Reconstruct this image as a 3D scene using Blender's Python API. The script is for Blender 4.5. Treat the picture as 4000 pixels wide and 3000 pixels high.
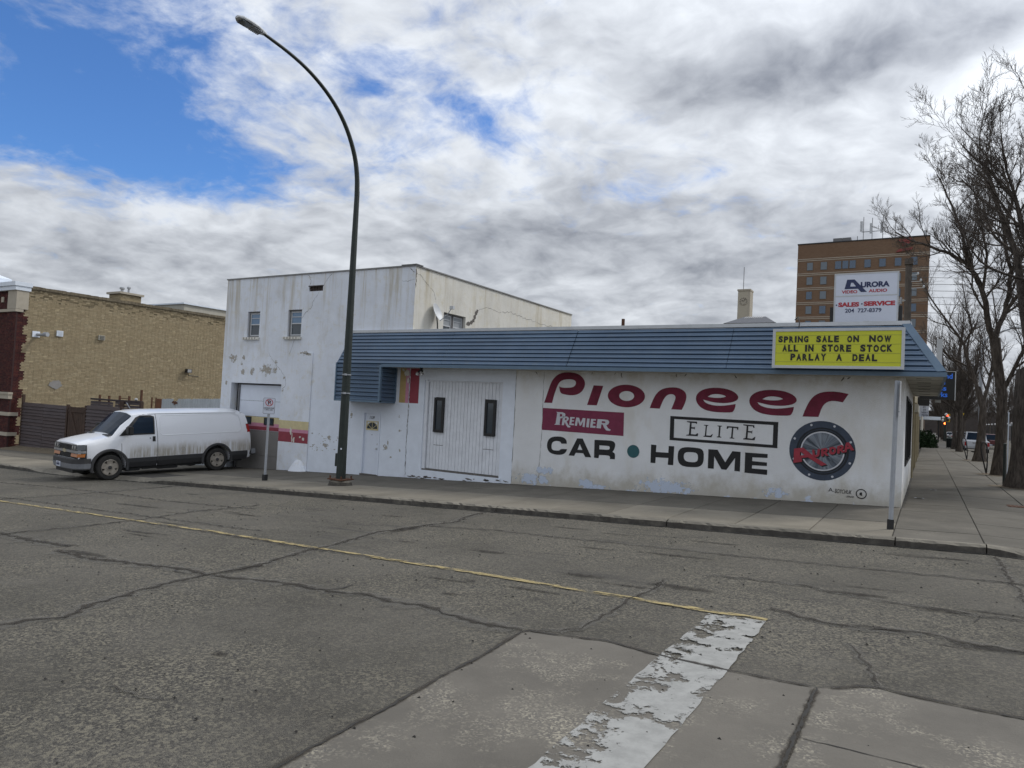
import bpy, bmesh, math, random
from mathutils import Vector, Matrix
scene = bpy.context.scene
for o in list(bpy.data.objects): bpy.data.objects.remove(o)
col = scene.collection
# ------------------------------------------------------------------ camera
cd = bpy.data.cameras.new('camera'); cam = bpy.data.objects.new('camera', cd); col.objects.link(cam)
R_ = Vector((0.85931936, 0.50901383, 0.04975101)); D_ = Vector((0.0261532, 0.05341503, -0.99822986)); F_ = Vector((-0.51077026, 0.85909938, 0.03258823))
m = Matrix(((R_.x, -D_.x, -F_.x, 0.4226), (R_.y, -D_.y, -F_.y, -17.1086), (R_.z, -D_.z, -F_.z, 1.7195), (0, 0, 0, 1)))
cam.matrix_world = m
cd.sensor_width = 36; cd.lens = 24.61; cd.clip_start = .05; cd.clip_end = 6000
scene.camera = cam
scene.view_settings.view_transform = 'Standard'; scene.view_settings.look = 'None'
scene.view_settings.exposure = 0.42; scene.view_settings.gamma = 1; scene.view_settings.use_curve_mapping = False
# ------------------------------------------------------------------ sky + sun
SUN = Vector((.42, .6, .75)).normalized()
W = bpy.data.worlds.new('World'); scene.world = W; W.use_nodes = True
nt = W.node_tree; nt.nodes.clear()
class NB:
    """tiny node helper"""
    def __init__(s, nt): s.nt = nt
    def n(s, t, ins=None, **kw):
        o = s.nt.nodes.new(t)
        for k, v in kw.items(): setattr(o, k, v)
        if ins:
            for k, v in ins.items():
                if hasattr(v, 'is_output') or hasattr(v, 'links'): s.nt.links.new(v, o.inputs[k])
                else: o.inputs[k].default_value = v
        return o
    def math(s, op, a, b=0.0, c=None, clamp=False):
        d = {0: a, 1: b}
        if c is not None: d[2] = c
        return s.n('ShaderNodeMath', d, operation=op, use_clamp=clamp).outputs[0]
    def mr(s, v, a, b, c=0.0, d=1.0, smooth=True):
        return s.n('ShaderNodeMapRange', {0: v, 1: a, 2: b, 3: c, 4: d}, interpolation_type='SMOOTHSTEP' if smooth else 'LINEAR', clamp=True).outputs[0]
    def mix(s, f, a, b, mode='MIX'):
        o = s.n('ShaderNodeMix', data_type='RGBA', blend_type=mode, clamp_factor=True)
        for i, v in ((0, f), (6, a), (7, b)):
            if hasattr(v, 'links'): s.nt.links.new(v, o.inputs[i])
            else: o.inputs[i].default_value = (v if i == 0 else (*v[:3], 1.0))
        return o.outputs[2]
    def noise(s, vec, scale, detail=4, rough=.55, dist=0.0, out=0):
        return s.n('ShaderNodeTexNoise', {'Vector': vec, 'Scale': scale, 'Detail': detail, 'Roughness': rough, 'Distortion': dist}).outputs[out]
    def sc(s, vec, x, y, z, ox=0, oy=0, oz=0):
        return s.n('ShaderNodeMapping', {0: vec, 1: (ox, oy, oz), 3: (x, y, z)}).outputs[0]
b = NB(nt)
tc = b.n('ShaderNodeTexCoord').outputs['Generated']
nrm = b.n('ShaderNodeVectorMath', {0: tc}, operation='NORMALIZE').outputs[0]
sx = b.n('ShaderNodeSeparateXYZ', {0: nrm}); X, Y, Z = sx.outputs
zz = b.math('ADD', b.math('MAXIMUM', Z, 0.0), .25)
px = b.math('DIVIDE', X, zz); py = b.math('DIVIDE', Y, zz)
P = b.n('ShaderNodeCombineXYZ', {0: px, 1: py, 2: 0.0}).outputs[0]
wn = b.noise(P, 2.6, 3, .55, out=1)
Pw = b.n('ShaderNodeVectorMath', {0: P, 1: b.n('ShaderNodeVectorMath', {0: b.n('ShaderNodeVectorMath', {0: wn, 1: (.5, .5, .5)}, operation='SUBTRACT').outputs[0], 1: (.20, .20, 0)}, operation='MULTIPLY').outputs[0]}, operation='ADD').outputs[0]
def blob(cx, cy, r, amp, rx=1.0, ry=1.0):
    q = b.n('ShaderNodeVectorMath', {0: Pw, 1: (cx, cy, 0)}, operation='SUBTRACT').outputs[0]
    q = b.n('ShaderNodeVectorMath', {0: q, 1: (1 / rx, 1 / ry, 0)}, operation='MULTIPLY').outputs[0]
    L = b.n('ShaderNodeVectorMath', {0: q}, operation='LENGTH').outputs[1]
    return b.mr(L, 0.0, r, amp, 0.0)
def total(lst):
    t = lst[0]
    for q in lst[1:]: t = b.math('ADD', t, q)
    return t
def dev(sc, det, ro, k, ox=0, oy=0): return b.math('MULTIPLY', b.math('SUBTRACT', b.noise(b.sc(Pw, 1, 1, 1, ox, oy, 0), sc, det, ro), .5), k)
gaps = total([blob(-1.54, .60, .86, .52), blob(-1.22, .62, .40, .16), blob(-1.64, .80, .30, .14), blob(-1.40, .90, .28, .20), blob(-1.54, 1.06, .24, .22), blob(-1.46, 1.18, .20, .20), blob(-.96, 1.03, .12, .26), blob(-.89, 1.15, .13, .22), blob(-.81, 1.27, .14, .24), blob(-1.1, 1.0, .7, .08), blob(-1.08, .78, .26, -.14), blob(-.22, 1.33, .5, -.30), blob(0, 1.6, .5, -.2), blob(-1.75, 1.05, .2, .07)])
cov = b.math('SUBTRACT', b.math('ADD', total([dev(3.4, 9, .56, 1.0), dev(9.5, 8, .6, .95, 3, 4), dev(1.2, 3, .5, .30, 7, 2)]), .68), gaps)
lenp = b.n('ShaderNodeVectorMath', {0: Pw}, operation='LENGTH').outputs[1]
cov = b.math('ADD', cov, b.mr(lenp, 1.75, 2.15, 0, .22))
mask = b.mr(b.math('ADD', cov, dev(22.0, 5, .65, .30, 5, 5)), .10, .72)
sh = b.math('ADD', total([dev(2.2, 5, .5, .85, 3.1, 9.4), dev(7.0, 6, .5, .80, 13.1, 4.4), dev(16.0, 5, .55, .48, 1.7, 6.2)]), .735)
sh = b.math('ADD', sh, total([blob(-.40, 1.33, .20, -.30, 1.5, .8), blob(-.22, 1.33, .20, -.36, 1.5, .8), blob(-.02, 1.29, .17, -.40, 1.2, 1), blob(.08, 1.28, .10, -.2), blob(-.53, 1.50, .14, -.16, 1.6, .8), blob(-.91, 1.78, .32, -.26, 1.6, .9), blob(-1.17, 1.62, .25, -.14, 1.5, 1), blob(-.46, 2.05, .45, -.26, 1.3, 1), blob(-2.2, 1.15, .40, -.20, 1.2, 1), blob(-1.85, 1.45, .4, -.14), blob(-1.4, 1.85, .5, -.12), blob(-.02, 1.72, .28, .30), blob(-.25, 1.62, .2, .12), blob(-.58, 1.38, .3, .14), blob(.12, 1.42, .18, .30), blob(-.8, 1.1, .5, .10), blob(-1.1, .78, .35, .05), blob(-1.7, 1.18, .3, .12)]))
shade = b.mr(sh, .12, .98, 0, 1, False)
dark = (.235, .26, .32); lite = (.97, 1.02, 1.09)
cc = b.mix(shade, dark, lite)
glow = b.n('ShaderNodeVectorMath', {0: nrm, 1: tuple(SUN)}, operation='DOT_PRODUCT').outputs[1]
glow = b.math('POWER', b.math('MAXIMUM', glow, 0.0), 7.0)
el = b.math('MAXIMUM', Z, 0.0)
gain = b.math('ADD', b.math('ADD', b.math('MULTIPLY', el, 3.4), 4.3), b.math('MULTIPLY', glow, 5.0))
cl = b.n('ShaderNodeVectorMath', {0: cc, 3: gain}, operation='SCALE')
nt.links.new(gain, cl.inputs[3])
sky = b.n('ShaderNodeTexSky', sky_type='NISHITA', sun_disc=False, sun_elevation=math.asin(SUN.z), sun_rotation=math.atan2(SUN.x, SUN.y), air_density=1.0, dust_density=.3, ozone_density=2.5)
skc = b.n('ShaderNodeVectorMath', {0: sky.outputs[0], 1: (.42, .64, .93)}, operation='MULTIPLY').outputs[0]
out = b.mix(mask, skc, cl.outputs[0])
nt.links.new(b.n('ShaderNodeOutputWorld').inputs[0], b.n('ShaderNodeBackground', {0: out, 1: .12}).outputs[0])
sd = bpy.data.lights.new('sun', 'SUN'); sd.energy = 1.25; sd.angle = math.radians(11); sd.color = (1, .95, .88)
so = bpy.data.objects.new('sun', sd); col.objects.link(so); so.rotation_euler = SUN.to_track_quat('Z', 'Y').to_euler(); so.location = (0, 0, 60)

# ------------------------------------------------------------------ materials
MATS = {}
def mat(name, c=(.5, .5, .5), rough=.7, metal=0.0, spec=.5, emit=None, es=0.0, fn=None, coat=0.0):
    if name in MATS: return MATS[name]
    m = bpy.data.materials.new(name); m.use_nodes = True; nt = m.node_tree
    p = nt.nodes['Principled BSDF']; p.inputs['Base Color'].default_value = (*c, 1); p.inputs['Roughness'].default_value = rough
    p.inputs['Metallic'].default_value = metal; p.inputs['Specular IOR Level'].default_value = spec; p.inputs['Coat Weight'].default_value = coat
    if emit: p.inputs['Emission Color'].default_value = (*emit, 1); p.inputs['Emission Strength'].default_value = es
    if fn:
        b = NB(nt); b.p = p; b.m = m
        b.co = b.n('ShaderNodeTexCoord').outputs['Object']
        b.geo = b.n('ShaderNodeNewGeometry').outputs['Position']
        r = fn(b, b.geo)
        if r is not None:
            if isinstance(r, tuple): c_, h_, d_ = r
            else: c_, h_, d_ = r, None, 0
            if c_ is not None: nt.links.new(c_, p.inputs['Base Color'])
            if h_ is not None:
                bp = b.n('ShaderNodeBump', {'Height': h_, 'Distance': d_, 'Strength': 1.0}); nt.links.new(bp.outputs[0], p.inputs['Normal'])
    MATS[name] = m; return m
def speck(c, amt=.12, scale=6, rough=.7, name=None, bump=.0, bs=60, **kw):
    """a base colour broken by soft mottling"""
    def f(b, g):
        n = b.noise(g, scale, 6, .65); k = b.mr(n, .25, .75, 1 - amt, 1 + amt, False)
        cc = b.n('ShaderNodeVectorMath', {0: c, 3: 1.0}, operation='SCALE'); b.nt.links.new(k, cc.inputs[3])
        return (cc.outputs[0], b.noise(g, bs, 3, .6) if bump else None, bump)
    return mat(name or 'speck_%s' % (str(c)), c, rough, fn=f, **kw)

def f_asphalt(b, g):
    agg = b.n('ShaderNodeTexVoronoi', {'Vector': g, 'Scale': 115.0}, feature='F1')
    cr = b.n('ShaderNodeSeparateColor', {0: agg.outputs['Color']}).outputs[0]
    agg2 = b.n('ShaderNodeTexVoronoi', {'Vector': g, 'Scale': 52.0}, feature='F1')
    cr2 = b.n('ShaderNodeSeparateColor', {0: agg2.outputs['Color']}).outputs[0]
    big = b.noise(g, .55, 5, .6); mid = b.noise(g, 3.2, 5, .65)
    base = b.mix(b.mr(big, .3, .7), (.060, .056, .047), (.106, .098, .084))
    base = b.mix(b.mr(mid, .35, .75, 0, .5), base, (.116, .108, .092))
    rough_ = b.mr(b.noise(b.sc(g, 1, 1, 1, 9, 2), .45, 4, .6), .38, .62, .35, .95)
    base = b.mix(b.math('MULTIPLY', b.mr(cr, .45, 1.0, 0, 1, False), rough_), base, (.170, .156, .124))
    base = b.mix(b.math('MULTIPLY', b.mr(cr, .0, .30, .9, 0, False), rough_), base, (.028, .027, .027))
    base = b.mix(b.math('MULTIPLY', b.mr(cr2, .74, .80, 0, .8, False), rough_), base, (.205, .186, .142))
    base = b.mix(b.math('MULTIPLY', b.mr(cr2, .12, .20, .75, 0, False), rough_), base, (.040, .038, .037))
    # rubbed dark scuffs drawn out along the street
    s1 = b.noise(b.sc(g, .22, 1.7, 1), 2.0, 7, .7); s2 = b.noise(g, .35, 2, .5)
    sep = b.n('ShaderNodeSeparateXYZ', {0: g}).outputs[1]
    zone = b.math('MULTIPLY', b.mr(sep, -10.6, -8.6), b.mr(sep, -4.6, -5.4))
    k = b.math('MULTIPLY', b.math('MULTIPLY', b.mr(s1, .52, .70), b.mr(s2, .40, .62)), b.math('ADD', b.math('MULTIPLY', zone, .62), .12))
    base = b.mix(k, base, (.045, .043, .042))
    dust = b.noise(b.sc(g, .5, 1.6, 1, 5, 3), 1.1, 6, .7)
    base = b.mix(b.mr(dust, .55, .78, 0, .42), base, (.138, .128, .110))
    h = b.math('ADD', b.math('MULTIPLY', agg.outputs['Distance'], -1.0), b.math('MULTIPLY', b.noise(g, 9, 4), .6))
    return (base, h, .006)
M_ASPH = mat('asphalt', rough=.92, spec=.25, fn=f_asphalt)
def concrete(name, ca, cb, agg=.35, oi=True):
    def f(b, g):
        v = b.n('ShaderNodeTexVoronoi', {'Vector': g, 'Scale': 75.0}); cr = b.n('ShaderNodeSeparateColor', {0: v.outputs['Color']}).outputs[0]
        base = b.mix(b.mr(b.noise(g, .9, 6, .62), .3, .72), ca, cb)
        exp_ = b.mr(b.noise(b.sc(g, 1, 1, 1, 4, 8), 1.6, 5, .7), .48, .68)
        base = b.mix(b.math('MULTIPLY', b.math('MULTIPLY', b.mr(cr, .5, 1, 0, 1, False), exp_), agg), base, (.36, .33, .26))
        base = b.mix(b.math('MULTIPLY', b.math('MULTIPLY', b.mr(cr, .0, .3, 1, 0, False), exp_), agg), base, (.10, .095, .09))
        base = b.mix(b.mr(b.noise(g, 22, 3, .7), .66, .80, 0, .35), base, (.09, .085, .08))
        if oi:
            r = b.n('ShaderNodeObjectInfo').outputs['Random']
            sc = b.n('ShaderNodeVectorMath', {0: base, 3: 1.0}, operation='SCALE'); b.nt.links.new(b.mr(r, 0, 1, .88, 1.08, False), sc.inputs[3]); base = sc.outputs[0]
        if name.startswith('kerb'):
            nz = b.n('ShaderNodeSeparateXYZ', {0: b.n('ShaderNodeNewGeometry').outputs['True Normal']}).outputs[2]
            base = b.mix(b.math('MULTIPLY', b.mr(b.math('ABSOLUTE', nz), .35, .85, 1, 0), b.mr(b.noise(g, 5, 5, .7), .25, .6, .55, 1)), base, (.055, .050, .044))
        return (base, b.math('ADD', b.math('MULTIPLY', b.noise(g, 60, 3, .7), .5), b.math('MULTIPLY', cr, .2)), .004)
    return mat(name, rough=.9, spec=.25, fn=f)
M_WALK = concrete('sidewalk_concrete', (.155, .140, .112), (.215, .195, .158), .35)
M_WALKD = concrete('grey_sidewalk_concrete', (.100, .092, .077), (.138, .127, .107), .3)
M_SLAB = concrete('crossing_concrete', (.112, .103, .089), (.160, .147, .126), .8)
M_KERB = concrete('kerb_concrete', (.13, .12, .10), (.22, .20, .165), .6)
M_JOINT = speck((.055, .05, .043), .35, 14, .95, 'joint_dirt')
M_CRACK = speck((.030, .028, .025), .3, 20, .95, 'crack_dirt')
M_SOIL = speck((.13, .105, .07), .4, 5, .95, 'bare_soil', .02, 30)
def paint_over(name, c, scale, lo, hi, st=(1, 1, 1)):
    """worn road paint: noise lets the surface below show through"""
    def f(b, g):
        n = b.noise(b.sc(g, *st), scale, 8, .68, .3); n2 = b.noise(b.sc(g, *st), scale * 5, 5, .7)
        nn_ = b.math('ADD', b.math('MULTIPLY', n, .75), b.math('MULTIPLY', n2, .25))
        if name.startswith('worn_white'): nn_ = b.math('ADD', nn_, b.mr(b.n('ShaderNodeSeparateXYZ', {0: g}).outputs[0], -1.36, -1.0, -.045, .008))
        a = b.mr(nn_, lo, hi)
        t = b.n('ShaderNodeBsdfTransparent'); mx = b.n('ShaderNodeMixShader', {0: a, 1: t.outputs[0], 2: b.p.outputs[0]})
        b.nt.links.new(mx.outputs[0], b.nt.nodes['Material Output'].inputs[0])
        k = b.mix(b.mr(b.noise(g, 7, 5, .7), .30, .70, 0, .85), c, tuple(q * .72 for q in c))
        return (k, None, 0)
    return mat(name, c, .8, spec=.3, fn=f)
M_YEL = paint_over('worn_yellow_paint', (.40, .32, .15), 7, .43, .56, (.5, 2, 1))
M_WHT = paint_over('worn_white_paint', (.335, .335, .32), 3.6, .452, .495, (1, 1, 1))

def f_white(warm, streak=1.0, base=(.76, .80, .87)):
    def f(b, g):
        s = b.n('ShaderNodeSeparateXYZ', {0: g}); z = s.outputs[2]
        c = b.mix(b.mr(b.noise(g, 1.1, 5, .6), .3, .7), base, tuple(q * .90 for q in base))
        v = b.noise(b.sc(g, 2.0, 2.0, .10), 1.3, 6, .7); top = b.mr(z, 2.6, 5.9, .10, 1.0, False)
        c = b.mix(b.math('MULTIPLY', b.math('MULTIPLY', b.mr(v, .49, .70), top), .9 * streak), c, (.42, .36, .24))
        v2 = b.noise(b.sc(g, 9, 9, .35, 3, 1, 2), 1.2, 5, .7)
        c = b.mix(b.math('MULTIPLY', b.mr(v2, .58, .80), .35 * streak), c, (.44, .42, .38))
        mot = b.noise(g, 3.3, 8, .72)
        c = b.mix(b.mr(mot, .50, .74, 0, .6), c, warm)
        grime = b.math('MULTIPLY', b.mr(b.noise(g, 16, 5, .75), .60, .72), .35)
        c = b.mix(grime, c, (.34, .33, .31))
        c = b.mix(b.math('MULTIPLY', b.mr(b.noise(b.sc(g, 1, 1, .5, 3, 3, 3), 1.4, 7, .7), .52, .72), .4), c, (.50, .47, .40))
        return (c, b.math('ADD', b.math('MULTIPLY', b.noise(g, 34, 4, .7), .6), b.noise(g, 4, 3)), .010)
    return f
M_WALL2 = mat('whitewashed_render_skylit', rough=.85, spec=.3, fn=f_white((.60, .56, .44)))  # blue in the base stands for skylight on the shaded street front
M_WALLS = mat('whitewashed_render_warm', rough=.85, spec=.3, fn=f_white((.58, .53, .38), .8, (.70, .685, .63)))  # warmer base paints in the sun on the side wall; sills share it
def f_stucco(b, g):
    s = b.n('ShaderNodeSeparateXYZ', {0: g}); z = s.outputs[2]; x = s.outputs[0]
    c = b.mix(b.mr(b.noise(g, .8, 5, .6), .3, .7), (.82, .835, .85), (.75, .76, .77))  # faint blue in both whites stands for skylight on the shaded front
    n = b.noise(b.sc(g, 1, 1, .8), 2.4, 7, .68)
    low = b.math('SUBTRACT', z, b.math('MULTIPLY', x, .047))
    foot = b.mr(b.math('SUBTRACT', low, b.math('MULTIPLY', n, 1.1)), -.55, .10, 1, 0)
    c = b.mix(b.math('MULTIPLY', foot, .7), c, (.40, .36, .27))
    bl = b.mr(b.math('SUBTRACT', low, b.math('MULTIPLY', b.noise(g, 1.3, 5, .65), 1.5)), -.86, -.80, 1, 0)
    c = b.mix(b.math('MULTIPLY', bl, .85), c, (.60, .68, .82))
    up = b.mr(z, 2.3, 2.75)
    c = b.mix(b.math('MULTIPLY', b.math('MULTIPLY', up, b.mr(n, .4, .65)), .45), c, (.46, .40, .28))
    grain = b.noise(g, 48, 3, .75)
    c = b.mix(b.mr(grain, .60, .70, 0, .30), c, (.38, .36, .33))
    wm = b.noise(b.sc(g, 1, 1, .5, 8, 8, 8), 1.2, 4, .6)
    c = b.mix(b.mr(wm, .5, .75, 0, .4), c, (.60, .56, .47))
    return (c, b.math('ADD', grain, b.math('MULTIPLY', b.noise(g, 90, 2), .4)), .016)
M_STUC = mat('rough_white_stucco', rough=.88, spec=.25, fn=f_stucco)
M_BWHITE = speck((.72, .77, .85), .07, 3, .75, 'fresh_bluish_white_paint', .004, 40)
M_PLANK = speck((.72, .745, .79), .10, 5, .7, 'white_painted_plank', .003, 50)
M_DOORW = speck((.70, .75, .84), .05, 3, .45, 'white_steel_door')
M_PEEL = speck((.40, .37, .32), .22, 9, .9, 'bare_render_under_paint', .006, 40)
M_PEELD = speck((.12, .11, .10), .3, 12, .9, 'dark_damaged_render')
M_MAROON = speck((.150, .012, .035), .30, 5, .75, 'maroon_wall_paint', .010, 50)
M_PLUM = speck((.190, .026, .066), .16, 7, .75, 'plum_wall_paint', .010, 50)
M_BLACKP = speck((.012, .012, .013), .2, 9, .7, 'black_wall_paint', .010, 50)
M_TEAL = speck((.030, .110, .125), .15, 9, .75, 'teal_wall_paint', .010, 50)
M_WPAINT = speck((.55, .56, .60), .08, 9, .75, 'white_letter_paint', .010, 50)
M_REDST = speck((.27, .045, .065), .15, 6, .75, 'faded_red_stripe')
M_PINKST = speck((.55, .24, .33), .12, 6, .75, 'faded_pink_stripe')
M_CREAM = speck((.60, .52, .30), .12, 6, .75, 'faded_cream_stripe')
def f_siding(b, g):
    c = b.mix(b.mr(b.noise(g, .9, 5, .6), .3, .7), (.070, .118, .190), (.092, .150, .232))
    c = b.mix(b.mr(b.noise(b.sc(g, 3, 3, .3), 3, 6, .7), .50, .72, 0, .5), c, (.14, .175, .21))
    c = b.mix(b.mr(b.noise(b.sc(g, .25, 1, .7), 1.2, 4, .6), .4, .65, 0, .45), c, (.055, .095, .155))
    return c
M_BLUE = mat('blue_metal_siding', rough=.42, metal=.0, spec=.5, fn=f_siding)
M_BLUET = speck((.105, .165, .235), .12, 5, .45, 'blue_metal_trim')
M_FLASH = speck((.52, .54, .56), .12, 4, .5, 'pale_metal_flashing')
M_SOFF = speck((.42, .40, .34), .10, 4, .7, 'cream_soffit_board')
M_DARK = mat('dark_void', (.006, .006, .006), .9)
M_GALV = speck((.33, .35, .38), .12, 12, .5, 'galvanised_steel')
M_ALU = speck((.50, .52, .54), .08, 12, .4, 'aluminium')
M_POLE = speck((.016, .024, .021), .3, 5, .6, 'dark_green_black_pole')
M_BLKM = mat('black_metal', (.015, .015, .016), .55)
M_WINB = speck((.014, .014, .015), .2, 8, .6, 'black_window_frame')
M_FRAMEG = speck((.16, .16, .165), .2, 8, .6, 'grey_window_frame')
M_GLASS = mat('window_glass', (.035, .05, .065), .06, spec=.8)
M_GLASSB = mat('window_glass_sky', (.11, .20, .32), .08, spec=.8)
M_BLIND = speck((.30, .32, .34), .08, 3, .8, 'window_blind')
M_RUST = speck((.10, .045, .025), .4, 9, .9, 'rusty_steel')
M_WOODD = speck((.048, .036, .036), .35, 4, .85, 'dark_stained_board', .004, 30)
def f_board(b, g):
    r = b.n('ShaderNodeObjectInfo').outputs['Random']
    n = b.noise(b.sc(g, .6, .6, 14), 2.2, 6, .7)
    c = b.mix(b.mr(n, .3, .7), (.045, .036, .040), (.115, .095, .098))
    c = b.mix(b.mr(r, 0, 1, 0, .6, False), c, (.060, .040, .036))
    return (c, n, .006)
M_BOARD = mat('weathered_fence_board', rough=.85, fn=f_board)
M_BOARDB = speck((.055, .032, .022), .3, 4, .85, 'brown_gate_board', .004, 30)
M_CORR = speck((.40, .43, .45), .14, 3, .5, 'corrugated_steel')
def f_brick(b, g):
    a = b.n('ShaderNodeAttribute', attribute_name='tint').outputs['Color']
    n = b.noise(g, 22, 4, .7)
    return (b.mix(b.mr(n, .4, .75, 0, .3), a, (.16, .125, .075)), n, .008)
M_BRICK = mat('brick', rough=.9, spec=.2, fn=f_brick)
M_MORT = speck((.20, .165, .11), .2, 8, .95, 'yellow_mortar')
M_MORTR = speck((.045, .022, .022), .2, 8, .95, 'dark_mortar')
M_LIME = speck((.40, .36, .29), .10, 5, .85, 'buff_limestone')
M_CAPW = speck((.70, .76, .84), .06, 4, .6, 'white_painted_metal_cap')
M_GREEN = speck((.016, .032, .013), .4, 3, .95, 'conifer_green', spec=.1)
M_ROOF = speck((.06, .06, .06), .2, 2, .95, 'tar_roof')
def f_tower(b, g):
    br = b.n('ShaderNodeTexBrick', {'Vector': b.n('ShaderNodeCombineXYZ', {0: b.n('ShaderNodeSeparateXYZ', {0: g}).outputs[0], 1: b.n('ShaderNodeSeparateXYZ', {0: g}).outputs[2], 2: 0.0}).outputs[0], 'Color1': (.195, .122, .075, 1), 'Color2': (.160, .098, .060, 1), 'Mortar': (.17, .12, .09, 1), 'Scale': 1.0, 'Mortar Size': .012, 'Brick Width': .5, 'Row Height': .17})
    return b.mix(b.mr(b.noise(g, .25, 5, .6), .3, .7, 0, .4), br.outputs[0], (.15, .082, .045))
M_TOWER = mat('orange_brick', rough=.9, fn=f_tower)
def f_bark(b, g):
    n = b.noise(b.sc(g, 5, 5, .8), 3.0, 7, .7, .4); f = b.noise(b.sc(g, 14, 14, 2.2), 3.0, 4, .7)
    c = b.mix(b.mr(n, .3, .7), (.036, .030, .026), (.120, .101, .086))
    return (b.mix(b.mr(f, .55, .75, 0, .5), c, (.16, .14, .12)), b.math('ADD', n, b.math('MULTIPLY', f, .5)), .05)
M_BARK = mat('furrowed_bark', rough=.95, spec=.15, fn=f_bark)
M_TWIG = speck((.092, .078, .068), .35, 2, .95, 'twig_bark', spec=.1)
M_UTIL = speck((.095, .082, .072), .3, 4, .95, 'grey_pole_wood')
M_TYRE = speck((.022, .021, .020), .3, 14, .85, 'tyre_rubber')
M_RIM = speck((.30, .27, .23), .25, 12, .45, 'dirty_alloy')
M_PLAST = speck((.040, .040, .042), .15, 8, .7, 'dark_grey_plastic')
def f_van(b, g):
    o = b.co; s = b.n('ShaderNodeSeparateXYZ', {0: o}); z = s.outputs[2]
    st = b.noise(b.sc(o, 9, 3, .7), 1.8, 6, .72); n = b.noise(o, 2.5, 4, .6)
    side = b.math('MULTIPLY', b.mr(z, .58, .66), b.mr(b.math('ADD', z, b.math('ADD', b.math('MULTIPLY', st, .5), b.math('MULTIPLY', b.noise(o, 1.7, 4, .6), .3))), 1.22, 1.52, 1, 0))
    k = b.math('MULTIPLY', b.math('MULTIPLY', side, b.mr(st, .30, .62)), b.mr(s.outputs[0], 1.25, 1.7))
    c = b.mix(b.math('MULTIPLY', k, .8), (.80, .82, .86), (.33, .285, .20))
    c = b.mix(b.mr(n, .55, .8, 0, .12), c, (.5, .5, .48))
    return c
M_VAN = mat('white_van_paint', rough=.28, spec=.5, coat=.4, fn=f_van)
M_VGLASS = mat('van_glass', (.010, .020, .036), .10, spec=.10)
M_CHROME = speck((.42, .43, .45), .1, 8, .3, 'dull_chrome', metal=.6)
M_BUMP = speck((.22, .23, .25), .12, 8, .5, 'grey_bumper')
M_AMBER = mat('amber_lens', (.42, .13, .015), .25)
M_LAMP = mat('headlamp_lens', (.08, .09, .10), .08, spec=.8)
M_LAMPW = mat('headlamp_reflector', (.55, .55, .55), .2, metal=.5)
M_REDL = mat('red_lens', (.32, .01, .012), .25)
M_SIGNY = speck((.56, .58, .03), .05, 3, .45, 'yellow_sign_panel')
M_SIGNW = speck((.62, .66, .76), .03, 3, .4, 'white_sign_panel')
M_NAVY = mat('navy_vinyl', (.018, .030, .095), .5)
M_REDV = mat('red_vinyl', (.42, .03, .045), .5)
M_REDD = mat('dull_red_sign', (.22, .045, .04), .7)
M_BLKV = mat('black_vinyl', (.012, .012, .012), .5)
M_TRACK = mat('clear_track', (.36, .38, .06), .4)

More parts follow.
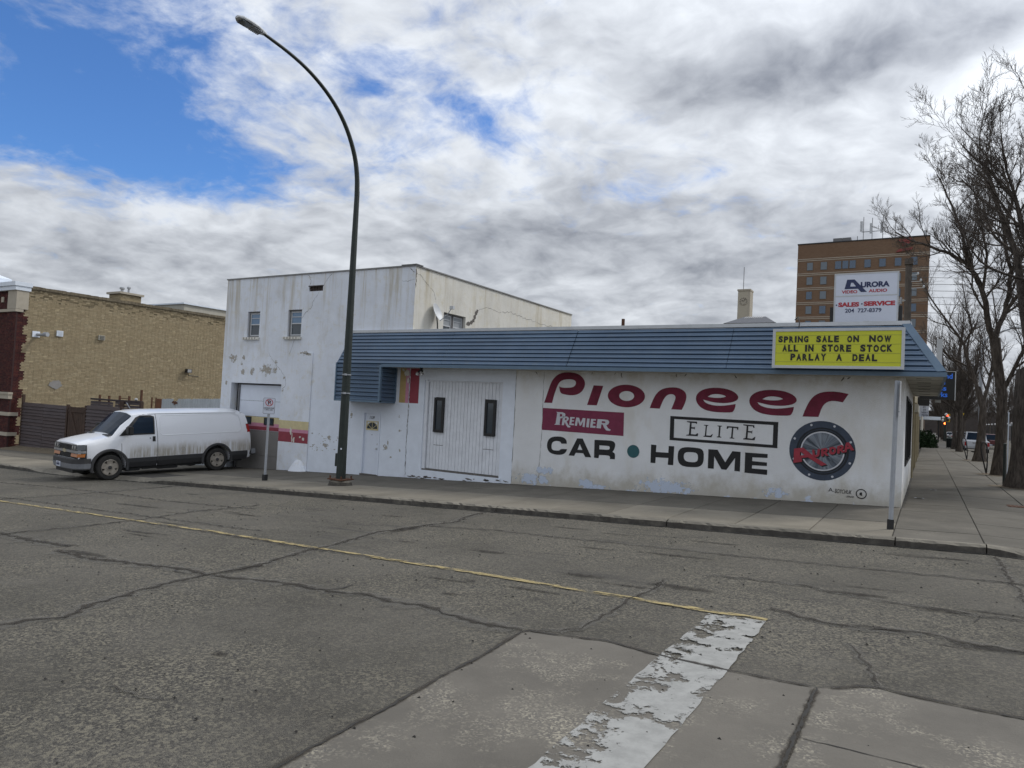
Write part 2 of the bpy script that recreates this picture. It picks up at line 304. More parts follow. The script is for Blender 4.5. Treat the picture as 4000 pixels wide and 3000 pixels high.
# ------------------------------------------------------------------ geometry helpers
class MB:
    def __init__(s): s.v = []; s.f = []; s.c = []
    def quad(s, *p):
        i = len(s.v); s.v += [tuple(q) for q in p]; s.f.append(tuple(range(i, i + len(p)))); return s
    def box(s, x0, x1, y0, y1, z0, z1, T=None):
        i = len(s.v); P = [(x, y, z) for z in (z0, z1) for y in (y0, y1) for x in (x0, x1)]
        if T: P = [tuple(T(Vector(p))) for p in P]
        s.v += P
        for f in ((0, 2, 3, 1), (4, 5, 7, 6), (0, 1, 5, 4), (2, 6, 7, 3), (0, 4, 6, 2), (1, 3, 7, 5)): s.f.append(tuple(i + k for k in f))
        return s
    def prism(s, pts, fn, h0, h1):
        """polygon pts (u,v), extruded in w from h0 to h1; fn(u,v,w)->xyz"""
        n = len(pts); i = len(s.v)
        s.v += [tuple(fn(u, v, h0)) for u, v in pts] + [tuple(fn(u, v, h1)) for u, v in pts]
        s.f.append(tuple(range(i, i + n))[::-1]); s.f.append(tuple(range(i + n, i + 2 * n)))
        for k in range(n): s.f.append((i + k, i + (k + 1) % n, i + n + (k + 1) % n, i + n + k))
        return s
    def tube(s, pts, rad, n=8, caps=True):
        pts = [Vector(p) for p in pts]
        if not isinstance(rad, (list, tuple)): rad = [rad] * len(pts)
        base = len(s.v); ref = Vector((0, 0, 1)) if abs((pts[-1] - pts[0]).normalized().z) < .9 else Vector((1, 0, 0))
        for k, p in enumerate(pts):
            t = (pts[min(k + 1, len(pts) - 1)] - pts[max(k - 1, 0)]).normalized()
            a = t.cross(ref); a.normalize(); c = t.cross(a)
            for j in range(n):
                an = 2 * math.pi * j / n; s.v.append(tuple(p + (a * math.cos(an) + c * math.sin(an)) * rad[k]))
        for k in range(len(pts) - 1):
            for j in range(n):
                q = base + k * n; s.f.append((q + j, q + (j + 1) % n, q + n + (j + 1) % n, q + n + j))
        if caps:
            s.f.append(tuple(base + j for j in range(n))[::-1]); s.f.append(tuple(base + (len(pts) - 1) * n + j for j in range(n)))
        return s
    def lathe(s, prof, n=20, T=None):
        """profile (r,z) spun round z"""
        base = len(s.v)
        for r, z in prof:
            for j in range(n):
                a = 2 * math.pi * j / n; p = Vector((r * math.cos(a), r * math.sin(a), z)); s.v.append(tuple(T(p)) if T else tuple(p))
        for k in range(len(prof) - 1):
            for j in range(n):
                q = base + k * n; s.f.append((q + j, q + (j + 1) % n, q + n + (j + 1) % n, q + n + j))
        s.f.append(tuple(base + j for j in range(n))[::-1]); s.f.append(tuple(base + (len(prof) - 1) * n + j for j in range(n)))
        return s
    def add(s, vf, fn):
        i = len(s.v); s.v += [tuple(fn(*p)) for p in vf[0]]; s.f += [tuple(i + k for k in f) for f in vf[1]]; return s
    def build(s, name, m, parent=None, smooth=False, origin=None, local=False, bevel=0):
        """one mesh object; coordinates are world ones unless local. Children share their thing's origin."""
        if parent is not None:
            L = Vector(parent['_o']) if not local else Vector((0, 0, 0))
        else:
            L = Vector(origin) if origin is not None else Vector((0, 0, 0))
        me = bpy.data.meshes.new(name); me.from_pydata([(x - L.x, y - L.y, z - L.z) for x, y, z in s.v] if not local else s.v, [], s.f)
        me.materials.append(m)
        if s.c:
            ca = me.color_attributes.new('tint', 'FLOAT_COLOR', 'CORNER'); k = 0
            data = []
            for fi, poly in enumerate(me.polygons): data += list(s.c[fi]) * poly.loop_total
            ca.data.foreach_set('color', data)
        bm = bmesh.new(); bm.from_mesh(me); bmesh.ops.recalc_face_normals(bm, faces=bm.faces)
        if bevel: bmesh.ops.bevel(bm, geom=list(bm.edges), offset=bevel, segments=2, affect='EDGES', clamp_overlap=True)
        bm.to_mesh(me); bm.free()
        if smooth:
            me.polygons.foreach_set('use_smooth', [True] * len(me.polygons))
            try: me.set_sharp_from_angle(angle=math.radians(40))
            except Exception: pass
        o = bpy.data.objects.new(name, me); col.objects.link(o)
        if parent is not None:
            o.parent = parent; o['_o'] = tuple(L) if not local else (0, 0, 0)
        else:
            if not local: o.location = L
            o['_o'] = tuple(L)
        return o
def tag(o, label=None, cat=None, group=None, kind=None):
    for k, v in (('label', label), ('category', cat), ('group', group), ('kind', kind)):
        if v: o[k] = v
    return o
def thing(name, label, cat, loc=(0, 0, 0), rot=None, group=None):
    o = bpy.data.objects.new(name, None); col.objects.link(o); o.location = loc; o['_o'] = tuple(loc); o.empty_display_size = .2
    if rot: o.rotation_euler = rot
    return tag(o, label, cat, group)
def copy_tree(o, loc=None, rot=None, parent=None):
    c = o.copy(); col.objects.link(c); c.parent = parent
    if loc is not None: c.location = loc
    if rot is not None: c.rotation_euler = rot
    for ch in list(o.children): copy_tree(ch, parent=c)
    return c
def dup(o, parent=None, loc=None):
    c = o.copy(); col.objects.link(c)
    if parent is not None: c.parent = parent
    if loc is not None: c.location = loc
    return c
def curve_mesh(cu):
    ob = bpy.data.objects.new('tmp', cu); col.objects.link(ob)
    dg = bpy.context.evaluated_depsgraph_get(); me = bpy.data.meshes.new_from_object(ob.evaluated_get(dg))
    v = [tuple(q.co) for q in me.vertices]; f = [tuple(p.vertices) for p in me.polygons]
    bpy.data.objects.remove(ob); bpy.data.curves.remove(cu); bpy.data.meshes.remove(me); return v, f
def outline(polys, ext=.002):
    cu = bpy.data.curves.new('c', 'CURVE'); cu.dimensions = '2D'; cu.fill_mode = 'BOTH'; cu.extrude = ext
    for P in polys:
        s = cu.splines.new('POLY'); s.points.add(len(P) - 1); s.use_cyclic_u = True
        for k, (x, y) in enumerate(P): s.points[k].co = (x, y, 0, 1)
    return curve_mesh(cu)
def smoothpoly(P, sharp=0.9, it=1):
    """round the gentle corners of a traced outline, keep the real ones"""
    for _ in range(it):
        Q = []; n = len(P)
        for k in range(n):
            a, p, c = Vector(P[k - 1]), Vector(P[k]), Vector(P[(k + 1) % n])
            if (p - a).length < 1e-6 or (c - p).length < 1e-6: continue
            if (p - a).normalized().dot((c - p).normalized()) > sharp * .55: Q += [tuple(p * .75 + a * .25), tuple(p * .75 + c * .25)]
            else: Q.append(tuple(p))
        P = Q
    return P
_T = {}
def text(txt, x0, x1, y0, y1, bold=.0, ext=.002, shear=0, spacing=1.0):
    """text fitted into the rectangle; returns verts, faces"""
    key = (txt, bold, shear, spacing)
    if key not in _T:
        cu = bpy.data.curves.new('t', 'FONT'); cu.body = txt; cu.size = 1; cu.offset = bold; cu.extrude = .01; cu.shear = shear; cu.space_character = spacing; cu.resolution_u = 4
        _T[key] = curve_mesh(cu)
    v, f = _T[key]
    a = min(q[0] for q in v); c = max(q[0] for q in v); d = min(q[1] for q in v); e = max(q[1] for q in v)
    return ([(x0 + (x - a) / (c - a) * (x1 - x0), y0 + (y - d) / (e - d) * (y1 - y0), (1 if z > 0 else -1) * ext) for x, y, z in v], f)
def ring_pts(cx, cy, rx, ry, n=40): return [(cx + rx * math.cos(2 * math.pi * k / n), cy + ry * math.sin(2 * math.pi * k / n)) for k in range(n)]
def blob_pts(cx, cy, rx, ry, rng, n=18, rag=.35):
    ph = [rng.random() * 6.28 for _ in range(5)]
    return [(cx + rx * math.cos(a) * (1 + rag * (.5 * math.sin(2 * a + ph[0]) + .35 * math.sin(5 * a + ph[1]) + .3 * math.sin(9 * a + ph[2])) + rng.uniform(-.12, .12)),
             cy + ry * math.sin(a) * (1 + rag * (.5 * math.sin(3 * a + ph[3]) + .35 * math.sin(6 * a + ph[4])) + rng.uniform(-.12, .12))) for a in [2 * math.pi * k / n for k in range(n)]]
def wander(pts, step, jit, rng):
    out = [Vector(pts[0])]
    for a, c in zip(pts, pts[1:]):
        a = Vector(a); c = Vector(c); L = (c - a).length; n = max(1, int(L / step)); nn = Vector((-(c - a).y, (c - a).x)).normalized() if L > 0 else Vector((0, 0))
        for k in range(1, n + 1): out.append(a.lerp(c, k / n) + nn * rng.uniform(-jit, jit) * (0 if k == n else 1))
    return out
def ribbon(mb, pts, width, fn, rng, var=.5, taper=True):
    n = len(pts); L = []
    for k, p in enumerate(pts):
        t = (pts[min(k + 1, n - 1)] - pts[max(k - 1, 0)]); t.normalize(); nn = Vector((-t.y, t.x))
        w = width * (1 + rng.uniform(-var, var)) * .5
        if taper and (k == 0 or k == n - 1): w *= .2
        L.append((p + nn * w, p - nn * w))
    for (a, c), (d, e) in zip(L, L[1:]): mb.quad(fn(*a), fn(*c), fn(*e), fn(*d))
    return mb
def soft_mat(name, c, lo, hi, amax, sc_=9, kn=1.5):
    def f(b, g):
        e = b.n('ShaderNodeSeparateColor', {0: b.n('ShaderNodeAttribute', attribute_name='edge').outputs['Color']}).outputs[0]
        n = b.noise(g, sc_, 7, .7)
        a = b.math('MULTIPLY', b.mr(b.math('ADD', e, b.math('MULTIPLY', b.math('SUBTRACT', n, .5), kn)), lo, hi), amax)
        t = b.n('ShaderNodeBsdfTransparent'); mx = b.n('ShaderNodeMixShader', {0: a, 1: t.outputs[0], 2: b.p.outputs[0]})
        b.nt.links.new(mx.outputs[0], b.nt.nodes['Material Output'].inputs[0])
    return mat(name, c, .95, spec=.15, fn=f)
class Soft:
    """ribbons that fade out towards both edges"""
    def __init__(s): s.v = []; s.f = []; s.e = []
    def rib(s, pts, width, fn, rng, var=.4):
        n = len(pts); b0 = len(s.v)
        for k, p in enumerate(pts):
            t = (pts[min(k + 1, n - 1)] - pts[max(k - 1, 0)]); t.normalize(); nn = Vector((-t.y, t.x)); w = width * (1 + rng.uniform(-var, var)) * .5; end = 0 if k in (0, n - 1) else 1
            for q, ee in ((-1, 0), (-.35, .8), (0, 1), (.35, .8), (1, 0)): s.v.append(fn(*(p + nn * w * q))); s.e.append(ee * end)
        for k in range(n - 1):
            for j in range(4): a = b0 + k * 5 + j; s.f.append((a, a + 1, a + 6, a + 5))
    def blob(s, cx, cy, rx, ry, fn, n=16):
        b0 = len(s.v); s.v.append(fn(cx, cy)); s.e.append(1)
        for r, ee in ((.5, .75), (1, 0)):
            for k in range(n): a = 6.2832 * k / n; s.v.append(fn(cx + rx * r * math.cos(a), cy + ry * r * math.sin(a))); s.e.append(ee)
        for k in range(n): k2 = (k + 1) % n; s.f.append((b0, b0 + 1 + k, b0 + 1 + k2)); s.f.append((b0 + 1 + k, b0 + 1 + n + k, b0 + 1 + n + k2, b0 + 1 + k2))
    def build(s, name, m, parent):
        o = tag(MBraw(s.v, s.f, name, m, parent), kind='stuff'); me = o.data
        ca = me.color_attributes.new('edge', 'FLOAT_COLOR', 'POINT'); ca.data.foreach_set('color', [q for e in s.e for q in (e, e, e, 1)]); return o
def MBraw(v, f, name, m, parent):
    me = bpy.data.meshes.new(name); L = Vector(parent['_o']); me.from_pydata([(x - L.x, y - L.y, z - L.z) for x, y, z in v], [], f); me.materials.append(m)
    o = bpy.data.objects.new(name, me); col.objects.link(o); o.parent = parent; o['_o'] = tuple(L); return o
def wall_y(mb, y, x0, x1, z0, z1, holes, depth=.22, s=1):
    """front skin in the plane Y=y with openings (hx0,hx1,hz0,hz1) and their reveals"""
    xs = sorted({x0, x1, *[h[0] for h in holes], *[h[1] for h in holes]}); zs = sorted({z0, z1, *[h[2] for h in holes], *[h[3] for h in holes]})
    for xa, xb in zip(xs, xs[1:]):
        for za, zb in zip(zs, zs[1:]):
            cx, cz = (xa + xb) / 2, (za + zb) / 2
            if any(h[0] < cx < h[1] and h[2] < cz < h[3] for h in holes): continue
            mb.quad((xa, y, za), (xb, y, za), (xb, y, zb), (xa, y, zb))
    for a, c, d, e in holes:
        Y2 = y + depth * s
        mb.quad((a, y, d), (a, Y2, d), (a, Y2, e), (a, y, e)); mb.quad((c, y, d), (c, y, e), (c, Y2, e), (c, Y2, d))
        mb.quad((a, y, e), (a, Y2, e), (c, Y2, e), (c, y, e)); mb.quad((a, y, d), (c, y, d), (c, Y2, d), (a, Y2, d))
    return mb
def wall_x(mb, x, y0, y1, z0, z1, holes, depth=-.2):
    t = MB(); wall_y(t, 0, y0, y1, z0, z1, holes, depth)
    i = len(mb.v); mb.v += [(x + q[1], q[0], q[2]) for q in t.v]; mb.f += [tuple(i + k for k in f) for f in t.f]; return mb
def sstep(a, b_, x):
    t = max(0, min(1, (x - a) / (b_ - a))); return t * t * (3 - 2 * t)
def H(x, y):
    gx = .0564 if x > 1.2 else (.047 * x if x > -24 else -1.128 + .025 * (x + 24))
    return gx - .28 * sstep(20, 60, y)
KH = .13

GL={'P':[[(-8.672,1.879),(-8.643,1.965),(-8.57,2.195),(-8.511,2.379),(-8.434,2.533),(-8.305,2.656),(-8.141,2.72),(-7.942,2.735),(-7.776,2.72),(-7.643,2.675),(-7.542,2.597),(-7.479,2.51),(-7.462,2.422),(-7.48,2.333),(-7.539,2.228),(-7.649,2.15),(-7.778,2.116),(-7.942,2.111),(-8.11,2.135),(-8.185,2.171),(-8.216,2.252),(-8.231,2.341),(-8.153,2.311),(-8.019,2.309),(-7.854,2.322),(-7.774,2.354),(-7.728,2.43),(-7.738,2.489),(-7.799,2.532),(-7.899,2.545),(-7.998,2.543),(-8.13,2.519),(-8.228,2.462),(-8.289,2.355),(-8.333,2.233),(-8.377,2.096),(-8.426,1.882)]],'I':[[(-7.376,1.871),(-7.211,2.399),(-6.936,2.392),(-7.095,1.871)]],'n':[[(-5.633,1.863),(-5.582,2.024),(-5.503,2.195),(-5.407,2.309),(-5.281,2.377),(-5.084,2.41),(-4.915,2.399),(-4.787,2.342),(-4.715,2.263),(-4.701,2.14),(-4.745,1.989),(-4.808,1.855),(-5.074,1.857),(-5.023,1.991),(-4.981,2.116),(-4.981,2.185),(-5.034,2.23),(-5.119,2.235),(-5.202,2.205),(-5.27,2.119),(-5.322,2.007),(-5.373,1.86)]],'e':[[(-4.471,2.135),(-4.454,2.244),(-4.363,2.342),(-4.204,2.408),(-3.992,2.431),(-3.755,2.414),(-3.571,2.353),(-3.465,2.265),(-3.449,2.186),(-3.511,2.118),(-3.664,2.073),(-3.846,2.06),(-4.031,2.072),(-4.192,2.105),(-4.287,2.129),(-4.244,2.063),(-4.108,2.01),(-3.922,1.991),(-3.713,2.01),(-3.508,2.053),(-3.518,1.96),(-3.553,1.88),(-3.59,1.847),(-3.811,1.836),(-4.021,1.84),(-4.209,1.871),(-4.346,1.938),(-4.431,2.029)],[(-4.182,2.205),(-4.091,2.262),(-3.96,2.28),(-3.801,2.258),(-3.74,2.223),(-3.825,2.191),(-3.982,2.18),(-4.115,2.191)]],'r':[[(-2.013,1.829),(-1.96,1.996),(-1.892,2.157),(-1.809,2.286),(-1.695,2.369),(-1.552,2.411),(-1.325,2.421),(-1.08,2.374),(-1.191,2.182),(-1.318,2.207),(-1.446,2.206),(-1.544,2.155),(-1.613,2.058),(-1.678,1.836)]],'C':[[(-8.522,0.684),(-8.517,0.79),(-8.475,0.884),(-8.383,0.95),(-8.249,0.976),(-8.082,0.978),(-7.98,0.94),(-7.93,0.875),(-7.92,0.801),(-8.082,0.79),(-8.101,0.828),(-8.159,0.854),(-8.26,0.853),(-8.336,0.824),(-8.374,0.779),(-8.383,0.694),(-8.372,0.629),(-8.323,0.593),(-8.229,0.591),(-8.135,0.598),(-8.088,0.65),(-7.906,0.654),(-7.928,0.584),(-7.991,0.52),(-8.089,0.486),(-8.24,0.48),(-8.393,0.507),(-8.482,0.573)]],'A':[[(-7.851,0.489),(-7.62,0.964),(-7.459,0.969),(-7.185,0.489),(-7.36,0.484),(-7.423,0.581),(-7.643,0.576),(-7.687,0.49)],[(-7.595,0.662),(-7.538,0.819),(-7.453,0.667)]],'R':[[(-7.113,0.959),(-6.67,0.972),(-6.577,0.952),(-6.525,0.899),(-6.525,0.827),(-6.551,0.739),(-6.594,0.679),(-6.532,0.649),(-6.518,0.613),(-6.518,0.493),(-6.653,0.491),(-6.656,0.551),(-6.698,0.579),(-6.962,0.573),(-6.979,0.485),(-7.106,0.489)],[(-6.968,0.824),(-6.71,0.828),(-6.674,0.802),(-6.672,0.759),(-6.704,0.722),(-6.966,0.72)]],'H':[[(-5.557,0.944),(-5.418,0.942),(-5.425,0.767),(-5.103,0.77),(-5.099,0.94),(-4.959,0.942),(-4.966,0.472),(-5.104,0.471),(-5.097,0.641),(-5.424,0.634),(-5.426,0.485),(-5.553,0.483)]],'O':[[(-4.863,0.728),(-4.848,0.838),(-4.782,0.911),(-4.659,0.947),(-4.414,0.946),(-4.278,0.929),(-4.221,0.858),(-4.214,0.672),(-4.236,0.563),(-4.314,0.49),(-4.448,0.465),(-4.694,0.462),(-4.807,0.515),(-4.852,0.606)],[(-4.713,0.726),(-4.694,0.79),(-4.627,0.828),(-4.436,0.829),(-4.367,0.794),(-4.354,0.687),(-4.373,0.619),(-4.439,0.586),(-4.617,0.585),(-4.695,0.633)]],'M':[[(-4.112,0.933),(-3.893,0.936),(-3.699,0.648),(-3.542,0.928),(-3.35,0.924),(-3.35,0.461),(-3.478,0.463),(-3.472,0.771),(-3.666,0.472),(-3.783,0.475),(-3.965,0.772),(-3.967,0.472),(-4.107,0.47)]],'E':[[(-3.245,0.92),(-2.737,0.92),(-2.74,0.83),(-3.077,0.819),(-3.08,0.731),(-2.745,0.723),(-2.745,0.642),(-3.076,0.633),(-3.08,0.558),(-2.733,0.556),(-2.735,0.437),(-3.243,0.445)]],'e1':[[(-4.667,1.584),(-4.413,1.584),(-4.416,1.522),(-4.452,1.547),(-4.547,1.547),(-4.548,1.442),(-4.475,1.44),(-4.462,1.465),(-4.461,1.379),(-4.476,1.405),(-4.55,1.406),(-4.555,1.271),(-4.44,1.267),(-4.396,1.302),(-4.374,1.29),(-4.385,1.228),(-4.671,1.226),(-4.672,1.242),(-4.604,1.262),(-4.588,1.548),(-4.663,1.563)]],'l':[[(-4.243,1.516),(-4.136,1.516),(-4.138,1.5),(-4.167,1.493),(-4.179,1.262),(-4.078,1.261),(-4.032,1.304),(-4.018,1.299),(-4.05,1.225),(-4.244,1.226),(-4.242,1.242),(-4.211,1.255),(-4.199,1.494),(-4.242,1.499)]],'i':[[(-3.916,1.518),(-3.811,1.516),(-3.811,1.5),(-3.842,1.493),(-3.851,1.257),(-3.814,1.251),(-3.816,1.232),(-3.923,1.233),(-3.921,1.249),(-3.887,1.257),(-3.878,1.493),(-3.915,1.499)]],'t':[[(-3.689,1.517),(-3.423,1.509),(-3.428,1.441),(-3.444,1.44),(-3.461,1.478),(-3.538,1.479),(-3.549,1.25),(-3.508,1.242),(-3.51,1.226),(-3.618,1.227),(-3.616,1.243),(-3.585,1.25),(-3.574,1.482),(-3.646,1.483),(-3.676,1.447),(-3.697,1.451)]],'e5':[[(-3.312,1.578),(-3.06,1.571),(-3.057,1.509),(-3.077,1.508),(-3.096,1.543),(-3.196,1.543),(-3.197,1.429),(-3.117,1.426),(-3.1,1.455),(-3.107,1.361),(-3.123,1.394),(-3.201,1.395),(-3.206,1.259),(-3.098,1.253),(-3.049,1.295),(-3.025,1.305),(-3.042,1.221),(-3.303,1.224),(-3.301,1.245),(-3.249,1.264),(-3.234,1.546),(-3.311,1.557)]],'p1':[[(-8.327,1.29),(-8.285,1.326),(-8.25,1.616),(-8.278,1.642),(-8.1,1.641),(-8.016,1.615),(-8.0,1.562),(-8.043,1.5),(-8.125,1.475),(-8.148,1.474),(-8.167,1.314),(-8.139,1.295)],[(-8.165,1.593),(-8.098,1.587),(-8.094,1.527),(-8.171,1.518)]],'p2':[[(-8.099,1.291),(-8.071,1.532),(-7.945,1.532),(-7.89,1.496),(-7.907,1.436),(-7.955,1.397),(-7.9,1.308),(-7.832,1.267),(-7.847,1.243),(-7.913,1.242),(-7.973,1.307),(-8.01,1.382),(-8.032,1.292)],[(-8.006,1.493),(-7.956,1.49),(-7.96,1.439),(-8.013,1.433)]],'p3':[[(-7.874,1.309),(-7.852,1.525),(-7.721,1.525),(-7.726,1.489),(-7.794,1.489),(-7.802,1.441),(-7.736,1.442),(-7.741,1.406),(-7.803,1.405),(-7.81,1.352),(-7.732,1.35),(-7.736,1.308)]],'p4':[[(-7.71,1.304),(-7.672,1.522),(-7.59,1.517),(-7.538,1.387),(-7.48,1.517),(-7.403,1.512),(-7.416,1.276),(-7.478,1.282),(-7.46,1.436),(-7.528,1.308),(-7.567,1.312),(-7.622,1.442),(-7.644,1.296)]],'p5':[[(-7.371,1.279),(-7.354,1.509),(-7.281,1.507),(-7.294,1.275)]],'p6':[[(-7.259,1.274),(-7.239,1.506),(-7.096,1.504),(-7.101,1.466),(-7.17,1.466),(-7.178,1.421),(-7.111,1.419),(-7.112,1.387),(-7.179,1.386),(-7.186,1.328),(-7.1,1.327),(-7.104,1.274)]],'p7':[[(-7.075,1.273),(-7.049,1.51),(-6.852,1.508),(-6.758,1.502),(-6.718,1.452),(-6.737,1.396),(-6.798,1.361),(-6.747,1.286),(-6.662,1.248),(-6.698,1.22),(-6.791,1.226),(-6.857,1.294),(-6.901,1.378),(-6.939,1.376),(-6.949,1.269)],[(-6.927,1.464),(-6.834,1.46),(-6.822,1.417),(-6.931,1.412)]],'A2':[[(-2.17,0.764),(-2.166,1.088),(-1.975,1.127),(-1.9,1.07),(-1.705,0.922),(-1.471,0.785),(-1.584,0.745),(-1.865,0.915),(-1.996,0.889),(-1.988,0.805)],[(-2.031,1.035),(-1.934,0.966),(-2.037,0.939)]],'U':[[(-1.784,1.094),(-1.74,1.1),(-1.722,0.983),(-1.679,0.986),(-1.669,1.118),(-1.62,1.128),(-1.627,0.981),(-1.671,0.937),(-1.735,0.932),(-1.771,0.985)]],'R1':[[(-1.597,1.129),(-1.498,1.155),(-1.462,1.127),(-1.466,1.071),(-1.494,1.053),(-1.435,0.986),(-1.492,0.976),(-1.542,1.034),(-1.546,0.965),(-1.591,0.956)],[(-1.55,1.102),(-1.51,1.111),(-1.507,1.08),(-1.549,1.071)]],'O1':[[(-1.438,1.088),(-1.427,1.167),(-1.357,1.193),(-1.299,1.17),(-1.291,1.084),(-1.329,1.026),(-1.393,1.014),(-1.431,1.042)],[(-1.39,1.098),(-1.378,1.145),(-1.341,1.142),(-1.336,1.087),(-1.367,1.063)]],'R2':[[(-1.273,1.209),(-1.176,1.246),(-1.141,1.218),(-1.145,1.163),(-1.172,1.142),(-1.109,1.085),(-1.164,1.069),(-1.216,1.12),(-1.22,1.052),(-1.267,1.04)],[(-1.224,1.187),(-1.188,1.199),(-1.184,1.172),(-1.223,1.157)]],'A3':[[(-1.137,1.071),(-1.099,1.298),(-1.038,1.311),(-0.929,1.148),(-0.991,1.131),(-1.02,1.172),(-1.075,1.155),(-1.082,1.094)],[(-1.071,1.202),(-1.064,1.248),(-1.038,1.213)]]}
# ================================================================== GROUND, ROAD, PAVEMENTS
rng = random.Random(5)
def sheet(xs, ys, hf):
    m_ = MB(); m_.v = [(x, y, hf(x, y)) for y in ys for x in xs]; n = len(xs)
    m_.f = [(j * n + i, j * n + i + 1, (j + 1) * n + i + 1, (j + 1) * n + i) for j in range(len(ys) - 1) for i in range(n - 1)]
    return m_
xs = [-400, -200, -100, -60, -40, -30, -26, -25, -24, -23, -20, -15, -10, -5, 0, 1.2, 1.21, 3, 5, 10, 20, 60, 200, 400]
ys = [-200, -80, -40, -25, -15, -8, -5, -2, 5, 15, 20, 24, 28, 32, 36, 40, 44, 48, 52, 56, 60, 80, 120, 250, 500]
road = tag(sheet(xs, ys, lambda x, y: H(x, y) - KH).build('road', M_ASPH), kind='structure')
far = MB(); far.quad((-4000, -4000, -11.5), (4000, -4000, -11.5), (4000, 5000, -11.5), (-4000, 5000, -11.5))
for (a, b_, c, d) in ((-4000, -400, -4000, 5000), (400, 4000, -4000, 5000), (-400, 400, 500, 5000), (-400, 400, -4000, -200)):
    pass
tag(far.build('ground', M_SOIL), kind='structure')
RZ = lambda x, y: H(x, y) - KH
# concrete crossing slabs let into the asphalt
front = [(-2.47, -14.45), (-2.49, -14.04), (-2.49, -13.55), (-2.53, -12.83), (-2.52, -12.46), (-2.55, -12.09), (-2.58, -11.70), (-2.54, -11.62), (-2.35, -11.61), (-2.12, -11.57), (-1.83, -11.53), (-1.37, -11.64), (-.83, -11.70), (-.49, -11.71), (-.21, -11.72)]
front2 = [(-.18, -11.72), (-.07, -11.65), (.06, -11.53), (.19, -11.49), (.33, -11.53), (.64, -11.57), (1.0, -11.59)]
def rag(P, j=.018):
    out = []
    for p in wander(P, .09, j, rng): out.append((p.x, p.y))
    return out
def ground_poly(P, dz): 
    vf = outline([P], 0.0); m_ = MB(); m_.v = [(x, y, RZ(x, y) + dz) for x, y, z in vf[0]]; m_.f = list(vf[1]); return m_
s1 = ground_poly([(-2.50, -19.5)] + rag(front) + [(-.21, -14), (-.21, -19.5)], .006).build('concrete_slab', M_SLAB, road)
s2 = ground_poly([(-.17, -19.5), (-.17, -14)] + rag(front2) + [(1.19, -11.6), (1.19, -19.5)], .006).build('concrete_slab', M_SLAB, road)
s3 = ground_poly([(1.24, -19.5), (1.24, -11.62)] + rag([(1.6, -11.63), (3.4, -11.7), (5.2, -11.7)]) + [(5.2, -19.5)], .006).build('concrete_slab', M_SLAB, road)
gfn = lambda dz: (lambda u, v: (u, v, RZ(u, v) + dz))
cm = MB(); cs1 = Soft(); cs2 = Soft()
def crack(P, w=.035, jit=.03, step=.12, dz=.0085):
    q = wander(P, step * .7, jit * 1.3, rng); ribbon(cm, q, w * .2, gfn(dz + .0065), rng, .9); cs1.rib(q, w * 9, gfn(dz - .0015), rng, .5); cs2.rib(q, w * 3.0, gfn(dz + .005), rng, .7)
    if rng.random() < .8 and w > .015:
        k = rng.randrange(max(1, len(q) - 3)); c = q[k]; a = rng.random() * 6.28
        br = [tuple(c), (c.x + .2 * math.cos(a), c.y + .2 * math.sin(a)), (c.x + .45 * math.cos(a + .4), c.y + .45 * math.sin(a + .4))]
        ribbon(cm, wander(br, .1, .03, rng), w * .45, gfn(dz + .001), rng, .6)
crack([(-16, -11.7), (-12.2, -11.56), (-11.4, -11.6), (-10.7, -11.6), (-10.1, -11.6)], .07, .05)
crack([(-10.0, -11.8), (-9.05, -11.93), (-8.5, -11.82), (-8.04, -11.79), (-7.5, -11.66), (-6.82, -11.70)], .05, .03)
crack([(-6.6, -19), (-6.6, -16), (-6.58, -13.98), (-6.5, -13.72), (-6.35, -13.55), (-6.61, -13.2), (-6.73, -12.71), (-6.84, -12.3), (-6.86, -11.75), (-6.78, -11.3), (-6.78, -11.0), (-6.95, -10.57), (-7.06, -9.81), (-7.08, -9.44), (-7.38, -8.13), (-7.21, -7.11), (-7.0, -6.46), (-7.30, -5.4), (-7.28, -4.85)], .045, .035)
crack([(-6.82, -11.70), (-6.1, -11.58), (-5.61, -11.48), (-5.06, -11.52), (-4.63, -11.41), (-4.19, -11.51), (-3.85, -11.44), (-3.42, -11.59), (-2.83, -11.64), (-2.56, -11.63)], .045, .025)
crack([(-2.56, -11.63), (-2.17, -11.34), (-2.16, -10.96), (-2.17, -10.51), (-2.22, -10.08), (-2.14, -9.63), (-2.2, -8.9)], .02, .025)
crack([(-7.21, -7.11), (-5.84, -6.82), (-4.54, -6.89), (-3.08, -6.88), (-1.74, -6.94), (1, -6.9), (6, -7)], .018, .03)
crack([(1.29, -4.84), (1.34, -5.55), (1.32, -6.25), (1.35, -7.07), (1.35, -7.87), (1.3, -11.6)], .02, .03)
crack([(-1.9, -8.40), (-1.21, -8.39), (-.68, -8.39), (-.47, -8.56), (-.01, -8.66), (.33, -8.71), (.81, -8.82), (1.27, -8.79), (3, -8.9)], .02, .035)
crack([(-.9, -9.59), (-.57, -9.85), (-.28, -9.93), (-.08, -9.94), (.21, -9.85), (.49, -9.8), (.76, -9.94), (1.15, -9.98), (2.5, -10.1)], .03, .03)
crack([(-.13, -10.42), (-.03, -10.67), (.06, -10.93), (.14, -11.21), (.2, -11.5)], .012, .02)
crack([(-4.46, -14.31), (-4.32, -14.26), (-3.99, -14.29), (-3.78, -14.23)], .006, .02)
crack([(-20, -9.2), (-17, -9.0), (-13, -9.05), (-9, -9.1)], .02, .04); crack([(-24, -7.2), (-19, -7.0), (-14, -7.3), (-11.5, -7.2)], .022, .04)
crack([(-12, -6.6), (-12.2, -8.2), (-11.9, -9.5), (-12.1, -11.6), (-12.4, -14), (-12, -18)], .03, .04)
crack([(-17.5, -5), (-17.4, -7.5), (-17.6, -9.6), (-17.3, -12)], .03, .04)
